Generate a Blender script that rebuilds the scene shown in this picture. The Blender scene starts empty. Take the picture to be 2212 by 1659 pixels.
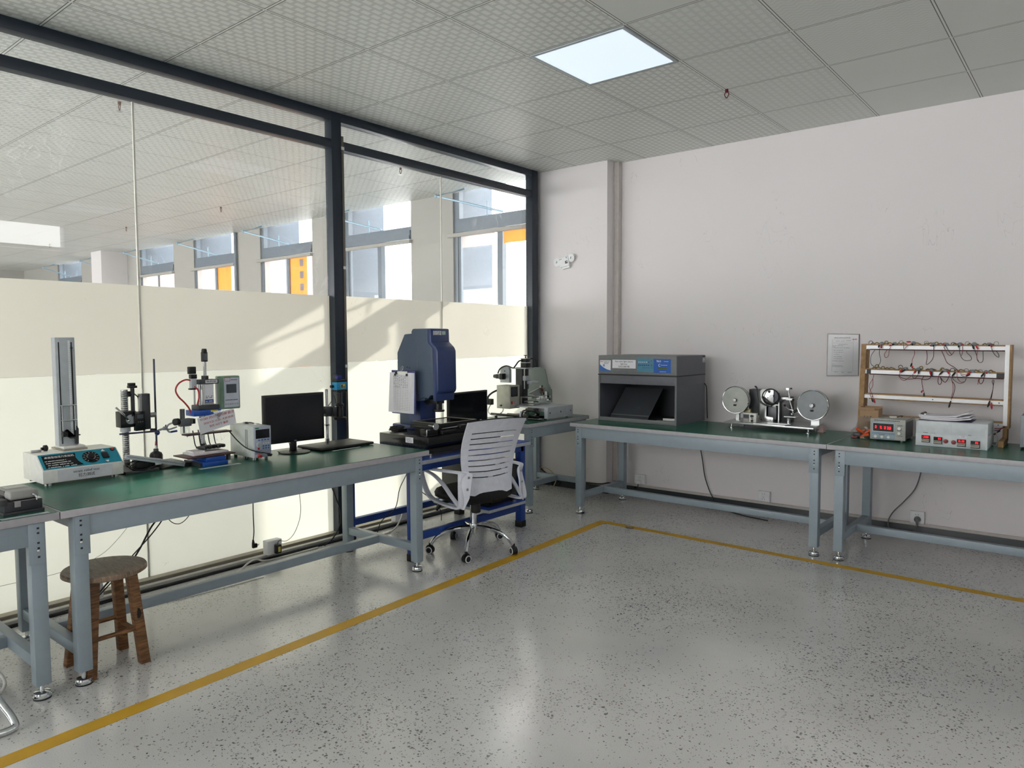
import bpy, bmesh, math, random
from mathutils import Matrix, Vector
sc = bpy.context.scene
C = sc.collection
PI = math.pi
random.seed(7)

# ------------------------------------------------------------------ camera
cam_d = bpy.data.cameras.new('camera'); cam = bpy.data.objects.new('camera', cam_d); C.objects.link(cam)
sc.camera = cam
cam_d.sensor_fit = 'HORIZONTAL'; cam_d.sensor_width = 36.0
cam_d.lens = 36.0*1564.97/2212.0
cam_d.clip_start = 0.05; cam_d.clip_end = 400
_y, _p, _r = -0.68480, -0.06021, -0.004316
F = Vector((math.sin(_y)*math.cos(_p), math.cos(_y)*math.cos(_p), math.sin(_p)))
R0 = Vector((math.cos(_y), -math.sin(_y), 0)); U0 = R0.cross(F)
R = R0*math.cos(_r) + U0*math.sin(_r); U = R.cross(F)
cam.matrix_world = Matrix(((R.x, U.x, -F.x, 4.0773), (R.y, U.y, -F.y, -5.5364), (R.z, U.z, -F.z, 1.3415), (0, 0, 0, 1)))

# ------------------------------------------------------------------ sky, sun, exposure
world = bpy.data.worlds.new('world'); sc.world = world; world.use_nodes = True
wn = world.node_tree.nodes; wl = world.node_tree.links
wn['Background'].inputs[0].default_value = (1.0, 0.988, 0.972, 1)
wn['Background'].inputs[1].default_value = 9.5
sun_d = bpy.data.lights.new('sun', 'SUN'); sun = bpy.data.objects.new('sun', sun_d); C.objects.link(sun)
sun_d.energy = 10.5; sun_d.angle = math.radians(0.6); sun_d.color = (1.0, 0.95, 0.85)
sun.rotation_euler = Vector((0.33, -1.0, -0.5)).to_track_quat('-Z', 'Y').to_euler()
sc.view_settings.view_transform = 'Standard'; sc.view_settings.look = 'None'
sc.view_settings.gamma = 1; sc.view_settings.use_curve_mapping = False
sc.view_settings.exposure = 0.0
sc.cycles.use_denoising = True
sc.cycles.max_bounces = 12; sc.cycles.diffuse_bounces = 6; sc.cycles.glossy_bounces = 5
sc.cycles.transmission_bounces = 6; sc.cycles.transparent_max_bounces = 16
sc.cycles.sample_clamp_indirect = 6.0
sc.cycles.caustics_reflective = False; sc.cycles.caustics_refractive = False

# ------------------------------------------------------------------ materials
def lin(c):
    out = []
    for v in c:
        v = v/255.0
        out.append(v/12.92 if v <= 0.04045 else ((v+0.055)/1.055)**2.4)
    return tuple(out)
MATS = {}
def mat(name, col, rough=0.5, metal=0.0, var=0.06, scale=30.0, emit=None, estr=1.0, spec=0.5, bump=0.0, bscale=200.0, trans=0.0):
    """procedural principled material: a little noise in colour and roughness"""
    if name in MATS: return MATS[name]
    m = bpy.data.materials.new(name); m.use_nodes = True
    nt = m.node_tree; n = nt.nodes; l = nt.links
    b = n['Principled BSDF']
    c = lin(col)
    tc = n.new('ShaderNodeTexCoord')
    nz = n.new('ShaderNodeTexNoise'); nz.inputs['Scale'].default_value = scale; nz.inputs['Detail'].default_value = 4
    l.new(tc.outputs['Object'], nz.inputs['Vector'])
    mp = n.new('ShaderNodeMapRange'); mp.inputs[1].default_value = 0.3; mp.inputs[2].default_value = 0.7
    mp.inputs[3].default_value = 1-var; mp.inputs[4].default_value = 1+var
    l.new(nz.outputs[0], mp.inputs[0])
    mx = n.new('ShaderNodeVectorMath'); mx.operation = 'SCALE'; mx.inputs[0].default_value = c
    l.new(mp.outputs[0], mx.inputs['Scale']); l.new(mx.outputs[0], b.inputs['Base Color'])
    mr = n.new('ShaderNodeMath'); mr.operation = 'MULTIPLY'; mr.inputs[1].default_value = rough
    l.new(mp.outputs[0], mr.inputs[0]); l.new(mr.outputs[0], b.inputs['Roughness'])
    b.inputs['Metallic'].default_value = metal
    b.inputs['Specular IOR Level'].default_value = spec
    if trans: b.inputs['Transmission Weight'].default_value = trans
    if emit:
        b.inputs['Emission Color'].default_value = (*lin(emit), 1); b.inputs['Emission Strength'].default_value = estr
    if bump:
        n2 = n.new('ShaderNodeTexNoise'); n2.inputs['Scale'].default_value = bscale; n2.inputs['Detail'].default_value = 3
        l.new(tc.outputs['Object'], n2.inputs['Vector'])
        bp = n.new('ShaderNodeBump'); bp.inputs['Strength'].default_value = bump; bp.inputs['Distance'].default_value = 0.002
        l.new(n2.outputs[0], bp.inputs['Height']); l.new(bp.outputs[0], b.inputs['Normal'])
    MATS[name] = m
    return m

def M_floor():
    m = bpy.data.materials.new('terrazzo'); m.use_nodes = True
    nt = m.node_tree; n = nt.nodes; l = nt.links; b = n['Principled BSDF']
    tc = n.new('ShaderNodeTexCoord')
    def vor(scale, rnd=1.0):
        v = n.new('ShaderNodeTexVoronoi'); v.inputs['Scale'].default_value = scale; v.inputs['Randomness'].default_value = rnd
        l.new(dist.outputs[0], v.inputs['Vector']); return v
    nzd = n.new('ShaderNodeTexNoise'); nzd.inputs['Scale'].default_value = 60; l.new(tc.outputs['Object'], nzd.inputs['Vector'])
    dsc = n.new('ShaderNodeVectorMath'); dsc.operation = 'SCALE'; dsc.inputs['Scale'].default_value = 0.012
    l.new(nzd.outputs['Color'], dsc.inputs[0])
    dist = n.new('ShaderNodeVectorMath'); dist.operation = 'ADD'; l.new(tc.outputs['Object'], dist.inputs[0]); l.new(dsc.outputs[0], dist.inputs[1])
    # base mottling
    n1 = n.new('ShaderNodeTexNoise'); n1.inputs['Scale'].default_value = 1.1; n1.inputs['Detail'].default_value = 8; n1.inputs['Roughness'].default_value = 0.6
    l.new(tc.outputs['Object'], n1.inputs['Vector'])
    r1 = n.new('ShaderNodeValToRGB'); l.new(n1.outputs[0], r1.inputs[0])
    r1.color_ramp.elements[0].position = 0.3; r1.color_ramp.elements[0].color = (*lin((188, 188, 187)), 1)
    r1.color_ramp.elements[1].position = 0.7; r1.color_ramp.elements[1].color = (*lin((212, 211, 209)), 1)
    n2 = n.new('ShaderNodeTexNoise'); n2.inputs['Scale'].default_value = 260; n2.inputs['Detail'].default_value = 2
    l.new(tc.outputs['Object'], n2.inputs['Vector'])
    g = n.new('ShaderNodeMapRange'); g.inputs[1].default_value = .3; g.inputs[2].default_value = .7; g.inputs[3].default_value = .88; g.inputs[4].default_value = 1.1
    l.new(n2.outputs[0], g.inputs[0])
    base = n.new('ShaderNodeVectorMath'); base.operation = 'SCALE'; l.new(r1.outputs[0], base.inputs[0]); l.new(g.outputs[0], base.inputs['Scale'])
    cur = base.outputs[0]
    chipmask = None
    # patches in which the chips are denser
    n3 = n.new('ShaderNodeTexNoise'); n3.inputs['Scale'].default_value = 1.6; n3.inputs['Detail'].default_value = 3
    l.new(tc.outputs['Object'], n3.inputs['Vector'])
    for scale, size, dens, dark, light in ((95, .36, .12, 1, 0), (150, .40, .22, 1, 0), (58, .28, .06, 1, 0), (70, .40, .16, 0, 1)):
        v = vor(scale)
        sep = n.new('ShaderNodeSeparateColor'); l.new(v.outputs['Color'], sep.inputs[0])
        th = n.new('ShaderNodeMath'); th.operation = 'MULTIPLY_ADD'; l.new(n3.outputs[0], th.inputs[0]); th.inputs[1].default_value = 1.1; th.inputs[2].default_value = dens-.55
        pick = n.new('ShaderNodeMath'); pick.operation = 'LESS_THAN'; l.new(sep.outputs[0], pick.inputs[0]); l.new(th.outputs[0], pick.inputs[1])
        near = n.new('ShaderNodeMath'); near.operation = 'LESS_THAN'; l.new(v.outputs['Distance'], near.inputs[0])
        szr = n.new('ShaderNodeMath'); szr.operation = 'MULTIPLY'; l.new(sep.outputs[1], szr.inputs[0]); szr.inputs[1].default_value = size*1.4
        l.new(szr.outputs[0], near.inputs[1])
        mask = n.new('ShaderNodeMath'); mask.operation = 'MULTIPLY'; l.new(pick.outputs[0], mask.inputs[0]); l.new(near.outputs[0], mask.inputs[1])
        rp = n.new('ShaderNodeValToRGB'); rp.color_ramp.interpolation = 'CONSTANT'; l.new(sep.outputs[2], rp.inputs[0])
        if light:
            cols = [(0, (196, 195, 190)), (.4, (180, 180, 178)), (.75, (160, 160, 162))]
        else:
            cols = [(0, (96, 98, 100)), (.38, (122, 122, 120)), (.6, (138, 132, 126)), (.72, (136, 106, 98)), (.84, (124, 132, 134)), (.94, (44, 46, 50))]
        e = rp.color_ramp.elements; e[0].position = 0; e[0].color = (*lin(cols[0][1]), 1); e[1].position = cols[1][0]; e[1].color = (*lin(cols[1][1]), 1)
        for p_, c_ in cols[2:]:
            q = e.new(p_); q.color = (*lin(c_), 1)
        mix = n.new('ShaderNodeMix'); mix.data_type = 'RGBA'
        l.new(mask.outputs[0], mix.inputs[0]); l.new(cur, mix.inputs[6]); l.new(rp.outputs[0], mix.inputs[7]); cur = mix.outputs[2]
        if chipmask is None: chipmask = mask.outputs[0]
        else:
            mm = n.new('ShaderNodeMath'); mm.operation = 'MAXIMUM'; l.new(chipmask, mm.inputs[0]); l.new(mask.outputs[0], mm.inputs[1]); chipmask = mm.outputs[0]
    l.new(cur, b.inputs['Base Color'])
    # polished chips, duller cement
    rr = n.new('ShaderNodeMapRange'); rr.inputs[3].default_value = 0.10; rr.inputs[4].default_value = 0.04
    l.new(chipmask, rr.inputs[0])
    v2 = vor(95); s2 = n.new('ShaderNodeSeparateColor'); l.new(v2.outputs['Color'], s2.inputs[0])
    rr2 = n.new('ShaderNodeMath'); rr2.operation = 'MULTIPLY_ADD'; l.new(s2.outputs[0], rr2.inputs[0]); rr2.inputs[1].default_value = 0.07; l.new(rr.outputs[0], rr2.inputs[2])
    l.new(rr2.outputs[0], b.inputs['Roughness'])
    sp = n.new('ShaderNodeMapRange'); sp.inputs[3].default_value = 0.75; sp.inputs[4].default_value = 0.95
    l.new(chipmask, sp.inputs[0]); l.new(sp.outputs[0], b.inputs['Specular IOR Level'])
    bp = n.new('ShaderNodeBump'); bp.inputs['Strength'].default_value = .25; bp.inputs['Distance'].default_value = .001
    l.new(n2.outputs[0], bp.inputs['Height']); l.new(bp.outputs[0], b.inputs['Normal'])
    return m

GX, GY, GS = 0.42, -2.3861, 0.6
def M_ceiling():
    m = bpy.data.materials.new('ceiling_tiles'); m.use_nodes = True
    nt = m.node_tree; n = nt.nodes; l = nt.links; b = n['Principled BSDF']
    tc = n.new('ShaderNodeTexCoord'); sep = n.new('ShaderNodeSeparateXYZ'); l.new(tc.outputs['Object'], sep.inputs[0])
    def math_(op, a, b_=None, c_=None):
        q = n.new('ShaderNodeMath'); q.operation = op
        for i, s in enumerate((a, b_, c_)):
            if s is None: continue
            if isinstance(s, (int, float)): q.inputs[i].default_value = s
            else: l.new(s, q.inputs[i])
        return q.outputs[0]
    fx = math_('DIVIDE', math_('SUBTRACT', sep.outputs[0], GX), GS); fy = math_('DIVIDE', math_('SUBTRACT', sep.outputs[1], GY), GS)
    ax = math_('ABSOLUTE', math_('SUBTRACT', math_('FRACT', math_('ADD', fx, .5)), .5))
    ay = math_('ABSOLUTE', math_('SUBTRACT', math_('FRACT', math_('ADD', fy, .5)), .5))
    d = math_('MULTIPLY', math_('MINIMUM', ax, ay), GS)           # metres to the nearest grid line
    bar = math_('LESS_THAN', d, .0075); gap = math_('MULTIPLY', math_('GREATER_THAN', d, .0045), math_('LESS_THAN', d, .0088))
    # cell id -> kind of tile
    cx = math_('FLOOR', fx); cy = math_('FLOOR', fy)
    cmb = n.new('ShaderNodeCombineXYZ'); l.new(cx, cmb.inputs[0]); l.new(cy, cmb.inputs[1])
    wn_ = n.new('ShaderNodeTexWhiteNoise'); wn_.noise_dimensions = '2D'; l.new(cmb.outputs[0], wn_.inputs['Vector'])
    right = math_('GREATER_THAN', cx, 2.5)
    plain = math_('MULTIPLY', right, math_('LESS_THAN', wn_.outputs['Value'], .45))
    wavy = math_('MULTIPLY', math_('GREATER_THAN', cx, 3.5), math_('GREATER_THAN', wn_.outputs['Value'], .45))
    br = n.new('ShaderNodeTexBrick'); br.offset = .5; br.squash = 1
    br.inputs['Scale'].default_value = 1; br.inputs['Brick Width'].default_value = .060; br.inputs['Row Height'].default_value = .043
    br.inputs['Mortar Size'].default_value = .0085; br.inputs['Mortar Smooth'].default_value = .05
    br.inputs['Color1'].default_value = (1, 1, 1, 1); br.inputs['Color2'].default_value = (1, 1, 1, 1); br.inputs['Mortar'].default_value = (0, 0, 0, 1)
    mpg = n.new('ShaderNodeMapping'); mpg.inputs['Rotation'].default_value = (0, 0, PI/2); l.new(tc.outputs['Object'], mpg.inputs[0]); l.new(mpg.outputs[0], br.inputs['Vector'])
    bw = n.new('ShaderNodeSeparateColor'); l.new(br.outputs['Color'], bw.inputs[0])
    wv = math_('SINE', math_('ADD', math_('MULTIPLY', sep.outputs[1], 200.0), math_('MULTIPLY', math_('SINE', math_('MULTIPLY', sep.outputs[0], 90.0)), 2.2)))
    wv = math_('GREATER_THAN', wv, 0.0)
    pat = math_('MULTIPLY', bw.outputs[0], math_('SUBTRACT', 1, right))
    pat2 = math_('MULTIPLY', right, math_('MULTIPLY_ADD', math_('SUBTRACT', bw.outputs[0], .5), .45, .5))  # right-hand weave fades: gloss by view direction put into the tile colour
    pat = math_('ADD', pat, pat2)
    mixp = math_('MULTIPLY_ADD', math_('SUBTRACT', 0.6, pat), plain, pat)
    mixw = math_('MULTIPLY_ADD', math_('SUBTRACT', math_('MULTIPLY_ADD', wv, .3, .4), mixp), wavy, mixp)
    nz = n.new('ShaderNodeTexNoise'); nz.inputs['Scale'].default_value = 1.5; l.new(tc.outputs['Object'], nz.inputs['Vector'])
    v = math_('MULTIPLY_ADD', mixw, .17, .575)
    v = math_('MULTIPLY', v, math_('MULTIPLY_ADD', nz.outputs[0], .10, .95))
    v = math_('MULTIPLY_ADD', math_('SUBTRACT', .74, v), bar, v)
    v = math_('MULTIPLY', v, math_('SUBTRACT', 1, math_('MULTIPLY', gap, .88)))
    cc = n.new('ShaderNodeVectorMath'); cc.operation = 'SCALE'; cc.inputs[0].default_value = (0.97, 1.0, 0.965); l.new(v, cc.inputs['Scale'])
    l.new(cc.outputs[0], b.inputs['Base Color'])
    b.inputs['Roughness'].default_value = .45
    bp = n.new('ShaderNodeBump'); bp.inputs['Strength'].default_value = .4; bp.inputs['Distance'].default_value = .001
    l.new(mixw, bp.inputs['Height']); l.new(bp.outputs[0], b.inputs['Normal'])
    return m

def M_wall(name, col, scuffs=True, rough=.75):
    m = bpy.data.materials.new(name); m.use_nodes = True
    nt = m.node_tree; n = nt.nodes; l = nt.links; b = n['Principled BSDF']
    tc = n.new('ShaderNodeTexCoord')
    nz = n.new('ShaderNodeTexNoise'); nz.inputs['Scale'].default_value = .9; nz.inputs['Detail'].default_value = 5; l.new(tc.outputs['Object'], nz.inputs['Vector'])
    r1 = n.new('ShaderNodeValToRGB'); l.new(nz.outputs[0], r1.inputs[0])
    c = lin(col)
    r1.color_ramp.elements[0].position = .3; r1.color_ramp.elements[0].color = (c[0]*.97, c[1]*.97, c[2]*.97, 1)
    r1.color_ramp.elements[1].position = .7; r1.color_ramp.elements[1].color = (*c, 1)
    cur = r1.outputs[0]
    if scuffs:   # thin wavy scratches in the plaster, in patches
        wv = n.new('ShaderNodeTexNoise'); wv.inputs['Scale'].default_value = 5; wv.inputs['Detail'].default_value = 2; wv.inputs['Distortion'].default_value = 1.6
        mpn = n.new('ShaderNodeMapping'); mpn.inputs['Scale'].default_value = (1.8, 1.8, .7); l.new(tc.outputs['Object'], mpn.inputs[0]); l.new(mpn.outputs[0], wv.inputs['Vector'])
        a = n.new('ShaderNodeMath'); a.operation = 'SUBTRACT'; l.new(wv.outputs[0], a.inputs[0]); a.inputs[1].default_value = .5
        a2 = n.new('ShaderNodeMath'); a2.operation = 'ABSOLUTE'; l.new(a.outputs[0], a2.inputs[0])
        a3 = n.new('ShaderNodeMath'); a3.operation = 'LESS_THAN'; l.new(a2.outputs[0], a3.inputs[0]); a3.inputs[1].default_value = .0035
        pn = n.new('ShaderNodeTexNoise'); pn.inputs['Scale'].default_value = 2.6; pn.inputs['Detail'].default_value = 3; l.new(tc.outputs['Object'], pn.inputs['Vector'])
        a4 = n.new('ShaderNodeMath'); a4.operation = 'GREATER_THAN'; l.new(pn.outputs[0], a4.inputs[0]); a4.inputs[1].default_value = .60
        a5 = n.new('ShaderNodeMath'); a5.operation = 'MULTIPLY'; l.new(a3.outputs[0], a5.inputs[0]); l.new(a4.outputs[0], a5.inputs[1])
        a6 = n.new('ShaderNodeMath'); a6.operation = 'MULTIPLY'; l.new(a5.outputs[0], a6.inputs[0]); a6.inputs[1].default_value = .30
        mx = n.new('ShaderNodeMix'); mx.data_type = 'RGBA'; l.new(a6.outputs[0], mx.inputs[0]); l.new(cur, mx.inputs[6]); mx.inputs[7].default_value = (c[0]*.45, c[1]*.45, c[2]*.45, 1)
        cur = mx.outputs[2]
    l.new(cur, b.inputs['Base Color']); b.inputs['Roughness'].default_value = rough
    n2 = n.new('ShaderNodeTexNoise'); n2.inputs['Scale'].default_value = 90; l.new(tc.outputs['Object'], n2.inputs['Vector'])
    bp = n.new('ShaderNodeBump'); bp.inputs['Strength'].default_value = .15; bp.inputs['Distance'].default_value = .002
    l.new(n2.outputs[0], bp.inputs['Height']); l.new(bp.outputs[0], b.inputs['Normal'])
    return m

def M_glass(name, haze=.06, smear=.0, tint=(.97, .985, .98), rough=.0):
    """thin pane: lets light straight through, mirrors by angle, a little dust that lights up"""
    m = bpy.data.materials.new(name); m.use_nodes = True
    nt = m.node_tree; n = nt.nodes; l = nt.links
    for q in list(n):
        if q.type != 'OUTPUT_MATERIAL': n.remove(q)
    out = [q for q in n if q.type == 'OUTPUT_MATERIAL'][0]
    tr = n.new('ShaderNodeBsdfTransparent'); tr.inputs[0].default_value = (*tint, 1)
    gl = n.new('ShaderNodeBsdfGlossy'); gl.inputs['Roughness'].default_value = rough
    fr = n.new('ShaderNodeFresnel'); fr.inputs[0].default_value = 1.45
    geo = n.new('ShaderNodeNewGeometry')
    # same reflectance from both sides of the thin pane
    fl = n.new('ShaderNodeLayerWeight'); fl.inputs[0].default_value = .5
    inc = n.new('ShaderNodeVectorMath'); inc.operation = 'DOT_PRODUCT'; l.new(geo.outputs['Incoming'], inc.inputs[0]); l.new(geo.outputs['Normal'], inc.inputs[1])
    ab = n.new('ShaderNodeMath'); ab.operation = 'ABSOLUTE'; l.new(inc.outputs['Value'], ab.inputs[0])
    om = n.new('ShaderNodeMath'); om.operation = 'SUBTRACT'; om.inputs[0].default_value = 1; l.new(ab.outputs[0], om.inputs[1])
    pw = n.new('ShaderNodeMath'); pw.operation = 'POWER'; l.new(om.outputs[0], pw.inputs[0]); pw.inputs[1].default_value = 5
    sch = n.new('ShaderNodeMath'); sch.operation = 'MULTIPLY_ADD'; l.new(pw.outputs[0], sch.inputs[0]); sch.inputs[1].default_value = .92; sch.inputs[2].default_value = .075
    n.remove(fr); n.remove(fl)
    mx = n.new('ShaderNodeMixShader'); l.new(sch.outputs[0], mx.inputs[0]); l.new(tr.outputs[0], mx.inputs[1]); l.new(gl.outputs[0], mx.inputs[2])
    cur = mx
    if haze:
        tl = n.new('ShaderNodeBsdfTranslucent'); tl.inputs[0].default_value = (.93, .95, .97, 1)
        tc = n.new('ShaderNodeTexCoord')
        nz = n.new('ShaderNodeTexNoise'); nz.inputs['Scale'].default_value = 3.5; nz.inputs['Detail'].default_value = 6; nz.inputs['Distortion'].default_value = 2.5
        l.new(tc.outputs['Object'], nz.inputs['Vector'])
        wv = n.new('ShaderNodeMath'); wv.operation = 'SUBTRACT'; l.new(nz.outputs[0], wv.inputs[0]); wv.inputs[1].default_value = .5
        w2 = n.new('ShaderNodeMath'); w2.operation = 'ABSOLUTE'; l.new(wv.outputs[0], w2.inputs[0])
        w3 = n.new('ShaderNodeMapRange'); l.new(w2.outputs[0], w3.inputs[0]); w3.inputs[1].default_value = 0; w3.inputs[2].default_value = .03; w3.inputs[3].default_value = 1; w3.inputs[4].default_value = 0
        # the smears sit near the mullion and the far corner
        sp = n.new('ShaderNodeTexNoise'); sp.inputs['Scale'].default_value = 1.3; l.new(tc.outputs['Object'], sp.inputs['Vector'])
        w4 = n.new('ShaderNodeMapRange'); l.new(sp.outputs[0], w4.inputs[0]); w4.inputs[1].default_value = .45; w4.inputs[2].default_value = .62
        w5 = n.new('ShaderNodeMath'); w5.operation = 'MULTIPLY'; l.new(w3.outputs[0], w5.inputs[0]); l.new(w4.outputs[0], w5.inputs[1])
        w6 = n.new('ShaderNodeMath'); w6.operation = 'MULTIPLY_ADD'; l.new(w5.outputs[0], w6.inputs[0]); w6.inputs[1].default_value = smear; w6.inputs[2].default_value = haze
        m2 = n.new('ShaderNodeMixShader'); l.new(w6.outputs[0], m2.inputs[0]); l.new(mx.outputs[0], m2.inputs[1]); l.new(tl.outputs[0], m2.inputs[2])
        cur = m2
    l.new(cur.outputs[0], out.inputs[0])
    return m

def M_film(name, col, t=.8):
    """frosted self-adhesive film"""
    m = bpy.data.materials.new(name); m.use_nodes = True
    nt = m.node_tree; n = nt.nodes; l = nt.links
    for q in list(n):
        if q.type != 'OUTPUT_MATERIAL': n.remove(q)
    out = [q for q in n if q.type == 'OUTPUT_MATERIAL'][0]
    tc = n.new('ShaderNodeTexCoord')
    nz = n.new('ShaderNodeTexNoise'); nz.inputs['Scale'].default_value = 1.7; nz.inputs['Detail'].default_value = 6; l.new(tc.outputs['Object'], nz.inputs['Vector'])
    c = lin(col)
    r1 = n.new('ShaderNodeValToRGB'); l.new(nz.outputs[0], r1.inputs[0])
    r1.color_ramp.elements[0].position = .3; r1.color_ramp.elements[0].color = (c[0]*.94, c[1]*.94, c[2]*.94, 1)
    r1.color_ramp.elements[1].position = .75; r1.color_ramp.elements[1].color = (*c, 1)
    # old pen strokes and smudges
    sn = n.new('ShaderNodeTexNoise'); sn.inputs['Scale'].default_value = 4.5; sn.inputs['Detail'].default_value = 3; sn.inputs['Distortion'].default_value = 1.5; l.new(tc.outputs['Object'], sn.inputs['Vector'])
    s1 = n.new('ShaderNodeMath'); s1.operation = 'SUBTRACT'; l.new(sn.outputs[0], s1.inputs[0]); s1.inputs[1].default_value = .5
    s2 = n.new('ShaderNodeMath'); s2.operation = 'ABSOLUTE'; l.new(s1.outputs[0], s2.inputs[0])
    s3 = n.new('ShaderNodeMath'); s3.operation = 'LESS_THAN'; l.new(s2.outputs[0], s3.inputs[0]); s3.inputs[1].default_value = .003
    pn = n.new('ShaderNodeTexNoise'); pn.inputs['Scale'].default_value = 2.9; l.new(tc.outputs['Object'], pn.inputs['Vector'])
    s4 = n.new('ShaderNodeMath'); s4.operation = 'GREATER_THAN'; l.new(pn.outputs[0], s4.inputs[0]); s4.inputs[1].default_value = .66
    s5 = n.new('ShaderNodeMath'); s5.operation = 'MULTIPLY'; l.new(s3.outputs[0], s5.inputs[0]); l.new(s4.outputs[0], s5.inputs[1])
    s6 = n.new('ShaderNodeMath'); s6.operation = 'MULTIPLY'; l.new(s5.outputs[0], s6.inputs[0]); s6.inputs[1].default_value = .25
    cm = n.new('ShaderNodeMix'); cm.data_type = 'RGBA'; l.new(s6.outputs[0], cm.inputs[0]); l.new(r1.outputs[0], cm.inputs[6]); cm.inputs[7].default_value = (.25, .24, .22, 1)
    tl = n.new('ShaderNodeBsdfTranslucent'); df = n.new('ShaderNodeBsdfDiffuse')
    l.new(cm.outputs[2], tl.inputs[0]); l.new(cm.outputs[2], df.inputs[0])
    mx = n.new('ShaderNodeMixShader'); mx.inputs[0].default_value = t; l.new(df.outputs[0], mx.inputs[1]); l.new(tl.outputs[0], mx.inputs[2])
    l.new(mx.outputs[0], out.inputs[0])
    return m

# ------------------------------------------------------------------ mesh builder
ROOTM = {}
class MB:
    def __init__(s): s.bm = bmesh.new(); s.mi = 0; s.mats = []
    def use(s, m):
        if m not in s.mats: s.mats.append(m)
        s.mi = s.mats.index(m); return s
    def _fin(s, n0, verts=None):
        s.bm.faces.ensure_lookup_table()
        for f in s.bm.faces[n0:]: f.material_index = s.mi
    def box(s, a, b, bev=0.0, mtx=None, seg=2):
        n0 = len(s.bm.faces)
        a = Vector(a); b = Vector(b); c = (a+b)/2; d = Vector((abs(b.x-a.x), abs(b.y-a.y), abs(b.z-a.z)))
        if bev <= 0 or min(d) < bev*2.1:
            r = bmesh.ops.create_cube(s.bm, size=1, matrix=Matrix.Translation(c) @ Matrix.Diagonal((*d, 1))); vs = r['verts']
        else:
            t = bmesh.new(); bmesh.ops.create_cube(t, size=1, matrix=Matrix.Translation(c) @ Matrix.Diagonal((*d, 1)))
            bmesh.ops.bevel(t, geom=t.edges[:], offset=bev, segments=seg, profile=.5, affect='EDGES')
            vm = {v: s.bm.verts.new(v.co) for v in t.verts}
            for f in t.faces: s.bm.faces.new([vm[v] for v in f.verts])
            vs = list(vm.values()); t.free()
        if mtx is not None: bmesh.ops.transform(s.bm, matrix=mtx, verts=vs)
        s._fin(n0); return s
    def obox(s, c, size, rot=(0, 0, 0), bev=0.0):
        """box of a size about a centre, turned by euler angles"""
        from mathutils import Euler
        h = Vector(size)/2
        return s.box(-h, h, bev, Matrix.Translation(Vector(c)) @ Euler(rot).to_matrix().to_4x4())
    def cyl(s, p0, p1, r0, r1=None, seg=24, caps=True):
        r1 = r0 if r1 is None else r1
        n0 = len(s.bm.faces)
        p0 = Vector(p0); p1 = Vector(p1); d = p1-p0
        q = Vector((0, 0, 1)).rotation_difference(d.normalized()).to_matrix().to_4x4()
        bmesh.ops.create_cone(s.bm, cap_ends=caps, segments=seg, radius1=max(r0, 1e-5), radius2=max(r1, 1e-5), depth=d.length, matrix=Matrix.Translation((p0+p1)/2) @ q)
        s._fin(n0); return s
    def lathe(s, c, prof, axis=(0, 0, 1), seg=32, ring=False):
        """prof: list of (radius, height along axis)"""
        n0 = len(s.bm.faces)
        q = Vector((0, 0, 1)).rotation_difference(Vector(axis).normalized()).to_matrix()
        c = Vector(c); rings = []
        if ring: prof = list(prof)+[prof[0]]
        for r, h in prof:
            if r < 1e-6: rings.append([s.bm.verts.new(c + q @ Vector((0, 0, h)))])
            else: rings.append([s.bm.verts.new(c + q @ Vector((r*math.cos(2*PI*k/seg), r*math.sin(2*PI*k/seg), h))) for k in range(seg)])
        for A, B in zip(rings, rings[1:]):
            if len(A) == 1 and len(B) == 1: continue
            for k in range(seg):
                k2 = (k+1) % seg
                if len(A) == 1: s.bm.faces.new((A[0], B[k], B[k2]))
                elif len(B) == 1: s.bm.faces.new((A[k], B[0], A[k2]))
                else: s.bm.faces.new((A[k], B[k], B[k2], A[k2]))
        for A in (rings[0], rings[-1]):
            if len(A) > 2 and not ring: s.bm.faces.new(A)
        s._fin(n0); return s
    def tube(s, pts, r, seg=10, smooth=4, closed=False, rs=None):
        """a round bar along a smoothed path"""
        n0 = len(s.bm.faces)
        P = [Vector(p) for p in pts]
        if smooth > 1 and len(P) > 2:
            Q = []; N = len(P)
            rng = range(N) if closed else range(N-1)
            for i in rng:
                p0 = P[(i-1) % N] if (closed or i > 0) else P[0]*2-P[1]
                p1 = P[i]; p2 = P[(i+1) % N]
                p3 = P[(i+2) % N] if (closed or i < N-2) else P[-1]*2-P[-2]
                for k in range(smooth):
                    t = k/smooth
                    Q.append(0.5*((2*p1)+(-p0+p2)*t+(2*p0-5*p1+4*p2-p3)*t*t+(-p0+3*p1-3*p2+p3)*t**3))
            if not closed: Q.append(P[-1])
            P = Q
        N = len(P); rings = []; up = None
        for i in range(N):
            if closed: t = (P[(i+1) % N]-P[i-1])
            else: t = P[min(i+1, N-1)]-P[max(i-1, 0)]
            if t.length < 1e-9: t = Vector((0, 0, 1))
            t.normalize()
            if up is None:
                up = t.orthogonal().normalized()
            else:
                up = up-t*up.dot(t)
                up = up.normalized() if up.length > 1e-6 else t.orthogonal().normalized()
            w = t.cross(up)
            rad = r if rs is None else rs[min(int(i/(N-1)*(len(rs)-1)+.5), len(rs)-1)]
            rings.append([s.bm.verts.new(P[i]+up*rad*math.cos(2*PI*k/seg)+w*rad*math.sin(2*PI*k/seg)) for k in range(seg)])
        pairs = list(zip(rings, rings[1:]))
        if closed: pairs.append((rings[-1], rings[0]))
        for A, B in pairs:
            for k in range(seg): s.bm.faces.new((A[k], A[(k+1) % seg], B[(k+1) % seg], B[k]))
        if not closed:
            s.bm.faces.new(rings[0][::-1]); s.bm.faces.new(rings[-1])
        s._fin(n0); return s
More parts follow.
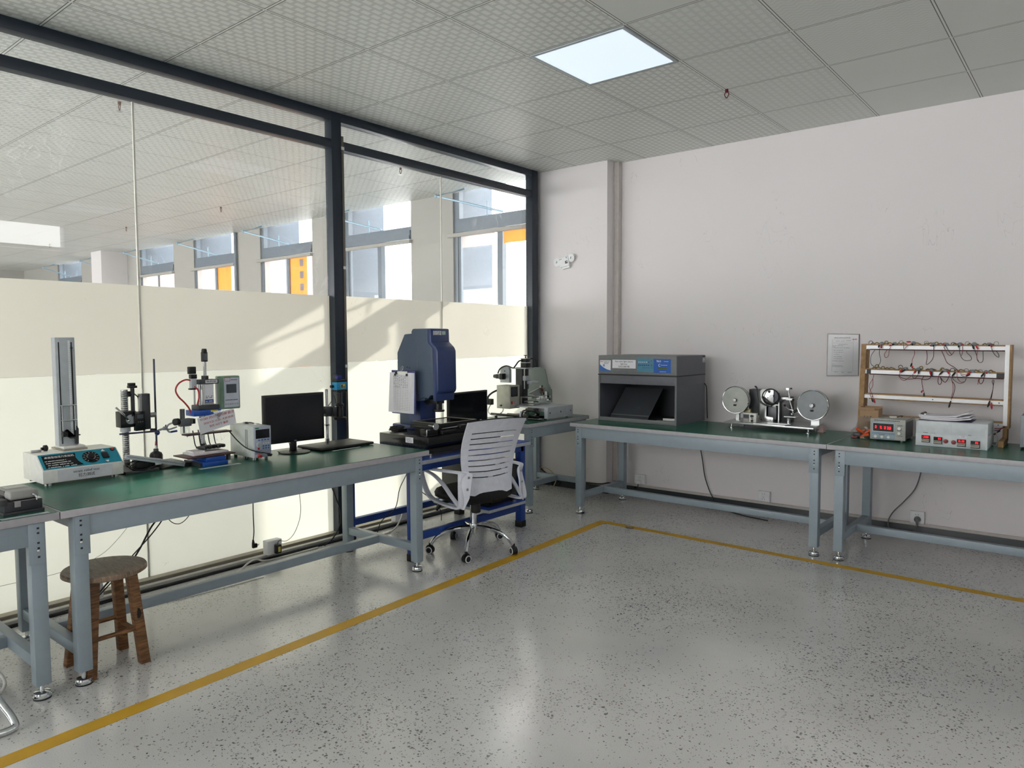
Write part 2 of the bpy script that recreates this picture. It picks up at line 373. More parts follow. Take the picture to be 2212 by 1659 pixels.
    def prism(s, poly, v, bev=0.0):
        """closed polygon (3D points, planar) pushed along vector v"""
        n0 = len(s.bm.faces); v = Vector(v)
        t = bmesh.new()
        A = [t.verts.new(Vector(p)) for p in poly]; B = [t.verts.new(Vector(p)+v) for p in poly]; N = len(A)
        t.faces.new(A); t.faces.new(B[::-1])
        for k in range(N): t.faces.new((A[k], B[k], B[(k+1) % N], A[(k+1) % N]))
        bmesh.ops.recalc_face_normals(t, faces=t.faces[:])
        if bev: bmesh.ops.bevel(t, geom=t.edges[:], offset=bev, segments=2, profile=.5, affect='EDGES')
        vm = {q: s.bm.verts.new(q.co) for q in t.verts}
        for f in t.faces: s.bm.faces.new([vm[q] for q in f.verts])
        t.free(); s._fin(n0); return s
    def quad(s, a, b, c, d):
        n0 = len(s.bm.faces)
        s.bm.faces.new([s.bm.verts.new(Vector(p)) for p in (a, b, c, d)]); s._fin(n0); return s
    def ball(s, c, r, sc_=(1, 1, 1), seg=16):
        n0 = len(s.bm.faces)
        bmesh.ops.create_uvsphere(s.bm, u_segments=seg, v_segments=max(6, seg//2), radius=1, matrix=Matrix.Translation(Vector(c)) @ Matrix.Diagonal((r*sc_[0], r*sc_[1], r*sc_[2], 1)))
        s._fin(n0); return s
    def build(s, name, m=None, parent=None, local=False, smooth=30, tag=None, recalc=True):
        if m is not None and not s.mats: s.mats = [m]
        bm = s.bm
        if recalc: bmesh.ops.recalc_face_normals(bm, faces=bm.faces[:])
        me = bpy.data.meshes.new(name)
        o = bpy.data.objects.new(name, me); C.objects.link(o)
        root = Matrix.Identity(4)
        if parent is not None:
            o.parent = parent; root = ROOTM[parent]; ROOTM[o] = root
            if not local: bm.transform(root.inverted())
        elif not local:
            xs = [v.co.x for v in bm.verts]; ys = [v.co.y for v in bm.verts]; zs = [v.co.z for v in bm.verts]
            c = Vector(((min(xs)+max(xs))/2, (min(ys)+max(ys))/2, min(zs)))
            if name not in ('floor', 'ceiling') and not name.startswith('wall'):
                bm.transform(Matrix.Translation(-c)); o.location = c
                root = Matrix.Translation(c)
            ROOTM[o] = root
        else: ROOTM[o] = root
        bm.to_mesh(me); bm.free()
        for q in s.mats: me.materials.append(q)
        if smooth:
            for p in me.polygons: p.use_smooth = True
            try: me.set_sharp_from_angle(angle=math.radians(smooth))
            except Exception: pass
        if tag: settag(o, *tag)
        return o
def settag(o, label=None, cat=None, group=None, kind=None):
    if label: o['label'] = label
    if cat: o['category'] = cat
    if group: o['group'] = group
    if kind: o['kind'] = kind
    return o
def thing(name, loc, rz=0.0, label=None, cat=None, group=None):
    o = bpy.data.objects.new(name, None); C.objects.link(o)
    o.location = loc; o.rotation_euler = (0, 0, rz); o.empty_display_size = .05
    ROOTM[o] = Matrix.Translation(Vector(loc)) @ Matrix.Rotation(rz, 4, 'Z')
    settag(o, label, cat, group); return o
def struct(o): o['kind'] = 'structure'; return o
def copy_tree(o, parent=None):
    c = o.copy(); C.objects.link(c)
    if parent is not None: c.parent = parent
    for ch in [q for q in bpy.data.objects if q.parent is o]: copy_tree(ch, c)
    return c
def text(body, loc, size, mat_, parent, x_axis, up, name='printed_text', align='CENTER', bold=0.0, sx=1.0, depth=.0003):
    """flat lettering: x_axis runs along the line, up is the letters' up"""
    cu = bpy.data.curves.new(name, 'FONT'); cu.body = body; cu.size = size; cu.align_x = align; cu.align_y = 'CENTER'; cu.offset = bold
    cu.extrude = depth; cu.resolution_u = 2
    t = bpy.data.objects.new(name, cu); C.objects.link(t)
    X_ = Vector(x_axis).normalized(); U_ = Vector(up).normalized(); N_ = X_.cross(U_)
    bpy.context.view_layer.update()
    me = bpy.data.meshes.new_from_object(t.evaluated_get(bpy.context.evaluated_depsgraph_get()))
    bpy.data.objects.remove(t); bpy.data.curves.remove(cu)
    MX = Matrix(((X_.x*sx, U_.x, N_.x, loc[0]), (X_.y*sx, U_.y, N_.y, loc[1]), (X_.z*sx, U_.z, N_.z, loc[2]), (0, 0, 0, 1)))
    me.transform(MX)
    o = bpy.data.objects.new(name, me); C.objects.link(o); me.materials.clear(); me.materials.append(mat_)
    if parent is not None:
        o.parent = parent; me.transform(ROOTM[parent].inverted()); ROOTM[o] = ROOTM[parent]
    return o

#==ROOM==
m_floor = M_floor(); m_ceil = M_ceiling()
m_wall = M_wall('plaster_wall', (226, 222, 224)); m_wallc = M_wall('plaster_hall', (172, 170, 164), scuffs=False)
m_frame = mat('dark_frame_paint', (30, 41, 54), .38, .0, spec=.5)
m_alu = mat('anodised_strip', (120, 116, 108), .35, .7)
m_alu2 = mat('beige_alu_track', (158, 152, 138), .45, .3)
m_black = mat('black_plastic', (16, 17, 19), .45)
m_blackg = mat('black_gloss', (10, 11, 14), .2)
m_white = mat('white_plastic', (226, 228, 230), .4)
m_marble = mat('dark_marble_skirting', (44, 50, 56), .3, var=.12, scale=5)
m_ledge = mat('skirting_ledge', (196, 190, 186), .6)
m_chrome = mat('chrome', (214, 217, 220), .12, 1.0, var=.03)
m_steel = mat('brushed_steel', (176, 178, 178), .32, 1.0)
m_yel = mat('yellow_floor_tape', (205, 160, 34), .45, var=.08, scale=8)
m_tile_out = mat('grey_outer_wall_tiles', (72, 84, 98), .5)
m_asphalt = mat('ground_outside', (150, 150, 150), .9)
m_winframe = mat('window_frame_grey', (112, 124, 136), .4)
m_bluearm = mat('pale_blue_arm', (150, 180, 200), .35, .3)

XL, XR, YB, H = -14.0, 6.66, -9.6, 2.87
b = MB().use(m_floor); b.box((XL, YB, -.12), (XR+.25, .24, 0)); struct(b.build('floor', smooth=0))
b = MB().use(m_ceil); b.box((XL, YB, H), (XR, .0, H+.1)); struct(b.build('ceiling', smooth=0))
# outer ground and the next building's level
b = MB().use(m_asphalt); b.box((-60, .5, -3.2), (60, 60, -3.0)); b.box((XR+.4, -60, -3.2), (60, .5, -3.0)); struct(b.build('floor_outside', smooth=0))
# back wall of this room with the shallow pier in the corner
b = MB().use(m_wall); b.box((.744, 0, 0), (XR, .24, 3.2)); b.box((-.05, -.157, 0), (.744, .24, 3.2)); struct(b.build('wall_back', smooth=0))
# the same outer wall running on behind the glass partition: openings with piers between
WIN = [(-.055-1.81*k-1.175, -.055-1.81*k) for k in range(7)]
b = MB().use(m_wallc)
def outer_wall(b):
    b.box((XL, 0, -3), (-.05, .24, .9)); b.box((XL, 0, 2.97), (-.05, .24, 3.2))
    edges = [-.05] + [v for w in WIN for v in (w[1], w[0])] + [XL]
    for i in range(0, len(edges), 2):
        b.box((edges[i+1], 0, .9), (edges[i], .24, 2.97))
outer_wall(b); struct(b.build('wall_window_side', smooth=0))
b = MB().use(m_tile_out)
for w in WIN: b.box((w[0]-.5, .241, -3), (w[0]+.006, .62, 3.4)); b.box((w[0]+.0005, .0765, .9), (w[0]+.006, .241, 2.97))
struct(b.build('wall_outer_fins', smooth=0))
b = MB().use(m_wallc); b.box((XL-.2, YB, 0), (XL, .24, 3.2)); b.box((XL, YB-.2, 0), (0, YB, .4)); b.box((0, YB-.2, 0), (XR+.25, YB, 1.25)); b.box((4.0, YB-.2, 1.25), (XR+.25, YB, 2.8)); b.box((XL, YB-.2, 2.8), (XR+.25, YB, 3.2))  # unseen rear wall; its openings are added and sized to light room and hall
for x in (-12, -8.5, -5, -1.5, 2, 5.5): b.box((x-.2, YB-.2, .4 if x < 0 else 1.25), (x+.2, YB, 2.8))
struct(b.build('wall_rear', smooth=0))
# right wall with its band of windows
WR = [(-1.72-1.81*k-1.2, -1.72-1.81*k) for k in range(5)]
b = MB().use(m_wall); b.box((XR, YB, 0), (XR+.24, .24, 2.55)); b.box((XR, YB, 2.97), (XR+.24, .24, 3.2))
ed = [.24] + [v for w in WR for v in (w[1], w[0])] + [YB]
for i in range(0, len(ed), 2): b.box((XR, ed[i+1], 2.55), (XR+.24, ed[i], 2.97))
struct(b.build('wall_right', smooth=0))
# roof slab above the suspended ceiling
b = MB().use(m_wallc); b.box((XL-.2, YB-.2, 3.2), (XR+.25, .24, 3.35)); struct(b.build('wall_roof_slab', smooth=0))
m_pane = M_glass('window_pane', haze=0, smear=0, tint=(.97, .985, .985))
nw = 0
def window(x0, x1, axis, low=True):
    """one opening: big lower casements, transom bar, upper hopper; axis 'y' = wall in plane y=0, 'x' = wall in plane x=XR"""
    global nw; nw += 1
    def T(u, d, z): return (u, d, z) if axis == 'y' else (XR+d, u, z)
    mid = (x0+x1)/2
    root = bpy.data.objects.new('window_%d' % nw, None); C.objects.link(root); root.location = T(mid, .05, .9); root['kind'] = 'structure'
    ROOTM[root] = Matrix.Translation(root.location)
    b = MB().use(m_winframe)
    def bx(u0, u1, z0, z1, d0=.02, d1=.075): b.box(T(u0, d0, z0), T(u1, d1, z1))
    zb = .9 if low else 2.551
    bx(x0, x0+.05, zb, 2.97); bx(x1-.025, x1, zb, 2.97); bx(x0+.05, x1-.025, 2.93, 2.97); bx(x0+.05, x1-.025, 2.56, 2.60)
    if low:
      bx(x0+.05, x1-.025, .9, .95); bx(x0+.05, x1-.025, 2.46, 2.50, -.01, .09); bx(x0+.05, x1-.025, 2.50, 2.56, .0, .06)
      bx(mid+.0, mid+.045, .95, 2.46); bx(mid+.055, mid+.085, .95, 2.46, .0, .06)
      bx(x0+.05, x0+.085, .95, 2.46, .03, .06)
    bx(x0+.05, x0+.09, 2.60, 2.93, .0, .06)
    b.build('window_frame', parent=root, smooth=0)
    b = MB().use(m_pane)
    for (u0, u1, z0, z1) in ((x0+.085, mid, .95, 2.46), (mid+.085, x1-.025, .95, 2.46), (x0+.09, x1-.025, 2.60, 2.93))[0 if low else 2:]:
        b.quad(T(u0, .045, z0), T(u1, .045, z0), T(u1, .045, z1), T(u0, .045, z1))
    b.build('window_pane', parent=root, smooth=0, recalc=False)
    b = MB().use(m_wallc)
    if not low: return root
    b.box(T(x0-.05, -.05, 2.41), T(x1+.02, -.001, 2.45), .012); b.build('sill_moulding', parent=root)
    if low:
        b = MB().use(m_bluearm)
        b.tube([T(x0+.32, -.16, 2.85), T(x0+.02, -.26, 2.80), T(x0+.70, -.02, 2.60)], .011, 8, 1)
        b.ball(T(x0+.02, -.26, 2.80), .02); b.cyl(T(x0+.52, -.05, 2.58), T(x0+.53, -.06, 2.72), .006)
        b.build('opener_arm', parent=root)
    return root
for k, w in enumerate(WIN): window(w[0], w[1], 'y')
for w in WR: window(w[0], w[1], 'x', low=False)

# skirting along the back wall
b = MB().use(m_marble); b.box((.757, -.012, 0), (XR, 0, .066)); b.box((.012, -.169, 0), (.757, -.157, .066)); b.box((.744, -.157, 0), (.757, -.012, .066))
sk = struct(b.build('baseboard_back', smooth=0))
b = MB().use(m_ledge); b.box((.765, -.020, .0665), (XR, 0, .086), .003); b.box((.012, -.177, .0665), (.765, -.157, .086), .003); b.box((.744, -.157, .0665), (.765, -.020, .086)); b.build('skirting_cap', parent=sk, smooth=0)
# white cable duct in the corner beside the pier
b = MB().use(m_ledge); b.box((.7445, -.055, .10), (.795, 0, H), .004); b.box((.7445, -.062, .10), (.752, -.055, H)); struct(b.build('trim_1', smooth=0))

# glass partition
m_pg = M_glass('partition_glass', haze=.032, smear=.14)
m_pgc = M_glass('transom_glass', haze=.03, smear=0)
wall_l = bpy.data.objects.new('wall_left', None); C.objects.link(wall_l); wall_l['kind'] = 'structure'; ROOTM[wall_l] = Matrix.Identity(4)
YE = YB
b = MB().use(m_frame)
b.box((-.03, YE, 2.811), (.040, -.213, H), .002); b.box((-.03, YE, 2.630), (.038, -.213, 2.688), .002)
for y0, y1 in ((-2.485, -2.405), (-.298, -.213), (-6.03, -5.95)): b.box((-.032, y0, 0), (.042, y1, H), .002)
b.box((-.028, -.213, 0), (.0, -.1575, H))
b.build('partition_frame', parent=wall_l)
b = MB().use(m_alu); b.box((-.02, -2.405, 0), (.046, -2.389, 2.72), .001)
for z in (2.63, 1.83, 1.16, .62): b.use(m_white).box((.0465, -2.410, z), (.050, -2.387, z+.02))
b.build('closing_strip', parent=wall_l)
b = MB().use(m_pg)
for y0, y1 in ((-3.738, -2.48), (-5.95, -3.743), (-2.41, -1.403), (-1.399, -.29), (YE, -6.03)):
    b.quad((-.018, y0, .03), (-.018, y1, .03), (-.018, y1, 2.642), (-.018, y0, 2.642))
b.build('glass_pane', parent=wall_l, smooth=0, recalc=False)
b = MB().use(m_pgc)
for y0, y1 in ((-5.95, -2.48), (-2.41, -.29)): b.quad((-.018, y0, 2.68), (-.018, y1, 2.68), (-.018, y1, 2.82), (-.018, y0, 2.82))
b.build('transom_pane', parent=wall_l, smooth=0, recalc=False)
b = MB().use(mat('silicone_joint', (206, 204, 196), .4)); b.box((-.024, -3.745, .03), (-.012, -3.736, 2.642)); b.box((-.024, -1.4035, .03), (-.012, -1.3985, 2.642)); b.build('glass_joint', parent=wall_l, smooth=0)
m_film = M_film('frosted_film', (234, 230, 218), .64); m_film_lit = M_film('frosted_film_lower_lit', (246, 246, 234), .80)  # lower film paler, more translucent: hall floor bounce put into its colour
b = MB().use(m_film)
def fq(b, y0, y1, z0, z1, x=-.0165): b.quad((x, y0, z0), (x, y1, z0), (x, y1, z1), (x, y0, z1))
fq(b, -5.95, -3.746, 1.172, 1.65); fq(b, -3.735, -2.485, 1.172, 1.649); fq(b, -2.405, -.298, 1.196, 1.652)
b.build('frosted_film', parent=wall_l, smooth=0, recalc=False)
b = MB().use(m_film_lit)
fq(b, -5.95, -3.746, .03, 1.171); fq(b, -3.735, -2.485, .03, 1.171); fq(b, -2.405, -.298, .03, 1.195)
b.build('frosted_film', parent=wall_l, smooth=0, recalc=False)
# floor track and cable ducts along the partition
b = MB().use(m_alu2); b.box((-.028, YE, 0), (.038, -.30, .03), .002); b.box((.044, YE, 0), (.050, -.30, .016)); struct(b.build('trim_2', smooth=0))
b = MB().use(mat('grey_cable_duct', (176, 174, 168), .5)); b.box((.090, YE, 0), (.125, -.35, .028), .003); struct(b.build('trim_3'))
b = MB().use(m_black); b.box((.052, YE, 0), (.085, -.35, .010)); b.box((.126, YE, 0), (.145, -.35, .012)); struct(b.build('trim_4'))

# ceiling light panels
def ceiling_light(cx, cy, label):
    t = thing('ceiling_light', (cx, cy, H-.004), 0, label, 'ceiling light')
    b = MB().use(mat('light_frame', (170, 178, 184), .4)); w = .29
    for a_, c_ in (((-w, -w), (w, -w+.018)), ((-w, w-.018), (w, w)), ((-w, -w+.018), (-w+.018, w-.018)), ((w-.018, -w+.018), (w, w-.018))):
        b.box((cx+a_[0], cy+a_[1], H-.006), (cx+c_[0], cy+c_[1], H-.0003))
    b.build('frame', parent=t, smooth=0)
    b = MB().use(mat('light_diffuser', (235, 240, 245), .4, emit=(212, 230, 248), estr=.80)); b.box((cx-w+.018, cy-w+.018, H-.005), (cx+w-.018, cy+w-.018, H-.0004)); b.build('diffuser', parent=t, smooth=0)
ceiling_light(GX+2.5*GS, GY+.5*GS, 'square lit ceiling panel glowing pale blue above the room')
ceiling_light(GX+7.5*GS, GY+.5*GS, 'square ceiling panel seen only as a reflection in the glass partition')

# yellow tape on the floor
def strip(p0, p1, w):
    p0 = Vector(p0); p1 = Vector(p1); d = (p1-p0).normalized(); s_ = Vector((-d.y, d.x, 0))*w/2
    return [p0-s_, p0+s_, p1+s_, p1-s_]
b = MB().use(m_yel)
b.prism([Vector((*v.xy, .0004)) for v in strip((1.252, -1.03, 0), (1.43, -5.9, 0), .072)], (0, 0, .0006)); struct(b.build('trim_5', smooth=0))
b = MB().use(m_yel)
b.prism([Vector((*v.xy, .0011)) for v in strip((1.225, -1.025, 0), (6.2, -1.115, 0), .060)], (0, 0, .0006)); struct(b.build('trim_6', smooth=0))
#==BENCHES==
m_green = mat('green_bench_mat', (46, 96, 82), .26, var=.015, scale=5, spec=.14)
m_edge = mat('grey_edge_band', (176, 174, 180), .45)
m_bsteel = mat('grey_bench_steel', (146, 160, 170), .38, var=.03)
m_hole = mat('hole_dark', (38, 42, 46), .6)
def bench(L, D, loc, rz, label, top=.705, mats=(None, None, None), ins=.045, group='green-topped workbenches'):
    """front edge along local x at y=0, depth towards +y"""
    g, e, s = [a or c for a, c in zip(mats, (m_green, m_edge, m_bsteel))]
    t = thing('workbench', loc, rz, label, 'workbench', group)
    b = MB().use(e).box((0, 0, top-.030), (L, D, top-.002), .002); b.use(g).box((.006, .004, top-.003), (L-.006, D-.004, top)); b.build('tabletop', parent=t, local=True)
    W = .052
    y0, y1 = .012, D-.04
    b = MB().use(s)
    b.box((ins+W, y0, top-.115), (L-ins-W, y0+.03, top-.031), .002); b.box((ins+W, y1-.03, top-.115), (L-ins-W, y1, top-.031), .002)
    b.box((ins+.01, y0+W, top-.085), (ins+.045, y1-W, top-.031)); b.box((L-ins-.045, y0+W, top-.085), (L-ins-.01, y1-W, top-.031)); b.build('apron', parent=t, local=True)
    for x in (ins, L-ins-W):
        for y in (y0, y1-W):
            b = MB().use(s).box((x, y, .055), (x+W, y+W, top-.031), .003)
            lg = b.build('leg', parent=t, local=True)
            cx, cy = x+W/2, y+W/2
            b = MB().use(m_chrome).cyl((cx, cy, .018), (cx, cy, .056), .008)
            b.lathe((cx, cy, .004), [(.030, 0), (.031, .006), (.027, .010), (.027, .012), (.030, .014), (.028, .020), (.012, .024), (.0, .025)])
            b.use(m_black).cyl((cx, cy, 0), (cx, cy, .005), .031); b.build('levelling_foot', parent=lg, local=True)
            if y == y0:
                sx = 1 if x < L/2 else -1
                b = MB().use(s).box((x+.004 if sx > 0 else x-.006, y-.004, top-.185), (x+W+.006 if sx > 0 else x+W-.004, y-.0005, top-.032), .0015)
                for zz in (.050, .068, .105, .125, .158): b.use(m_hole).box((cx-.004, y-.0048, top-zz-.004), (cx+.004, y-.0042, top-zz+.003))
                b.use(m_chrome).ball((cx, y-.005, top-.135), .006, (1, .6, 1)); b.build('bracket', parent=lg, local=True)
    z0, z1 = .115, .160
    for x in (ins+.005, L-ins-.045):
        MB().use(s).box((x, y0+W, z0), (x+.04, y1-W, z1), .002).build('side_stretcher', parent=t, local=True)
    MB().use(s).box((ins+.045, D*.5-.02, z0), (L-ins-.045, D*.5+.02, z1), .002).build('long_stretcher', parent=t, local=True)
    return t
# rz=+90deg: local x -> world +y, local y -> world -x
bench(1.93, .74, (1.05, -4.525, 0), PI/2, 'long green-topped grey steel bench along the glass, strain tester at its end')
bench(1.98, .74, (1.05, -6.508, 0), PI/2, 'green-topped bench cut off at the left edge of the picture')
bench(1.90, .73, (.895, -.935, 0), -.014, 'green-topped grey bench against the white wall, under the open light box')
bench(1.98, .73, (2.798, -.962, 0), -.014, 'green-topped grey bench at the right, under the clip rack')
#==OBJECTS==
def M_wood(name, c0, c1, scale=(2, 2, 14), rough=.55):
    m = bpy.data.materials.new(name); m.use_nodes = True
    nt = m.node_tree; n = nt.nodes; l = nt.links; b = n['Principled BSDF']
    tc = n.new('ShaderNodeTexCoord'); mp = n.new('ShaderNodeMapping'); mp.inputs['Scale'].default_value = scale
    l.new(tc.outputs['Object'], mp.inputs[0])
    nz = n.new('ShaderNodeTexNoise'); nz.inputs['Scale'].default_value = 6; nz.inputs['Detail'].default_value = 6; nz.inputs['Distortion'].default_value = 1.2
    l.new(mp.outputs[0], nz.inputs['Vector'])
    r = n.new('ShaderNodeValToRGB'); r.color_ramp.elements[0].position = .3; r.color_ramp.elements[1].position = .68
    r.color_ramp.elements[0].color = (*lin(c0), 1); r.color_ramp.elements[1].color = (*lin(c1), 1)
    l.new(nz.outputs[0], r.inputs[0]); l.new(r.outputs[0], b.inputs['Base Color']); b.inputs['Roughness'].default_value = rough
    return m
m_cream = mat('cream_enamel', (222, 222, 218), .4)
m_lgrey = mat('light_grey_metal', (178, 184, 190), .4)
m_teal = mat('teal_panel', (20, 132, 156), .35)
m_redb = mat('red_plastic', (172, 34, 38), .35)
m_dgrey = mat('dark_grey_metal', (52, 54, 58), .4)
m_mgrey = mat('mid_grey_metal', (98, 100, 104), .4, .3)
m_ink = mat('printed_ink', (44, 46, 56), .6)
m_inkw = mat('white_print', (225, 228, 230), .6)
m_inkr = mat('red_ink', (168, 36, 48), .6)
m_paper = mat('white_paper', (226, 226, 232), .7, var=.03)
m_screen = mat('dark_screen', (12, 15, 22), .12)
m_lcd = mat('grey_lcd', (70, 78, 84), .2)
m_blue = mat('blue_enamel', (24, 74, 160), .35)
m_clear = M_glass('clear_plastic', haze=.10, tint=(.93, .95, .95), rough=.05)
T = .705
def marks(b, p, X_, U_, length, h, seed=0, fill=.8, dense=1.0):
    """a line of small unreadable print: short bars of varying width"""
    rg = random.Random(seed); X_ = Vector(X_).normalized(); U_ = Vector(U_).normalized(); N_ = X_.cross(U_); p = Vector(p); u = 0
    while u < length:
        w = h*rg.uniform(.5, .95)/dense
        if rg.random() < fill:
            a = p+X_*u; k = h*rg.uniform(.6, 1)
            b.prism([a, a+X_*w*.8, a+X_*w*.8+U_*k, a+U_*k], N_*.0002)
        u += w*1.15
    return b
XA = (0, 1, 0); UZ = (0, 0, 1)      # lettering on faces turned to +x
XB = (1, 0, 0)                      # lettering on faces turned to -y

# ---- strain tester
t = thing('strain_tester', (.36, -4.23, T), 0, 'white benchtop tension tester with teal control panel and tall ruled column', 'testing machine')
b = MB().use(m_cream); b.prism([(.485, -4.399, .717), (.485, -4.399, .776), (.408, -4.399, .838), (.240, -4.399, .838), (.240, -4.399, .717)], (0, .339, 0), .003)
b.use(m_black)
for x in (.27, .455):
    for y in (-4.37, -4.09): b.cyl((x, y, T), (x, y, .718), .014)
body = b.build('body', parent=t)
import mathutils
S0 = Vector((.485, 0, .776)); S1 = Vector((.408, 0, .838)); SU = (S1-S0).normalized(); SN = Vector((-SU.z, 0, SU.x)); SN = SN if SN.x > 0 else -SN; SL = (S1-S0).length
def sp(fy, fu, h=0.0):   # point on the sloping panel: fraction along y, fraction up the slope
    p = S0+SU*(SL*fu)+SN*h; return Vector((p.x, -4.397+.335*fy, p.z))
b = MB().use(m_teal); b.prism([sp(.01, .03, .0005), sp(.99, .03, .0005), sp(.99, .97, .0005), sp(.01, .97, .0005)], SN*.0012); pn = b.build('control_panel', parent=t, smooth=0)
b = MB().use(m_blackg); b.prism([sp(.045, .1, .0019), sp(.50, .1, .0019), sp(.455, .35, .0019), sp(.44, .6, .0019), sp(.455, .88, .0019), sp(.045, .88, .0019)], SN*.0006); b.build('instruction_plate', parent=pn, smooth=0)
text('桌面型拉压力实验机', sp(.25, .74, .0028), .0135, m_inkw, pn, XA, SU)
PT = MB().use(m_inkw)
for k in range(4):
    marks(PT, sp(.06+.004*k, .50-.13*k, .0026), XA, SU, (.085, .10, .105, .115)[k], .005, k, .9, 1.4)
PT.build('fine_print', parent=pn, smooth=0)
c = sp(.625, .5, .0019); b = MB().use(m_blackg); b.lathe(c, [(.036, 0), (.036, .001), (0, .001)], SN, 40); b.use(m_inkw)
for k in range(11):
    a = math.radians(-140+28*k); d = Vector((0, math.sin(a), 0))+SU*math.cos(a)
    b.prism([c+SN*.0012+d*.024+d.cross(SN)*.0006, c+SN*.0012+d*.033+d.cross(SN)*.0006, c+SN*.0012+d*.033-d.cross(SN)*.0006, c+SN*.0012+d*.024-d.cross(SN)*.0006], SN*.0003)
b.use(m_black).lathe(c+SN*.001, [(.018, 0), (.018, .003), (.014, .004), (.013, .014), (0, .015)], SN, 32); b.use(m_chrome).lathe(c+SN*.0035, [(.0185, 0), (.0185, .0012), (.0165, .0012), (.0165, 0)], SN, 32, True)
b.build('speed_dial', parent=pn)
b = MB().use(m_black); q = sp(.81, .5, .0019); b.prism([q+Vector((0, -.013, 0))-SU*.018, q+Vector((0, .013, 0))-SU*.018, q+Vector((0, .013, 0))+SU*.018, q+Vector((0, -.013, 0))+SU*.018], SN*.006, .001); b.build('rocker_switch', parent=pn)
b = MB().use(m_inkw)
for f_, s_ in ((.86, 1), (.14, -1)):
    b = MB().use(m_inkw); q = sp(.81, f_, .0019); b.prism([q+Vector((0, -.009, 0))-SU*.006*s_, q+Vector((0, .009, 0))-SU*.006*s_, q+SU*.007*s_], SN*.0004)
    b.build('arrow_print', parent=pn, smooth=0)
q = sp(.935, .84, .0019); b = MB().use(m_black).lathe(q, [(.010, 0), (.010, .002), (0, .002)], SN); b.use(m_redb).lathe(q+SN*.002, [(.006, 0), (.006, .003), (0, .004)], SN); b.build('power_button', parent=pn)
b = MB().use(mat('white_label', (206, 207, 214), .5)); b.box((.4852, -4.34, .7195), (.4858, -4.11, .7725)); lb = b.build('name_label', parent=t, smooth=0)
text('strain relief test', (.4862, -4.222, .757), .0165, m_ink, lb, XA, UZ, sx=1.05); text('拉力测试', (.4862, -4.222, .737), .0175, m_ink, lb, XA, UZ)
b = MB().use(m_alu2); b.box((.222, -4.275, .838), (.372, -4.172, .846)); b.use(m_cream).box((.255, -4.27, .846), (.365, -4.178, .858), .002); b.build('column_base', parent=t)
b = MB().use(m_lgrey); b.box((.285, -4.279, .858), (.333, -4.196, 1.364), .002)
b.use(m_black).box((.3331, -4.267, .885), (.3337, -4.262, 1.342)); b.box((.3331, -4.214, .885), (.3337, -4.208, 1.342))
b.ball((.334, -4.211, 1.315), .005); b.use(m_inkw).box((.3332, -4.226, .905), (.3338, -4.217, 1.350)); b.use(m_ink)
for k in range(42): b.box((.3338, -4.2225 if k % 5 else -4.2245, .912+.0103*k), (.3341, -4.2175, .9126+.0103*k))
col = b.build('column', parent=t)
b = MB().use(m_chrome)
for z in (1.048, .978): b.cyl((.345, -4.272, z), (.345, -4.203, z), .003)
for y in (-4.264, -4.211): b.cyl((.345, y, .93), (.345, y, 1.05), .0028)
b.build('guide_rods', parent=t)
b = MB().use(m_dgrey); b.prism([(.348, -4.255, .93), (.348, -4.246, .935), (.348, -4.235, .892), (.348, -4.214, .892), (.348, -4.214, .864), (.348, -4.2, .864), (.348, -4.198, .935), (.348, -4.206, .95), (.348, -4.212, .9), (.348, -4.244, .9)], (-.012, 0, 0), .001)
b.use(m_black).cyl((.352, -4.27, .915), (.352, -4.25, .915), .013); b.cyl((.340, -4.266, .87), (.340, -4.266, .905), .003); b.cyl((.340, -4.2, .905), (.340, -4.190, .905), .003); b.build('clamp', parent=t)
t = thing('star_knob', (.30, -4.355, .838), 0, 'black star knob with a steel strap lying on top of the teal-panelled tester', 'knob')
b = MB().use(m_steel); b.box((.30, -4.385, .8385), (.312, -4.345, .850), .001); b.build('strap', parent=t)
b = MB().use(m_black); b.cyl((.306, -4.345, .852), (.306, -4.328, .852), .007); b.lathe((.306, -4.334, .8535), [(.014, 0), (.014, .013), (.008, .017), (0, .017)], (0, 1, .05))
for k in range(6):
    a = k*PI/3; b.cyl((.306+.012*math.cos(a), -4.333, .8535+.012*math.sin(a)), (.306+.012*math.cos(a), -4.321, .8535+.012*math.sin(a)), .0032, seg=10)
b.build('knob', parent=t)

# ---- force gauge stand
t = thing('gauge_stand', (.30, -3.94, T), 0, 'black hand-lever test stand with threaded steel column holding a force gauge', 'test stand')
b = MB().use(m_dgrey); b.box((.20, -4.045, T), (.47, -3.885, T+.014), .003); b.build('base_plate', parent=t)
b = MB().use(m_steel)
b.lathe((.25, -3.948, T+.014), [(.018, 0), (.018, .02)] + [v for k in range(34) for v in ((.0155, .022+.0105*k), (.0172, .027+.0105*k))] + [(.016, .382), (0, .382)], (0, 0, 1), 20); b.use(m_lgrey).lathe((.25, -3.948, .888), [(.024, 0), (.024, .028), (.018, .028)], (0, 0, 1)); b.build('column', parent=t)
b = MB().use(m_black); b.box((.225, -3.984, .912), (.285, -3.905, .992), .003); b.cyl((.275, -3.925, .952), (.288, -3.925, .952), .022)
b.use(m_lgrey).lathe((.286, -3.936, .952), [(.024, 0), (.024, .004), (.016, .004)], (1, 0, 0)); b.build('carriage', parent=t)
b = MB().use(m_chrome); b.tube([(.292, -3.948, .946), (.300, -3.978, .984), (.302, -4.012, 1.018)], .005, 10, 3); b.ball((.292, -3.948, .946), .008); b.build('lever', parent=t)
b = MB().use(m_blackg); b.box((.288, -3.924, .893), (.312, -3.876, .990), .002); b.use(m_lcd).box((.3121, -3.916, .955), (.3126, -3.885, .975))
b.use(m_mgrey)
for k in range(3): b.box((.3121, -3.914+.011*k, .935), (.3128, -3.907+.011*k, .941))
b.build('digital_gauge', parent=t)
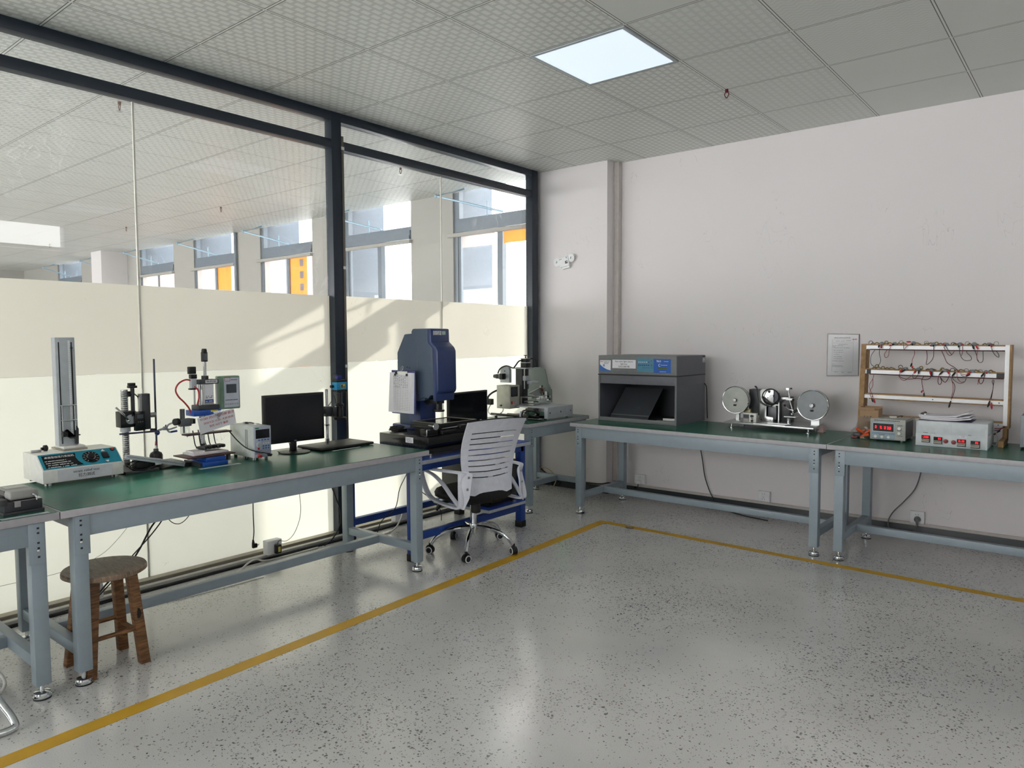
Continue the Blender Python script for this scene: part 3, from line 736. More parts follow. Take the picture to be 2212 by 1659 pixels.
b = MB().use(m_dgrey); b.box((.262, -3.878, .895), (.300, -3.842, 1.078), .003); b.use(m_steel).box((.266, -3.890, .93), (.290, -3.878, 1.078)); b.cyl((.275, -3.842, .965), (.275, -3.808, .965), .013); b.use(m_black).cyl((.285, -3.872, .878), (.285, -3.872, .896), .0025); b.cyl((.285, -3.872, .876), (.285, -3.872, .879), .005); b.build('sensor_block', parent=t)
b = MB().use(m_dgrey); b.cyl((.26, -3.912, .99), (.26, -3.912, 1.115), .0095); b.use(m_black).box((.245, -3.932, 1.108), (.275, -3.893, 1.120), .002); b.box((.25, -3.932, 1.120), (.27, -3.899, 1.134), .002); b.lathe((.252, -3.93, 1.078), [(.014, 0), (.014, .012), (0, .012)], (0, 1, 0)); b.tube([(.26, -3.905, 1.08), (.27, -3.89, 1.06), (.27, -3.884, 1.03)], .003); b.build('spindle', parent=t)
# ---- retort stand
t = thing('retort_stand', (.25, -3.795, T), 0, 'retort stand with thin blue-grey rod and white three-prong clamp', 'laboratory stand')
b = MB().use(m_dgrey); b.box((.21, -3.84, T), (.34, -3.70, T+.012), .003); b.build('base', parent=t)
b = MB().use(mat('blue_grey_rod', (70, 76, 92), .35, .6)); b.cyl((.25, -3.795, T+.01), (.25, -3.795, 1.253), .0048); b.build('rod', parent=t)
b = MB().use(mat('rod_steel_blue', (96, 100, 122), .3, .8)); b.cyl((.27, -3.985, .880), (.27, -3.80, .877), .0045); b.use(mat('boss_blue', (22, 40, 110), .35)).ball((.262, -3.795, .868), .013, (1, 1, 1.1)); b.use(m_black).cyl((.24, -3.815, .882), (.262, -3.805, .882), .010); b.build('boss_head', parent=t)
b = MB().use(m_lgrey); b.tube([(.265, -3.79, .880), (.27, -3.765, .888)], .006, 10, 1); b.box((.262, -3.768, .878), (.276, -3.745, .898), .003)
b.tube([(.27, -3.748, .892), (.27, -3.74, .905), (.27, -3.72, .912), (.27, -3.695, .914)], .0045); b.tube([(.27, -3.748, .884), (.27, -3.735, .880), (.27, -3.71, .886), (.27, -3.695, .890)], .0045); b.tube([(.27, -3.748, .882), (.27, -3.738, .868), (.27, -3.728, .865)], .0045)
b.use(m_blue).tube([(.27, -3.73, .8655), (.27, -3.695, .868)], .0055, 10, 1); b.use(m_black).cyl((.27, -3.756, .897), (.27, -3.752, .906), .003); b.build('clamp', parent=t)
# ---- bottle
t = thing('squeeze_bottle', (.335, -3.838, T), 0, 'black squeeze bottle with white nozzle and red tip before the retort stand', 'bottle')
c = (.335, -3.838, T)
b = MB().use(m_black); b.lathe(c, [(.028, 0), (.031, .003), (.031, .058), (.026, .070), (.012, .078), (.011, .084), (0, .084)], (0, 0, 1)); b.build('bottle_body', parent=t)
b = MB().use(mat('ribbed_grey_cap', (70, 78, 74), .5)); b.lathe((c[0], c[1], c[2]+.080), [(.012, 0), (.012, .010), (.008, .012), (0, .012)]); b.build('cap', parent=t)
b = MB().use(m_cream); b.lathe((c[0], c[1], c[2]+.091), [(.006, 0), (.004, .014), (.002, .03), (0, .03)]); b.use(m_redb).lathe((c[0], c[1], c[2]+.108), [(.0045, 0), (.002, .022), (0, .022)]); b.build('nozzle', parent=t)
# ---- dark wedge, adapter with its coiled lead, aluminium bar
b = MB().use(m_black); b.prism([(.36, -3.865, T), (.36, -3.69, T), (.36, -3.70, T+.010), (.36, -3.74, T+.020), (.36, -3.865, T+.006)], (.09, 0, 0), .001); b.build('black_pouch', tag=('flat black pouch lying between the bottle and the pneumatic press', 'pouch'))
t = thing('power_adapter', (.43, -3.955, T+.0145), 0, 'black power adapter brick under a coil of its own lead', 'adapter')
b = MB().use(m_black); b.box((.40, -3.99, T+.0145), (.455, -3.918, T+.060), .008, seg=3); b.build('brick', parent=t)
b = MB().use(m_blackg); pts = []
for k in range(40):
    a = k/40*4*PI; pts.append((.458+.012*math.sin(a*.5), -3.945+.075*math.cos(a)+.01*math.sin(k), T+.038+.026*math.sin(a)+(.004 if k > 20 else 0)))
b.tube([(.44, -3.99, T+.04)]+pts, .0028, 8, 2); b.build('lead', parent=t)
b = MB().use(m_cream); b.box((.47, -3.905, T+.030), (.472, -3.875, T+.042)); b.build('tag', parent=t)
t = thing('aluminium_bar', (.40, -3.87, T+.05), 0, 'long white aluminium bar sloping down over the black adapter', 'bar')
def along(p0, p1, w, h, bev=.002, m=None, nm='bar', par=None):
    p0 = Vector(p0); p1 = Vector(p1); d = p1-p0; yaw = math.atan2(d.y, d.x); pit = -math.asin(d.z/d.length)
    M_ = Matrix.Translation((p0+p1)/2) @ Matrix.Rotation(yaw, 4, 'Z') @ Matrix.Rotation(pit, 4, 'Y')
    return MB().use(m).box((-d.length/2, -w/2, -h/2), (d.length/2, w/2, h/2), bev, M_).build(nm, parent=par)
along((.47, -4.045, .795), (.47, -3.76, .719), .016, .022, .002, m_lgrey, 'extrusion', t)
along((.479, -4.04, .795), (.479, -3.765, .7215), .001, .002, 0, m_mgrey, 'groove', t)

# ---- pneumatic press with counter box
t = thing('pneumatic_press', (.47, -3.63, T), 0, 'blue-based pneumatic plug press with red air hose and counter box', 'testing machine')
b = MB().use(m_blue); b.box((.38, -3.70, T), (.555, -3.568, T+.022), .002); b.box((.385, -3.68, T+.022), (.545, -3.575, T+.044), .002); b.use(m_dgrey).box((.37, -3.712, T), (.54, -3.7005, T+.02)); b.build('base', parent=t)
b = MB().use(mat('dark_red_board', (70, 36, 38), .5)); b.box((.385, -3.775, T+.0475), (.545, -3.52, T+.0535), .001); b.build('lower_board', parent=t)
b = MB().use(m_mgrey); b.box((.40, -3.70, T+.044), (.53, -3.56, T+.0475)); b.box((.50, -3.55, T+.012), (.52, -3.535, T+.0475)); b.build('board_spacer', parent=t)
b = MB().use(m_chrome); b.cyl((.40, -3.625, T+.0535), (.40, -3.625, .955), .014); b.cyl((.40, -3.6, .86), (.40, -3.6, .955), .010); b.build('pillar', parent=t)
b = MB().use(mat('dark_red_board2', (52, 26, 30), .5)); b.box((.40, -3.735, .858), (.46, -3.49, .866), .001); b.use(m_chrome).cyl((.43, -3.72, .850), (.43, -3.72, .858), .003); b.build('upper_board', parent=t)
b = MB().use(m_blue); b.box((.36, -3.69, .955), (.45, -3.54, .985), .003); b.use(mat('yellow_tag', (190, 176, 60), .5)).box((.4505, -3.60, .972), (.4512, -3.56, .982)); b.build('head_plate', parent=t)
b = MB().use(m_dgrey); b.box((.365, -3.662, .985), (.445, -3.545, 1.010), .004); b.build('cylinder_foot', parent=t); b = MB().use(m_dgrey); b.box((.368, -3.655, 1.119), (.44, -3.545, 1.143), .004); b.cyl((.40, -3.60, 1.143), (.40, -3.60, 1.162), .018); b.build('cylinder_cap', parent=t)
b = MB().use(m_steel); b.cyl((.40, -3.600, 1.010), (.40, -3.600, 1.12), .036, seg=32)
for dx in (-.028, .03):
    for y in (-3.646, -3.554): b.cyl((.40+dx, y, 1.01), (.40+dx, y, 1.12), .005)
b.box((.432, -3.623, 1.01), (.4365, -3.574, 1.12)); cy = b.build('cylinder', parent=t)
b = MB().use(m_paper); b.box((.4366, -3.622, 1.038), (.4371, -3.576, 1.117)); b.use(mat('label_blue', (24, 64, 140), .5)).box((.4371, -3.622, 1.022), (.4373, -3.576, 1.037)); lb = b.build('sticker', parent=cy, smooth=0)
b = MB().use(m_inkw); marks(b, (.4375, -3.619, 1.026), XA, UZ, .036, .006, 3, .95); b.use(m_ink)
marks(b, (.4373, -3.618, 1.053), XA, UZ, .034, .005, 4); marks(b, (.4373, -3.618, 1.045), XA, UZ, .034, .005, 5); b.build('print', parent=lb, smooth=0)
b = MB().use(m_paper); b.box((.4402, -3.619, 1.124), (.4407, -3.553, 1.140)); lb = b.build('number_label', parent=t, smooth=0)
text('VR-073-061', (.4411, -3.586, 1.132), .0115, m_ink, lb, XA, UZ, bold=.0002)
b = MB().use(m_chrome); b.cyl((.40, -3.6, 1.162), (.40, -3.6, 1.238), .0085); b.build('piston_rod', parent=t)
b = MB().use(m_black); b.lathe((.40, -3.6, 1.236), [(.0155, 0), (.0165, .003), (.0165, .048), (.0135, .052), (.0135, .062), (.0115, .064), (.0115, .068), (0, .069)]); b.use(m_mgrey).box((.4155, -3.611, 1.243), (.4175, -3.592, 1.280)); b.build('top_knob', parent=t)
b = MB().use(m_lgrey); b.box((.395, -3.684, 1.10), (.42, -3.655, 1.150), .002); b.use(m_black).box((.394, -3.685, 1.150), (.421, -3.653, 1.172), .002); b.box((.397, -3.694, 1.174), (.42, -3.656, 1.212), .003); b.box((.397, -3.69, 1.092), (.42, -3.66, 1.10)); b.use(m_steel).cyl((.408, -3.655, 1.131), (.408, -3.635, 1.131), .007); b.build('solenoid_valve', parent=t)
b = MB().use(m_redb); b.tube([(.408, -3.684, 1.142), (.408, -3.71, 1.145), (.408, -3.745, 1.128), (.408, -3.762, 1.095), (.408, -3.748, 1.06), (.408, -3.72, 1.03), (.41, -3.695, .995), (.41, -3.685, .962)], .0042); b.tube([(.418, -3.668, 1.108), (.43, -3.655, 1.09), (.43, -3.65, 1.055), (.425, -3.66, 1.01)], .0042); b.build('air_hose', parent=t)
b = MB().use(m_mgrey); b.box((.39, -3.748, .905), (.42, -3.688, .945), .004); b.cyl((.405, -3.730, .945), (.405, -3.730, .995), .012); b.use(m_black).box((.39, -3.69, .915), (.425, -3.67, .942), .003); b.build('air_regulator', parent=t)
b = MB().use(m_clear); b.lathe((.405, -3.718, .867), [(.022, 0), (.023, .003), (.023, .038)]); b.use(m_mgrey).cyl((.405, -3.724, .870), (.405, -3.724, .905), .005); b.build('filter_bowl', parent=t)
b = MB().use(m_black); b.lathe((.408, -3.754, .932), [(.018, 0), (.018, .022), (.016, .024)], (.35, -.94, 0)); b.use(m_inkw).lathe((.4155, -3.774, .932), [(.0155, 0), (0, .0005)], (.35, -.94, 0)); b.build('pressure_gauge', parent=t)
b = MB().use(mat('green_case', (112, 146, 124), .4)); b.box((.345, -3.515, .975), (.40, -3.40, 1.155), .006); cb = b.build('counter_box', parent=t)
b = MB().use(mat('pale_front_sheet', (196, 202, 216), .45)); b.box((.4002, -3.495, .985), (.4012, -3.408, 1.145)); b.use(m_lcd).box((.4013, -3.482, 1.062), (.4018, -3.423, 1.110)); b.use(m_lgrey)
for k in range(6): b.cyl((.401, -3.485+.0135*k, 1.002), (.405, -3.485+.0135*k, 1.002), .0048, seg=14)
fs = b.build('front_sheet', parent=cb)
b = MB().use(m_ink); marks(b, (.4014, -3.488, 1.022), XA, UZ, .072, .006, 6, .95); marks(b, (.4014, -3.452, 1.131), XA, UZ, .030, .006, 7, .9, .6); b.build('print', parent=fs, smooth=0)
b = MB().use(m_inkr); 
for z in (1.126, 1.148):
    b.box((.4013, -3.492, z), (.4018, -3.458, z+.0018))
for y in (-3.492, -3.4598): b.box((.4013, y, 1.126), (.4018, y+.0018, 1.1495))
b.build('stamp', parent=fs, smooth=0)
b = MB().use(m_chrome); b.tube([(.40, -3.55, 1.13), (.39, -3.53, 1.148), (.38, -3.512, 1.15)], .003); b.build('box_bracket', parent=t)
# handwritten paper taped to the press
t = thing('handwritten_note', (.462, -3.575, .87), 0, 'torn white paper with red handwriting taped across the press', 'note')
b = MB().use(m_paper)
Pn = [(-.105, .03), (-.02, .045), (.04, .058), (.10, .068), (.108, .01), (.112, -.012), (.03, -.028), (-.09, -.055)]
NC = Vector((.466, -3.578, .916))
b.prism([NC+Vector((0, u, v)) for u, v in Pn], (.0006, 0, 0)); sh = b.build('sheet', parent=t, smooth=0)
NU = Vector((0, -.17, .985)); NX = Vector((0, .985, .17))
text('V1260 对5分 每1分钟 拔/次', NC+Vector((.0012, .005, .036)), .0165, m_inkr, sh, NX, NU); text('2020.9.25 15:20—9.29 20:00', NC+Vector((.0012, .012, .013)), .0145, m_inkr, sh, NX, NU); text('铁壳 10万个 备用', NC+Vector((.0012, .012, -.009)), .014, m_inkr, sh, NX, NU)
b = MB().use(M_glass('clear_tape', haze=.35, tint=(.95, .96, .97))); b.prism([NC+Vector((.0014, -.02, .06)), NC+Vector((.0014, .045, .064)), NC+Vector((.0014, .02, .03)), NC+Vector((.0014, .014, .018)), NC+Vector((.0014, .006, .018))], (.0003, 0, 0)); b.build('tape', parent=t, smooth=0)
# plugs under test and the cables down to them
m_foam = mat('white_foam', (214, 210, 212), .8, var=.12, scale=60)
b = MB().use(m_foam); b.box((.40, -3.735, T+.0537), (.515, -3.54, T+.066), .005); b.box((.41, -3.72, T+.066), (.49, -3.66, T+.074), .004); b.build('foam_pad', tag=('crumpled white foam pad on the dark red board of the press', 'foam'))
plug0 = None
for k, (y, x, a) in enumerate(((-3.655, .46, .35), (-3.625, .455, .3), (-3.60, .45, .2), (-3.575, .455, .3), (-3.545, .445, .15))):
    if plug0 is None:
        o = thing('black_plug', (x, y, T+.074), a, None, 'plug', 'black plugs lying on the press foam')
        b = MB().use(m_black); b.obox((0, 0, .010), (.050, .022, .018), (0, 0, 0), .006); b.cyl((-.04, 0, .010), (-.024, 0, .010), .005, .008); b.build('plug_body', parent=o, local=True)
        b = MB().use(m_black); b.tube([(-.038, 0, .010), (-.05, 0, .03), (-.052, -.01, .10)], .0028); b.build('cable', parent=o, local=True); plug0 = o
    else:
        o = copy_tree(plug0); o.location = (x, y, T+.0745); o.rotation_euler = (0, 0, a)
    o['label'] = ('black moulded plug nearest the pillar on the press foam', 'black plug second from the pillar on the press foam', 'black plug in the middle of the row on the press foam', 'black plug second from the right on the press foam', 'black plug at the right end of the press foam')[k]
b = MB().use(m_lgrey); b.box((.583, -3.745, T+.0002), (.612, -3.527, T+.0012)); b.use(m_ink)
for k in range(40): b.box((.606, -3.74+.0052*k, T+.0012), (.611, -3.7396+.0052*k, T+.0014))
b.build('steel_ruler', smooth=0, tag=('thin steel ruler flat on the bench before the blue press base', 'ruler'))

# ---- electronic load
t = thing('electronic_load', (.465, -3.38, T), 0, 'light grey electronic load with dark screen and blue keys', 'instrument')
b = MB().use(mat('pale_enamel', (196, 202, 198), .4)); b.box((.345, -3.436, T+.014), (.578, -3.335, .887), .003)
b.use(m_black)
for x in (.37, .47, .56):
    for y in (-3.42, -3.35): b.cyl((x, y, T), (x, y, T+.015), .009)
b.use(m_ink)
for k in range(24):
    z = .745+.0052*k; b.box((.50, -3.4364, z), (.508, -3.4359, z+.003)); b.box((.515, -3.4364, z-.001), (.523, -3.4359, z+.002))
b.build('case', parent=t)
b = MB().use(mat('bezel_lilac', (176, 182, 198), .4)); b.box((.578, -3.436, T+.014), (.588, -3.335, .887), .003); fr = b.build('front_panel', parent=t)
b = MB().use(m_screen); b.box((.5882, -3.427, .822), (.5890, -3.345, .870)); b.build('screen', parent=fr, smooth=0)
b = MB().use(mat('key_blue', (40, 104, 176), .4))
for k in range(4): b.box((.5882, -3.414+.018*k, .810), (.5905, -3.402+.018*k, .816), .001)
for r_ in range(2):
    for k in range(3): b.box((.5882, -3.388+.0155*k, .776-.012*r_), (.5905, -3.378+.0155*k, .783-.012*r_), .001)
b.use(m_cream)
for k in range(3): b.box((.5882, -3.388+.0155*k, .791), (.5905, -3.378+.0155*k, .797), .001)
b.use(m_redb).cyl((.588, -3.412, .768), (.591, -3.412, .768), .006); b.build('keypad', parent=fr)
b = MB().use(m_lgrey).cyl((.588, -3.412, .789), (.603, -3.412, .789), .014, .012); b.build('knob', parent=fr)
b = MB().use(m_mgrey)
for k in range(4): b.box((.5881, -3.432, .740+.006*k), (.5886, -3.339, .7415+.006*k))
b.use(mat('maker_green', (30, 120, 80), .5)).box((.5882, -3.430, .874), (.5886, -3.408, .881)); b.build('vent_grooves', parent=fr, smooth=0)
for nm, y, m_ in (('red_terminal', -3.410, m_redb), ('black_terminal', -3.352, m_black)):
    b = MB().use(m_).lathe((.588, y, .729), [(.009, 0), (.009, .006), (.007, .008), (.008, .020), (0, .021)], (1, 0, 0)); b.build(nm, parent=t)
b = MB().use(m_black); b.tube([(.43, -3.49, .86), (.50, -3.48, .81), (.56, -3.465, .775), (.60, -3.43, .755), (.612, -3.39, .745), (.618, -3.355, .734), (.608, -3.345, .730)], .0032); b.build('test_cable', tag=('black cable looping from the press board to the electronic load', 'cable'))
t = thing('usb_lead', (.46, -3.39, .8875), 0, 'short black adapter lead with two white plugs on top of the electronic load', 'cable')
b = MB().use(m_black); b.tube([(.42, -3.375, .892), (.46, -3.38, .897), (.50, -3.375, .893)], .003); b.box((.405, -3.383, .888), (.425, -3.367, .897), .002); b.build('lead', parent=t)
b = MB().use(m_cream); b.box((.385, -3.382, .8885), (.403, -3.368, .896), .001); b.box((.50, -3.384, .8878), (.53, -3.366, .897), .002); b.build('plugs', parent=t)

# ---- monitor
def monitor(loc, rz, w, h, zc, label, stand=True, dz=0):
    t = thing('monitor', loc, rz, label, 'monitor')
    b = MB().use(m_black); b.box((-.012, -w/2, zc-h/2), (.012, w/2, zc+h/2), .003); b.box((-.03, -w*.35, zc-h*.35), (-.011, w*.35, zc+h*.30), .006); b.build('case', parent=t, local=True)
    b = MB().use(m_screen); b.box((.0122, -w/2+.012, zc-h/2+.018), (.0130, w/2-.012, zc+h/2-.012)); b.build('screen', parent=t, local=True, smooth=0)
    b = MB().use(m_lgrey).box((.0122, -.008, zc-h/2+.006), (.0128, .008, zc-h/2+.010)); b.build('maker_mark', parent=t, local=True, smooth=0)
    b = MB().use(m_black); b.box((-.022, -.018, .006), (-.004, .018, zc-h/2+.02), .003); b.build('stand', parent=t, local=True)
    b = MB().use(m_black); b.lathe((0, 0, 0), [(.088, 0), (.09, .002), (.086, .006), (.02, .010), (0, .010)], (0, 0, 1), 40); 
    bmesh.ops.scale(b.bm, vec=(1.0, 1.0, 1), verts=b.bm.verts[:]); b.build('foot', parent=t, local=True); return t
monitor((.50, -3.13, T), math.radians(-3), .385, .275, .20, 'black monitor on a round foot beside the electronic load')
b = MB().use(m_black); b.tube([(.46, -3.215, T+.012), (.48, -3.20, T+.002), (.50, -3.17, T+.004), (.485, -3.15, T+.03), (.46, -3.14, T+.06)], .0025); b.build('monitor_lead', tag=('small loop of black lead between load and monitor', 'cable'))

# ---- video microscope
t = thing('video_microscope', (.50, -2.83, T), 0, 'black video microscope with bright blue camera on a pole stand', 'microscope')
b = MB().use(m_black); b.box((.375, -3.03, T+.003), (.615, -2.64, T+.019), .007, seg=3)
for x, y in ((.40, -3.0), (.59, -3.0), (.40, -2.67), (.59, -2.67)): b.cyl((x, y, T), (x, y, T+.004), .01)
b.build('base_plate', parent=t)
b = MB().use(m_chrome); b.cyl((.42, -2.845, T+.019), (.42, -2.845, 1.046), .010); b.use(m_black).cyl((.42, -2.845, T+.019), (.42, -2.845, T+.042), .014); b.cyl((.42, -2.845, 1.044), (.42, -2.845, 1.049), .0105); b.cyl((.42, -2.845, .825), (.42, -2.845, .835), .015); b.build('pole', parent=t)
b = MB().use(m_dgrey); b.box((.40, -2.868, .885), (.445, -2.822, .945), .004); b.box((.41, -2.822, .88), (.455, -2.788, .94), .005); b.use(m_black).lathe((.425, -2.868, .915), [(.008, 0), (.008, .006), (.018, .008), (.018, .020), (0, .021)], (0, -1, 0)); b.use(m_chrome).cyl((.45, -2.812, .94), (.45, -2.80, .942), .007); b.build('focus_arm', parent=t)
cx, cy = .44, -2.765
b = MB().use(m_black); b.lathe((cx, cy, .862), [(.030, -.004), (.040, -.004), (.041, .006), (.038, .012), (.022, .014), (.022, .062), (.020, .064), (.020, .078), (.028, .08), (.028, .092), (.019, .095), (.017, .098), (.017, .152), (.015, .155), (.015, .168), (0, .168)], (0, 0, 1), 36); b.build('lens_tube', parent=t)
b = MB().use(mat('camera_blue', (32, 140, 190), .35)); b.box((cx-.028, cy-.038, 1.043), (cx+.028, cy+.038, 1.091), .002)
b.use(m_black).box((cx-.0285, cy-.0385, 1.030), (cx+.0285, cy+.0385, 1.0425), .002); b.box((cx-.0285, cy-.0385, 1.0915), (cx+.0285, cy+.0385, 1.105), .003)
b.use(m_black).cyl((cx-.005, cy-.039, 1.065), (cx-.005, cy-.058, 1.065), .009); b.cyl((cx, cy+.038, 1.066), (cx, cy+.048, 1.066), .004); cm = b.build('camera_body', parent=t)
b = MB().use(mat('yellow_sticker', (196, 180, 84), .5)); b.box((cx+.0282, cy-.008, 1.052), (cx+.0286, cy+.025, 1.078)); b.use(m_ink).box((cx+.0287, cy-.005, 1.055), (cx+.0289, cy+.007, 1.075)); b.box((cx+.0287, cy+.011, 1.057), (cx+.0289, cy+.021, 1.064)); b.build('sticker', parent=cm, smooth=0)
b = MB().use(mat('vga_blue', (30, 40, 120), .4)); b.box((cx-.012, cy-.018, 1.105), (cx+.012, cy+.014, 1.130), .003); b.cyl((cx, cy-.014, 1.128), (cx, cy-.014, 1.138), .003); b.build('plug', parent=cm)
b = MB().use(m_black); b.tube([(cx, cy-.004, 1.13), (cx-.005, cy-.018, 1.142), (cx-.01, cy-.038, 1.13), (cx-.012, cy-.045, 1.08), (cx-.01, cy-.04, 1.0), (cx-.01, cy-.062, .96), (.42, -2.86, .92), (.41, -2.865, .83), (.40, -2.86, .76)], .002); b.tube([(cx, cy-.04, 1.01), (cx, cy-.03, .98), (cx, cy-.022, .955)], .002); b.build('leads', parent=t)
b = MB().use(m_paper); b.prism([(.623, -2.965, T+.0003), (.640, -2.962, T+.0003), (.632, -2.76, T+.0003), (.620, -2.76, T+.0003)], (0, 0, .0004)); b.build('paper_slip', smooth=0, tag=('thin slip of white paper by the microscope base', 'paper'))

# ---- meter and black fixture on the near left bench
t = thing('cable_fixture', (.90, -4.62, T), 0, 'dark metal clamping fixture at the left edge of the picture', 'fixture')
b = MB().use(m_dgrey); b.box((.80, -4.69, T), (.985, -4.555, T+.012), .002); b.box((.83, -4.685, T+.012), (.98, -4.56, T+.050), .003); b.box((.84, -4.685, T+.050), (.93, -4.665, T+.066), .002); b.box((.93, -4.70, T+.040), (.99, -4.675, T+.062), .002); b.build('block', parent=t)
b = MB().use(m_steel); b.box((.935, -4.66, T+.0505), (.992, -4.565, T+.0525)); b.box((.9905, -4.655, T+.030), (.9925, -4.635, T+.0525)); b.build('steel_bracket', parent=t, smooth=0)
b = MB().use(m_black); b.tube([(.95, -4.69, T+.05), (.96, -4.72, T+.045), (.97, -4.78, T+.03), (.98, -4.85, T+.004)], .007); b.tube([(.95, -4.69, T+.06), (.96, -4.70, T+.072), (.965, -4.715, T+.06), (.97, -4.73, T+.045)], .0018); b.build('cord', parent=t)
t = thing('multimeter', (.90, -4.61, T+.054), 0, 'worn grey handheld meter lying face up on the dark fixture', 'meter')
b = MB().use(mat('meter_grey', (146, 146, 144), .45)); b.box((.82, -4.668, T+.0535), (.985, -4.572, T+.086), .010, seg=3); b.use(m_lcd).box((.85, -4.655, T+.0862), (.90, -4.585, T+.0868)); b.use(m_mgrey).box((.915, -4.665, T+.0862), (.921, -4.575, T+.0866)); b.build('case', parent=t)
b = MB().use(mat('grip_dark', (92, 90, 88), .6)); b.box((.86, -4.6695, T+.056), (.93, -4.6645, T+.084), .002); b.build('side_grip', parent=t)
b = MB().use(m_chrome); b.tube([(.985, -4.598, T+.07), (.998, -4.594, T+.07), (1.004, -4.588, T+.062), (1.004, -4.586, T+.05)], .003); b.build('hook', parent=t)
b = MB().use(m_redb); b.cyl((.585, -4.69, T+.012), (.565, -4.575, T+.012), .006, .005); b.lathe((.572, -4.612, T+.012), [(.004, 0), (.010, .001), (.010, .004), (.004, .005)], (-.17, .98, 0)); b.cyl((.565, -4.575, T+.012), (.563, -4.56, T+.012), .004, .001); b.build('red_test_probe', tag=('red meter test probe lying at the left edge', 'probe'))
b = MB().use(m_lgrey); b.box((1.018, -4.71, T+.0002), (1.045, -4.557, T+.0011)); b.use(m_ink)
for k in range(28): b.box((1.034, -4.705+.0052*k, T+.0011), (1.042, -4.7045+.0052*k, T+.0013))
b.build('steel_ruler', smooth=0, tag=('steel ruler along the bench front before the dark fixture', 'ruler'))

# ---- round wooden stool
m_oak = M_wood('worn_wood', (72, 46, 26), (142, 100, 62)); m_seat = M_wood('worn_seat', (96, 78, 62), (150, 128, 108), (3, 14, 3), .4)
t = thing('round_stool', (.90, -4.32, 0), 0, 'worn round wooden stool under the left bench', 'stool')
b = MB().use(m_seat); b.lathe((.90, -4.32, .389), [(.148, 0), (.158, .006), (.158, .018), (.154, .024), (0, .024)], (0, 0, 1), 48); b.build('seat', parent=t)
for k, (dx, dy) in enumerate(((-1, -1), (-1, 1), (1, -1), (1, 1))):
    f = Vector((.895+dx*.105, -4.322+dy*.105, 0)); tp = Vector((.90+dx*.072, -4.32+dy*.072, .389)); b = MB().use(m_oak)
    h = .019; A_ = [f+Vector((i*h, j*h, 0)) for i, j in ((-1, -1), (1, -1), (1, 1), (-1, 1))]; d = tp-f
    b.prism(A_, d, .002); lg = b.build('leg', parent=t)
    if (dx, dy) == (1, 1):
        b = MB().use(m_black); q = f+d*.55+Vector((h+.0008, 0, 0)); b.prism([q+Vector((0, -.006, -.03)), q+Vector((0, .004, -.02)), q+Vector((0, .010, .0)), q+Vector((0, .004, .02)), q+Vector((0, -.004, .025)), q+Vector((0, -.008, 0))], (.0006, 0, 0)); b.build('paint_stain', parent=lg, smooth=0)
    b = MB().use(m_oak)
b = MB().use(m_oak)
def lg_at(dx, dy, z): f = Vector((.895+dx*.105, -4.322+dy*.105, 0)); tp = Vector((.90+dx*.072, -4.32+dy*.072, .389)); return f+(tp-f)*(z/.389)
for a_, c_, z in (((-1, -1), (-1, 1), .155), ((1, -1), (1, 1), .150), ((-1, -1), (1, -1), .125), ((-1, 1), (1, 1), .130)):
    MB().use(m_oak).cyl(lg_at(*a_, z), lg_at(*c_, z), .0095).build('rung', parent=t)

# ---- blue measuring table with its granite machine
m_btab = mat('blue_table_top', (44, 82, 176), .35); m_bleg = mat('blue_table_paint', (24, 62, 140), .35)
t = thing('measuring_table', (.58, -2.03, 0), 0, 'bright blue steel table carrying the measuring machine', 'table')
b = MB().use(m_lgrey); b.box((.20, -2.588, .593), (.915, -1.455, .617), .002); b.use(m_btab).box((.203, -2.586, .617), (.912, -1.458, .621)); b.build('tabletop', parent=t)
b = MB().use(m_bleg); b.box((.84, -2.56, .548), (.88, -1.49, .592), .002); b.box((.22, -2.56, .548), (.26, -1.49, .592), .002); b.box((.26, -1.53, .548), (.84, -1.49, .592)); b.box((.26, -2.56, .548), (.84, -2.54, .592)); b.build('apron', parent=t)
for x, y in ((.828, -1.525), (.828, -2.575), (.22, -1.525), (.22, -2.575)):
    b = MB().use(m_bleg); b.box((x, y, .03), (x+.052, y+.052, .592), .003); b.use(m_black).box((x-.003, y-.003, 0), (x+.055, y+.055, .045), .003); b.build('leg', parent=t)
b = MB().use(m_bleg); b.box((.83, -2.523, .12), (.87, -1.52, .165), .002); b.box((.23, -2.523, .12), (.27, -1.52, .165), .002); b.box((.27, -1.52, .17), (.83, -1.485, .21), .002); b.build('stretcher', parent=t)
b = MB().use(m_btab); b.box((.40, -1.92, .185), (.92, -1.53, .200)); b.use(m_lgrey).box((.921, -1.92, .183), (.926, -1.53, .202)); b.box((.40, -1.926, .183), (.926, -1.921, .202)); b.build('computer_shelf', parent=t, smooth=0)
t = thing('desktop_computer', (.64, -1.66, .2005), 0, 'black computer tower on the low shelf of the blue table', 'computer')
b = MB().use(m_black); b.box((.42, -1.86, .2105), (.87, -1.56, .50), .004); b.use(m_lgrey).box((.43, -1.85, .501), (.86, -1.57, .505)); b.use(m_black)
for x in (.45, .84):
    for y in (-1.83, -1.59): b.cyl((x, y, .2005), (x, y, .212), .012)
b.build('case', parent=t)
b = MB().use(m_blackg); b.box((.8702, -1.85, .22), (.878, -1.57, .49), .003); b.use(m_lgrey).box((.8782, -1.73, .44), (.8788, -1.69, .445)); b.build('front_bezel', parent=t)
m_gran = mat('black_granite', (20, 22, 22), .22, var=.3, scale=150); m_mblue = mat('machine_blue', (42, 60, 108), .33, var=.03); m_mblue2 = mat('machine_side_blue', (66, 82, 104), .42, var=.03)
t = thing('measuring_machine', (.66, -2.1, .621), 0, 'tall blue optical measuring machine on a black granite bed', 'measuring machine')
b = MB().use(m_gran)
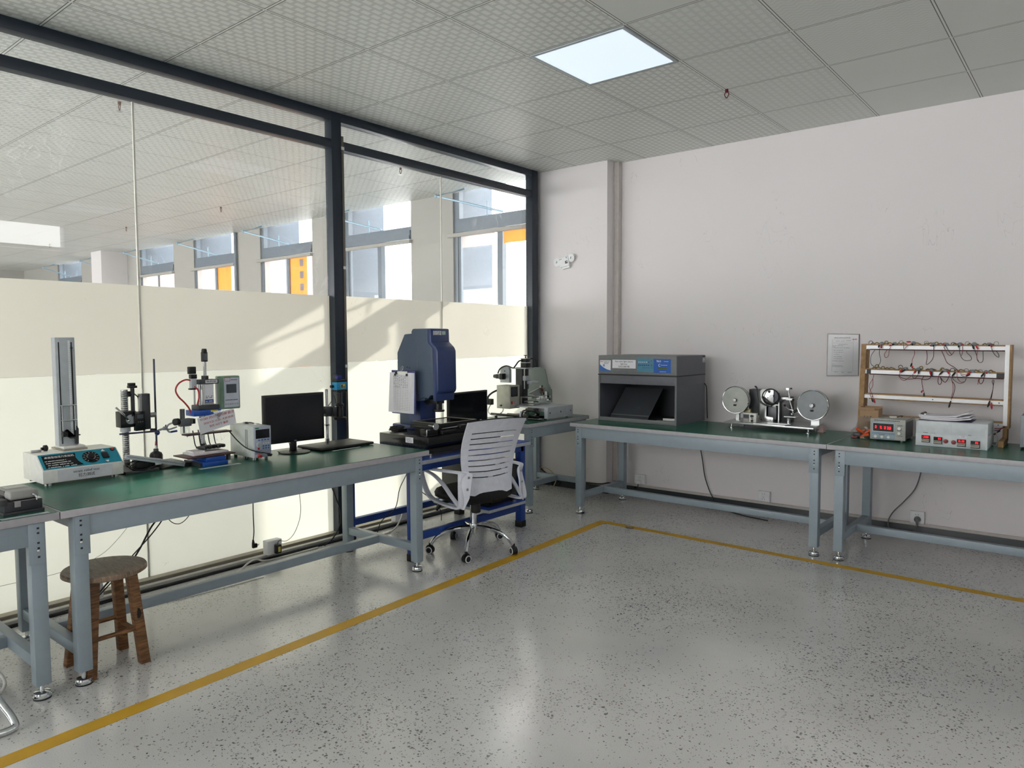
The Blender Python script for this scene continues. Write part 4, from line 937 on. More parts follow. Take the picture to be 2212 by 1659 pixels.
b.prism([(.44, -2.45, .672), (.86, -2.45, .672), (.893, -2.45, .70), (.893, -2.45, .747), (.44, -2.45, .747)], (0, .72, 0), .003); b.box((.47, -2.42, .642), (.87, -1.76, .672)); b.build('granite_bed', parent=t)
b = MB().use(m_chrome)
for x, y in ((.845, -2.39), (.845, -1.80), (.50, -2.39), (.50, -1.80)): b.lathe((x, y, .6212), [(.019, 0), (.019, .008), (.014, .009), (.014, .021), (0, .021)])
b.build('levelling_feet', parent=t)
b = MB().use(m_paper); b.box((.69, -2.4508, .703), (.76, -2.4502, .738)); b.use(m_ink)
for k in range(4): marks(b, (.695+.002*k, -2.4509, .730-.007*k), XB, UZ, .045, .004, 20+k)
b.build('data_plate', parent=t, smooth=0)
b = MB().use(m_mblue2); b.box((.36, -2.20, .775), (.46, -2.07, .96), .004); b.use(m_mblue).box((.46, -2.205, .775), (.572, -2.065, .96), .004); b.use(m_mblue).box((.31, -2.225, .7475), (.59, -2.045, .778), .008); b.build('column', parent=t)
b = MB().use(m_mblue2); b.prism([(.355, -2.212, 1.0), (.355, -2.212, 1.262), (.428, -2.212, 1.385), (.50, -2.212, 1.39), (.62, -2.212, 1.39), (.62, -2.212, .948), (.545, -2.212, .938), (.52, -2.212, .95), (.50, -2.212, 1.0)], (0, .154, 0), .006); b.use(m_cream).box((.455, -2.17, 1.391), (.50, -2.12, 1.400)); b.build('rear_housing', parent=t)
b = MB().use(m_mblue2)
b.prism([(.505, -2.222, 1.40), (.52, -2.222, 1.421), (.662, -2.222, 1.421), (.662, -2.222, 1.33), (.705, -2.222, 1.295), (.712, -2.222, .985), (.685, -2.222, .985), (.66, -2.222, .962), (.62, -2.222, .968), (.585, -2.222, .955), (.565, -2.222, .945), (.555, -2.222, 1.30), (.52, -2.222, 1.35)], (0, .174, 0), .006)
b.use(m_mblue)
b.prism([(.660, -2.222, 1.422), (.690, -2.222, 1.420), (.693, -2.222, 1.335), (.738, -2.222, 1.300), (.752, -2.222, 1.275), (.755, -2.222, 1.02), (.745, -2.222, 1.0), (.735, -2.222, .998), (.733, -2.222, .948), (.705, -2.222, .948), (.703, -2.222, 1.29), (.660, -2.222, 1.33)], (0, .174, 0), .008)
hd = b.build('optics_housing', parent=t)
b = MB().use(m_paper); b.box((.6905, -2.198, 1.372), (.6915, -2.125, 1.405)); b.use(mat('mint_label', (170, 196, 190), .5)).box((.6905, -2.118, 1.380), (.6915, -2.085, 1.404)); b.box((.6905, -2.118, 1.352), (.6915, -2.085, 1.374)); b.use(m_ink)
for k in range(4): marks(b, (.6917, -2.192, 1.398-.007*k), XA, UZ, .055, .004, 30+k)
marks(b, (.6917, -2.114, 1.36), XA, UZ, .025, .005, 40); b.build('labels', parent=hd, smooth=0)
b = MB().use(m_black)
for x, z in ((.465, 1.165), (.49, 1.16), (.515, .965)): b.cyl((x, -2.224, z), (x, -2.2225, z), .004)
b.build('screws', parent=hd)
b = MB().use(m_black); b.box((.55, -2.17, .925), (.69, -2.10, .955), .003); b.cyl((.67, -2.135, .885), (.67, -2.135, .95), .024); b.lathe((.67, -2.135, .872), [(.018, 0), (.038, 0), (.040, .005), (.038, .012), (.018, .012)], (0, 0, 1)); b.box((.58, -2.165, .918), (.60, -2.15, .935)); b.build('objective', parent=t)
b = MB().use(m_black); b.box((.60, -2.29, .748), (.86, -1.93, .775), .003); b.box((.58, -2.31, .776), (.84, -1.95, .796), .003); b.build('stage_slides', parent=t)
b = MB().use(m_black)
def frame4(b, x0, x1, y0, y1, z0, z1, w):
    b.box((x0, y0, z0), (x1, y0+w, z1)); b.box((x0, y1-w, z0), (x1, y1, z1)); b.box((x0, y0+w, z0), (x0+w, y1-w, z1)); b.box((x1-w, y0+w, z0), (x1, y1-w, z1))
frame4(b, .60, .86, -2.31, -1.97, .797, .818, .014); b.use(m_alu2); frame4(b, .603, .857, -2.307, -1.973, .818, .8195, .008); b.build('stage_frame', parent=t, smooth=0)
b = MB().use(M_glass('stage_glass', haze=.12)); b.quad((.614, -2.296, .816), (.846, -2.296, .816), (.846, -1.984, .816), (.614, -1.984, .816)); b.build('stage_glass', parent=t, smooth=0, recalc=False)
b = MB().use(m_steel); b.cyl((.86, -2.352, .805), (.78, -2.335, .805), .004); b.lathe((.86, -2.352, .805), [(.021, 0), (.022, .003), (.020, .006), (0, .006)], (.98, -.2, 0)); b.cyl((.85, -2.29, .785), (.87, -2.12, .790), .0045); b.cyl((.87, -2.12, .79), (.87, -1.95, .793), .0045); b.lathe((.865, -1.94, .795), [(.014, 0), (.020, 0), (.020, .008), (.014, .008)], (.9, .4, 0)); b.use(m_black).box((.85, -2.16, .775), (.89, -2.10, .80), .003); b.cyl((.85, -2.30, .795), (.83, -2.42, .79), .005); b.box((.78, -2.41, .748), (.84, -2.31, .79), .004); b.build('hand_wheels', parent=t)
b = MB().use(m_black); pts = []
for k in range(36):
    a = k/36*6*PI; pts.append((.475+.03*math.cos(a)+.002*k/4, -2.34+.055*math.sin(a), .752+.0011*k/1.3))
b.tube(pts, .004, 8, 2); b.box((.45, -2.36, .7475), (.52, -2.28, .760), .003); b.build('coiled_cable', parent=t)
t = thing('clipboard', (.46, -2.30, .853), 0, 'clipboard of written sheets hanging on the left side of the blue measuring machine', 'clipboard')
b = MB().use(mat('clipboard_blue', (50, 62, 120), .4)); b.box((.352, -2.262, .853), (.586, -2.257, 1.145), .002); b.build('board', parent=t)
b = MB().use(m_paper)
for k, (x0, x1, sh) in enumerate(((.356, .570, .0), (.352, .566, -.004), (.344, .556, -.009), (.340, .545, -.014))):
    b.prism([(x0+sh, -2.2635-.0022*k, .862), (x1+sh*.5, -2.2635-.0022*k, .860), (x1+.01, -2.2635-.0022*k, 1.13), (x0+.006, -2.2635-.0022*k, 1.13)], (0, -.0012, 0))
b.build('sheets', parent=t, smooth=0)
b = MB().use(m_ink); y = -2.2717
for k in range(22): b.box((.385, y-.0002, .88+.011*k), (.535, y, .8806+.011*k))
for k in range(10): b.box((.385+.0166*k, y-.0002, .88), (.3856+.0166*k, y, 1.111))
for k in range(8): marks(b, (.39+.018*k, y, 1.03), (0, 0, 1), (-1, 0, 0), .08, .005, 60+k, .6)
b.build('table_print', parent=t, smooth=0)
b = MB().use(m_chrome); b.box((.40, -2.275, 1.118), (.52, -2.268, 1.140), .002); b.use(m_black).box((.395, -2.278, 1.108), (.41, -2.268, 1.124), .002); b.box((.508, -2.278, 1.108), (.523, -2.268, 1.124), .002); b.use(m_chrome).tube([(.455, -2.27, 1.14), (.452, -2.262, 1.165), (.46, -2.256, 1.172), (.468, -2.262, 1.165), (.465, -2.27, 1.14)], .0015); b.build('clip', parent=t)
monitor((.40, -1.56, .621), math.radians(4), .46, .30, .19, 'wide black monitor behind the blue measuring machine')

# ---- office chair (local: +x forward)
ch = thing('office_chair', (.98, -2.14, 0), math.radians(166), 'white slotted-back swivel chair with black seat and chrome star base', 'chair')
m_cwhite = mat('chair_white_plastic', (214, 217, 228), .38); m_cfab = mat('black_mesh_fabric', (14, 14, 16), .85, bump=.4, bscale=900)
def seat_grid():
    b = MB().use(m_cfab); n0 = 0; N = 14; V = {}
    for zi, (dz, ins) in enumerate(((0, .03), (.016, .004), (.040, 0), (.058, .012), (.066, .04))):
        for k in range(48):
            a = 2*PI*k/48; cx, cy = math.cos(a), math.sin(a); e = 3.2
            r = 1/((abs(cx)**e+abs(cy)**e)**(1/e)); x = (.215-ins)*r*cx+.005; y = (.222-ins)*r*cy
            zz = .345+dz*1.15-(.018*max(0, x/.2)**2) + .004*math.cos(y*14)
            V[zi, k] = b.bm.verts.new((x, y, zz))
    for zi in range(4):
        for k in range(48): b.bm.faces.new((V[zi, k], V[zi, (k+1) % 48], V[zi+1, (k+1) % 48], V[zi+1, k]))
    b.bm.faces.new([V[0, k] for k in range(48)][::-1]); b.bm.faces.new([V[4, k] for k in range(48)]); return b
seat_grid().build('seat', parent=ch, local=True, smooth=50)
# slotted back: a curved shell with nine slots
def back_pt(u, v, off=0.0):
    # u -1..1 across, v 0..1 up
    hw = .178+.028*math.sin(min(1, v*1.15)*PI*.5)-.012*(1-v)**3+.012*v*v
    y = u*hw
    x = -.195-.012-.10*v*v+.035*math.sin(v*PI)+.030*u*u*(.6+.4*v)
    z = .405+.452*v+.012*v*(1-u*u)-.022*(1-v)*(1-u*u)
    return Vector((x+off, y, z))
b = MB().use(m_cwhite); NU, NV = 20, 58
slots = []
v0, dv = .235, .0735
for k in range(9): slots.append((v0+dv*k, v0+dv*k+.0145, .66-.04*abs(k-4)*.3))
grid = {}
vs = sorted(set([i/40 for i in range(41)] + [s_[0] for s_ in slots] + [s_[1] for s_ in slots]))
vs = [v for i, v in enumerate(vs) if not any(s_[0] < v < s_[1] for s_ in slots)]
us = sorted(set([-1+2*i/NU for i in range(NU+1)] + [-.78, .78]))
for L_ in (0, 1):
    for i, u in enumerate(us):
        for j, v in enumerate(vs):
            grid[L_, i, j] = b.bm.verts.new(back_pt(u, v, .0 if L_ == 0 else .007))
def hole(i, j):
    um = (us[i]+us[i+1])/2; vm_ = (vs[j]+vs[j+1])/2
    return any(s_[0] < vm_ < s_[1] and abs(um) < .78 for s_ in slots)
nu, nv = len(us)-1, len(vs)-1
for i in range(nu):
    for j in range(nv):
        if hole(i, j): continue
        q = [(i, j), (i+1, j), (i+1, j+1), (i, j+1)]
        b.bm.faces.new([grid[0, *p] for p in q]); b.bm.faces.new([grid[1, *p] for p in q][::-1])
        for a_, c_, ni, nj in ((0, 1, i, j-1), (1, 2, i+1, j), (2, 3, i, j+1), (3, 0, i-1, j)):
            if ni < 0 or nj < 0 or ni >= nu or nj >= nv or hole(ni, nj):
                p, r_ = q[a_], q[c_]
                b.bm.faces.new((grid[0, *p], grid[1, *p], grid[1, *r_], grid[0, *r_]))
bk = b.build('backrest', parent=ch, local=True, smooth=50)
# dark mesh lining on the front of the backrest
b = MB().use(m_cfab); g2 = {}
for i in range(13):
    for j in range(13):
        g2[i, j] = b.bm.verts.new(back_pt(-.93+1.86*i/12, .15+.862*j/12, .022)); g2[i, j, 1] = b.bm.verts.new(back_pt(-.93+1.86*i/12, .15+.862*j/12, .030))
for i in range(12):
    for j in range(12):
        b.bm.faces.new((g2[i, j], g2[i+1, j], g2[i+1, j+1], g2[i, j+1])); b.bm.faces.new((g2[i, j, 1], g2[i, j+1, 1], g2[i+1, j+1, 1], g2[i+1, j, 1]))
for i in range(12):
    for j_ in (0, 12): b.bm.faces.new((g2[i, j_], g2[i, j_, 1], g2[i+1, j_, 1], g2[i+1, j_])); b.bm.faces.new((g2[j_, i], g2[j_, i, 1], g2[j_, i+1, 1], g2[j_, i+1]))
# the lining is see-through mesh in the photo: only its rim shows
b.bm.free(); b = MB().use(m_cfab)
b.tube([back_pt(u, 1.0, .010) for u in (-.97, -.6, -.2, .2, .6, .97)], .006, 8, 3); b.tube([back_pt(.985, v, .010) for v in (.1, .3, .5, .7, .98)], .004, 8, 3); b.tube([back_pt(-.985, v, .010) for v in (.1, .3, .5, .7, .98)], .004, 8, 3)
b.build('mesh_rim', parent=bk, local=True)
def ribbon(b, pts, w, th):
    """flat bent bar: pts (x, z, y) path with width w across y and thickness th"""
    P = [Vector(p) for p in pts]; Q = []
    N = len(P)
    for i in range(N-1):
        p0 = P[i-1] if i else P[0]*2-P[1]; p3 = P[i+2] if i < N-2 else P[-1]*2-P[-2]
        for k in range(6):
            t_ = k/6; Q.append(.5*((2*P[i])+(-p0+P[i+1])*t_+(2*p0-5*P[i]+4*P[i+1]-p3)*t_*t_+(-p0+3*P[i]-3*P[i+1]+p3)*t_**3))
    Q.append(P[-1]); rings = []
    for i, p in enumerate(Q):
        d = (Q[min(i+1, len(Q)-1)]-Q[max(i-1, 0)]).normalized(); Yv = Vector((0, 1, 0)); n_ = d.cross(Yv).normalized(); ww = w*(1 if not callable(w) else 1)
        rr = []
        for a_, c_ in ((-.5, -.35), (-.35, -.5), (.35, -.5), (.5, -.35), (.5, .35), (.35, .5), (-.35, .5), (-.5, .35)): rr.append(b.bm.verts.new(p+Yv*w*a_+n_*th*c_))
        rings.append(rr)
    n0 = len(b.bm.faces)
    for A_, B_ in zip(rings, rings[1:]):
        for k in range(8): b.bm.faces.new((A_[k], A_[(k+1) % 8], B_[(k+1) % 8], B_[k]))
    b.bm.faces.new(rings[0][::-1]); b.bm.faces.new(rings[-1]); b._fin(n0)
for s_ in (1, -1):
    Y_ = s_*.238
    b = MB().use(m_cwhite)
    ribbon(b, [(-.232, s_*.205, .545), (-.19, Y_, .553), (-.08, s_*.262, .550), (.06, s_*.268, .542), (.16, s_*.268, .532), (.195, s_*.266, .505), (.19, s_*.262, .465), (.165, s_*.252, .400), (.13, Y_, .350), (.02, Y_, .335), (-.12, Y_, .332), (-.205, Y_, .340), (-.225, s_*.236, .365), (-.212, s_*.23, .44), (-.208, s_*.215, .51), (-.225, s_*.208, .545)], .034, .015)
    ribbon(b, [(.18, s_*.266, .522), (.12, s_*.263, .518), (.04, s_*.258, .500), (-.05, s_*.252, .458), (-.13, s_*.246, .400), (-.20, s_*.238, .350)], .026, .012)
    b.prism([(-.245, s_*.172, .545), (-.225, s_*.20, .562), (-.19, s_*.238, .560), (-.19, s_*.240, .46), (-.195, s_*.240, .338), (-.225, s_*.225, .330), (-.235, s_*.19, .40)], (-.012, 0, 0), .003)
    am = b.build('armrest', parent=ch, local=True, smooth=40)
    b = MB().use(m_steel)
    for z, y_, x_ in ((.525, .197, -.248), (.455, .205, -.246)): b.lathe((x_, s_*y_, z), [(.008, 0), (.007, .003), (.003, .003), (0, .0015)], (-1, 0, 0), 14)
    b.build('bolts', parent=am, local=True)
b = MB().use(m_black); b.box((-.10, -.08, .312), (.10, .08, .344), .008); b.lathe((-.055, .02, .255), [(.028, 0), (.033, .006), (.030, .058), (0, .058)]); b.build('tilt_mechanism', parent=ch, local=True)
b = MB().use(m_black); b.tube([(.02, .07, .33), (.03, .16, .33), (.06, .20, .32), (.085, .225, .275)], .006, 10, 4, rs=[.005, .005, .010, .013, .012]); b.build('lever', parent=ch, local=True)
b = MB().use(m_chrome); b.cyl((0, 0, .17), (0, 0, .313), .021); b.lathe((0, 0, .10), [(.016, 0), (.024, .004), (.028, .03), (.030, .06), (.026, .072), (.021, .074)]); b.build('gas_lift', parent=ch, local=True)
for k in range(5):
    wx, wy = ((.823, -2.385), (1.146, -2.395), (1.254, -2.069), (.953, -1.810), (.715, -2.05))[k]
    d = Vector((wx-.98, wy+2.14, 0)); rr = Matrix.Rotation(-math.radians(166), 3, 'Z') @ d; a = math.atan2(rr.y, rr.x); R_ = min(d.length, .285)
    ca, sa = math.cos(a), math.sin(a)
    b = MB().use(m_chrome); b.tube([(ca*.02, sa*.02, .150), (ca*.10, sa*.10, .148), (ca*.19, sa*.19, .130), (ca*(R_-.035), sa*(R_-.035), .098), (ca*(R_-.005), sa*(R_-.005), .060)], .012, 12, 5, rs=[.014, .014, .0135, .013, .012, .012])
    arm = b.build('base_arm', parent=ch, local=True)
    cx, cy = ca*R_, sa*R_; ax = Vector((math.cos(a+.9), math.sin(a+.9), 0))
    b = MB().use(m_black)
    for s_ in (-1, 1):
        b.lathe(Vector((cx, cy, .0252))+ax*(.006*s_), [(.021, 0), (.025, .002), (.025, .011), (.017, .013), (.016, .017), (0, .018)], ax*s_, 22)
        b.use(m_white).lathe(Vector((cx, cy, .0252))+ax*(.0175*s_), [(.0175, -.002), (.0225, -.002), (.0225, .0035), (.0175, .0035)], ax*s_, 22, True); b.use(m_black)
    b.lathe(Vector((cx, cy, .030))-ax*.007, [(.027, 0), (.029, .002), (.029, .012), (.027, .014)], ax, 20); b.cyl((cx, cy, .04), (cx, cy, .07), .008)
    b.build('caster', parent=arm, local=True)

# ---- corner bench with the small automatic machine
bench(.85, .60, (.685, -1.190, 0), PI/2, 'small green-topped bench in the corner beside the pier', top=.700, ins=.03)
m_sbox = mat('worn_alu_box', (176, 176, 166), .45, .2, var=.15, scale=14)
t = thing('tension_machine', (.40, -.72, .70), 0, 'small silver automatic bench machine with motors, touch screen and rails', 'machine')
b = MB().use(m_lgrey); b.box((.60, -.87, .708), (.635, -.515, .800), .002); b.box((.20, -.87, .790), (.60, -.515, .800), .001); b.use(m_black)
for k in range(12): b.box((.634, -.86+.029*k, .788), (.6362, -.852+.029*k, .797))
for y in (-.84, -.69, -.55): b.cyl((.635, y, .755), (.637, y, .755), .007)
b.use(m_mgrey).box((.6355, -.868, .708), (.6365, -.517, .799)); b.build('end_plate_bed', parent=t)
b = MB().use(m_blackg); b.box((.10, -.955, .715), (.60, -.935, .735), .002); b.box((.20, -.86, .712), (.60, -.84, .73), .002); b.tube([(.42, -.90, .72), (.52, -.90, .725), (.56, -.90, .75), (.52, -.90, .775), (.44, -.90, .775)], .014, 8, 4); b.use(m_cream).box((.25, -.935, .708), (.60, -.90, .712)); b.build('cable_chain', parent=t)
b = MB().use(m_black)
for x, y in ((.59, -.84), (.59, -.54), (.15, -.94), (.15, -.54)): b.cyl((x, y, .700), (x, y, .712), .012)
b.build('feet', parent=t)
b = MB().use(m_sbox); b.box((.15, -.93, .775), (.288, -.80, .968), .002); b.use(m_black).cyl((.20, -.931, .80), (.20, -.945, .80), .007); b.use(m_mgrey).box((.2885, -.928, .776), (.292, -.802, .967)); bx_ = b.build('control_box', parent=t)
b = MB().use(m_screen); b.box((.2922, -.915, .875), (.2945, -.828, .955), .001); b.use(m_dgrey).box((.2946, -.905, .883), (.2950, -.838, .948)); b.build('touch_screen', parent=bx_, smooth=0)
b = MB().use(m_redb); b.box((.2922, -.915, .812), (.296, -.897, .838), .001); b.use(m_black).cyl((.292, -.860, .825), (.306, -.860, .825), .010); b.use(m_lgrey).lathe((.2925, -.860, .825), [(.010, 0), (.013, 0), (.013, .003), (.010, .003)], (1, 0, 0), 24, True); b.build('switches', parent=bx_)
b = MB().use(m_lgrey); b.prism([(.06, -.78, .98), (.06, -.78, 1.09), (.08, -.78, 1.12), (.15, -.78, 1.12), (.165, -.78, 1.09), (.165, -.78, .98)], (0, .03, 0), .003); b.use(m_black).cyl((.115, -.785, 1.08), (.115, -.7805, 1.08), .005)
b.use(m_black).box((.06, -.84, 1.015), (.10, -.80, 1.055), .003); b.box((.105, -.845, 1.01), (.14, -.797, 1.06), .003); b.use(m_dgrey).cyl((.03, -.82, 1.035), (.06, -.82, 1.035), .016); b.build('side_motor', parent=t)
b = MB().use(m_dgrey); b.box((.20, -.74, .80), (.27, -.66, 1.10), .003); b.use(m_steel)
for y in (-.725, -.675): b.cyl((.285, y, .93), (.285, y, 1.10), .006)
b.use(m_lgrey).box((.19, -.75, 1.10), (.32, -.65, 1.11)); b.use(m_lgrey).box((.272, -.735, 1.0), (.305, -.665, 1.04), .002); b.box((.29, -.70, .97), (.34, -.60, .995), .002); b.build('column', parent=t)
b = MB().use(m_black); b.box((.25, -.735, 1.111), (.31, -.675, 1.150), .003); b.box((.252, -.733, 1.156), (.308, -.677, 1.185), .003); b.use(m_lgrey).box((.249, -.736, 1.150), (.311, -.674, 1.156)); b.use(m_steel).box((.249, -.736, 1.185), (.311, -.674, 1.190)); b.use(m_black).cyl((.28, -.705, 1.19), (.28, -.705, 1.214), .005); b.lathe((.28, -.705, 1.210), [(.014, 0), (.014, .006), (0, .007)]); b.build('top_motor', parent=t)
b = MB().use(m_steel); b.prism([(.35, -.76, .90), (.44, -.735, .945), (.44, -.66, .945), (.44, -.66, .875), (.40, -.74, .875)], (.012, 0, 0), .002); b.box((.30, -.80, .862), (.42, -.70, .870)); b.box((.30, -.80, .805), (.31, -.79, .862)); b.box((.33, -.79, .825), (.43, -.72, .835)); b.box((.30, -.80, .803), (.44, -.70, .812)); b.use(mat('copper_ring', (120, 84, 60), .3, .9)).cyl((.452, -.70, .925), (.458, -.70, .925), .012); b.cyl((.452, -.69, .895), (.458, -.69, .895), .012)
b.use(m_black).cyl((.44, -.62, .86), (.44, -.62, .876), .03); b.cyl((.45, -.61, .835), (.45, -.61, .848), .028); b.cyl((.40, -.64, .90), (.40, -.64, .96), .018); b.build('test_head', parent=t)
b = MB().use(m_black); b.tube([(.27, -.73, 1.17), (.26, -.77, 1.165), (.24, -.80, 1.12), (.21, -.79, 1.108), (.14, -.79, 1.125), (.08, -.80, 1.10), (.07, -.82, 1.06)], .006); b.tube([(.29, -.68, 1.18), (.29, -.62, 1.185), (.29, -.575, 1.16), (.29, -.58, 1.12), (.29, -.64, 1.11)], .006); b.tube([(.15, -.90, .93), (.10, -.935, .90), (.06, -.94, .86), (.07, -.93, .82)], .008); b.build('wiring', parent=t)
b = MB().use(m_cream); b.tube([(.08, -.93, .80), (.06, -.94, .75), (.10, -.95, .718), (.17, -.95, .72), (.22, -.94, .75), (.22, -.93, .775)], .005); b.tube([(.05, -.94, .82), (.0+.04, -.94, .76), (.05, -.96, .71)], .003); b.build('air_tube', parent=t)
b = MB().use(m_black); b.box((.06, -.95, .80), (.10, -.91, .85), .003); b.use(mat('gauge_teal', (120, 170, 176), .3)).lathe((.06, -.955, .825), [(.016, 0), (.016, .012), (0, .013)], (-.2, -.98, 0)); b.build('pressure_gauge', parent=t)
b = MB().use(mat('tinted_guard', (100, 112, 112), .3, var=.02)); b.prism([(-.02, -.46, .80), (-.02, -.46, 1.10), (.26, -.46, 1.105), (.30, -.46, 1.09), (.32, -.46, 1.03), (.335, -.46, .97), (.375, -.46, .91), (.375, -.46, .80)], (0, .008, 0)); b.use(m_lgrey).box((.03, -.452, .80), (.12, -.435, 1.16)); b.build('rear_guard', parent=t)
b = MB().use(m_paper); b.prism([(.22, -.475, .80), (.34, -.475, .80), (.335, -.472, .895), (.225, -.472, .905)], (0, .001, 0)); b.use(m_ink)
b.tube([(.30+.016*math.cos(a*PI/8), -.477, .87+.016*math.sin(a*PI/8)) for a in range(17)], .0009, 6, 1); b.tube([(.25, -.477, .855), (.27, -.477, .87), (.284, -.477, .868)], .0009, 6, 1); b.tube([(.30, -.477, .854), (.30, -.477, .83), (.27, -.477, .832)], .0009, 6, 1); b.box((.262, -.4775, .815), (.267, -.4765, .85)); b.build('sketch_sheet', parent=t, smooth=0)
b = MB().use(m_clear); b.box((.30, -.60, .801), (.42, -.53, .803)); b.box((.30, -.60, .803), (.302, -.53, .84)); b.box((.418, -.60, .803), (.42, -.53, .84)); b.box((.302, -.60, .803), (.418, -.598, .84)); b.box((.302, -.532, .803), (.418, -.53, .84)); b.build('clear_tray', smooth=0, tag=('small clear plastic tray on the bed of the silver corner machine', 'tray'))
b = MB().use(m_black); pts = []
for k in range(48):
    a = k/48*6*PI; rr = .036+.004*math.sin(k*1.7); pts.append((.50+.008*math.sin(k*.9), -.995+rr*math.cos(a), .744+rr*math.sin(a)))
b.tube(pts, .0032, 8, 2); b.build('coiled_lead', tag=('upright coil of black lead at the front of the corner bench', 'cable'))
b = MB().use(m_paper); b.box((.478, -1.035, .7005), (.486, -1.0, .775), .002); b.box((.478, -1.03, .7005), (.50, -.97, .704)); b.build('white_bracket', tag=('small white bracket behind the coil of black lead', 'bracket'))

# ---- five-light colour viewing box
m_lbox = mat('light_box_grey', (112, 116, 118), .5); m_lin = mat('light_box_inner', (62, 66, 72), .7); m_lside = mat('light_box_side', (96, 98, 106), .5)
t = thing('colour_light_box', (1.31, -.42, T), 0, 'large grey colour viewing box with blue control panel and open dark front', 'light box')
x0, x1, y0, y1, zt = .977, 1.653, -.655, -.165, 1.221
b = MB().use(m_lside); b.box((x0, y0, T+.0005), (x0+.012, y1, 1.0)); b.box((x1-.012, y0, T+.0005), (x1, y1, 1.0)); b.use(m_lin).box((x0+.012, y1-.012, T+.0005), (x1-.012, y1, 1.0)); b.box((x0+.012, y0+.01, T+.0005), (x1-.012, y1-.012, T+.012))
b.use(m_lbox).box((x0+.012, y0, T+.0005), (x1-.012, y0+.01, T+.030), .001); b.box((x0, y0-.0005, T+.03), (x0+.013, y0+.004, 1.06)); b.box((x1-.014, y0-.0005, T+.001), (x1+.0005, y0+.004, 1.06))
b.use(m_lside).box((x0, y0+.004, 1.0), (x1, y1, 1.07), .001); b.use(m_black).box((x0-.002, y0-.004, 1.066), (x1+.002, y1, 1.074)); b.build('cabinet', parent=t)
b = MB().use(m_lbox); b.box((x0, y0, 1.0745), (x1-.002, y1, zt), .003); b.use(m_lside).box((x1-.0025, y0+.004, 1.0745), (x1+.0005, y1, zt-.002)); b.use(m_mgrey).box((x0+.008, y0-.001, 1.092), (x1-.012, y0, 1.094)); b.box((x0+.008, y0-.001, 1.190), (x1-.012, y0, 1.192)); b.box((x0+.008, y0-.001, 1.092), (x0+.010, y0, 1.192)); hd = b.build('lamp_head', parent=t)
yf = y0-.0012
b = MB().use(mat('panel_steel_blue', (70, 130, 156), .4)); b.box((1.325, yf-.001, 1.098), (1.465, yf, 1.200), .0); b.use(mat('panel_deep_blue', (14, 88, 176), .35)).box((1.465, yf-.001, 1.094), (1.606, yf, 1.198)); b.use(mat('green_lcd', (74, 96, 40), .3)).box((1.503, yf-.0018, 1.122), (1.575, yf-.001, 1.136)); b.use(m_inkw)
for k in range(6): b.cyl((1.341+.0165*k, yf-.001, 1.172), (1.341+.0165*k, yf-.0014, 1.172), .0042, seg=12); 
b.use(mat('button_navy', (20, 54, 120), .4))
for k in range(1, 6): b.cyl((1.341+.0165*k, yf-.001, 1.149), (1.341+.0165*k, yf-.0026, 1.149), .0052, seg=14)
b.cyl((1.448, yf-.001, 1.149), (1.448, yf-.0026, 1.149), .0058, seg=14); b.prism([(1.441, yf-.0012, 1.178), (1.455, yf-.0012, 1.178), (1.448, yf-.0012, 1.190)], (0, -.0003, 0)); b.use(m_redb).cyl((1.341, yf-.001, 1.149), (1.341, yf-.0026, 1.149), .0052, seg=14)
b.use(m_ink)
for k in (0, 2, 3, 4, 5): marks(b, (1.335+.0165*k, yf-.0012, 1.128), XB, UZ, .011, .004, 70+k, 1)
marks(b, (1.442, yf-.0012, 1.128), XB, UZ, .012, .004, 79, 1); b.use(m_inkw); marks(b, (1.515, yf-.0012, 1.101), XB, UZ, .05, .0035, 80, 1, 1.4); marks(b, (1.55, yf-.0012, 1.178), XB, UZ, .034, .004, 81, 1); marks(b, (1.525, yf-.0012, 1.150), XB, UZ, .05, .004, 82, 1)
b.tube([(1.521, yf-.0015, 1.160), (1.510, yf-.0015, 1.158), (1.505, yf-.0015, 1.150), (1.510, yf-.0015, 1.143), (1.520, yf-.0015, 1.144)], .0014, 6, 3); pn = b.build('control_panel', parent=hd, smooth=0)
text('TILO', (1.507, yf-.0014, 1.180), .018, m_inkw, pn, XB, UZ, bold=.0004)
b = MB().use(m_paper); b.box((1.106, yf-.001, 1.122), (1.312, yf, 1.188)); pl = b.build('name_label', parent=hd, smooth=0)
text('Five-color light source', (1.209, yf-.0014, 1.174), .0172, m_ink, pl, XB, UZ); text('light box', (1.209, yf-.0014, 1.155), .0172, m_ink, pl, XB, UZ); text('五色光源灯箱', (1.209, yf-.0014, 1.134), .0165, m_ink, pl, XB, UZ)
b = MB().use(m_paper); b.box((.992, yf-.001, 1.099), (1.091, yf, 1.182)); b.use(mat('sticker_blue', (40, 104, 190), .45)); b.prism([(.992, yf-.0012, 1.099), (1.091, yf-.0012, 1.099), (1.091, yf-.0012, 1.103), (1.055, yf-.0012, 1.111), (1.02, yf-.0012, 1.128), (.992, yf-.0012, 1.149)], (0, -.0003, 0)); b.use(m_ink)
for k in range(4): marks(b, (1.03, yf-.0012, 1.172-.006*k), XB, UZ, .05, .0035, 90+k)
b.use(mat('faint_blue_print', (110, 140, 180), .5)).box((1.022, yf-.0015, 1.133), (1.036, yf-.0011, 1.150)); b.use(m_inkr); marks(b, (.998, yf-.0012, 1.169), XB, UZ, .022, .008, 95, 1); b.build('maker_sticker', parent=hd, smooth=0)
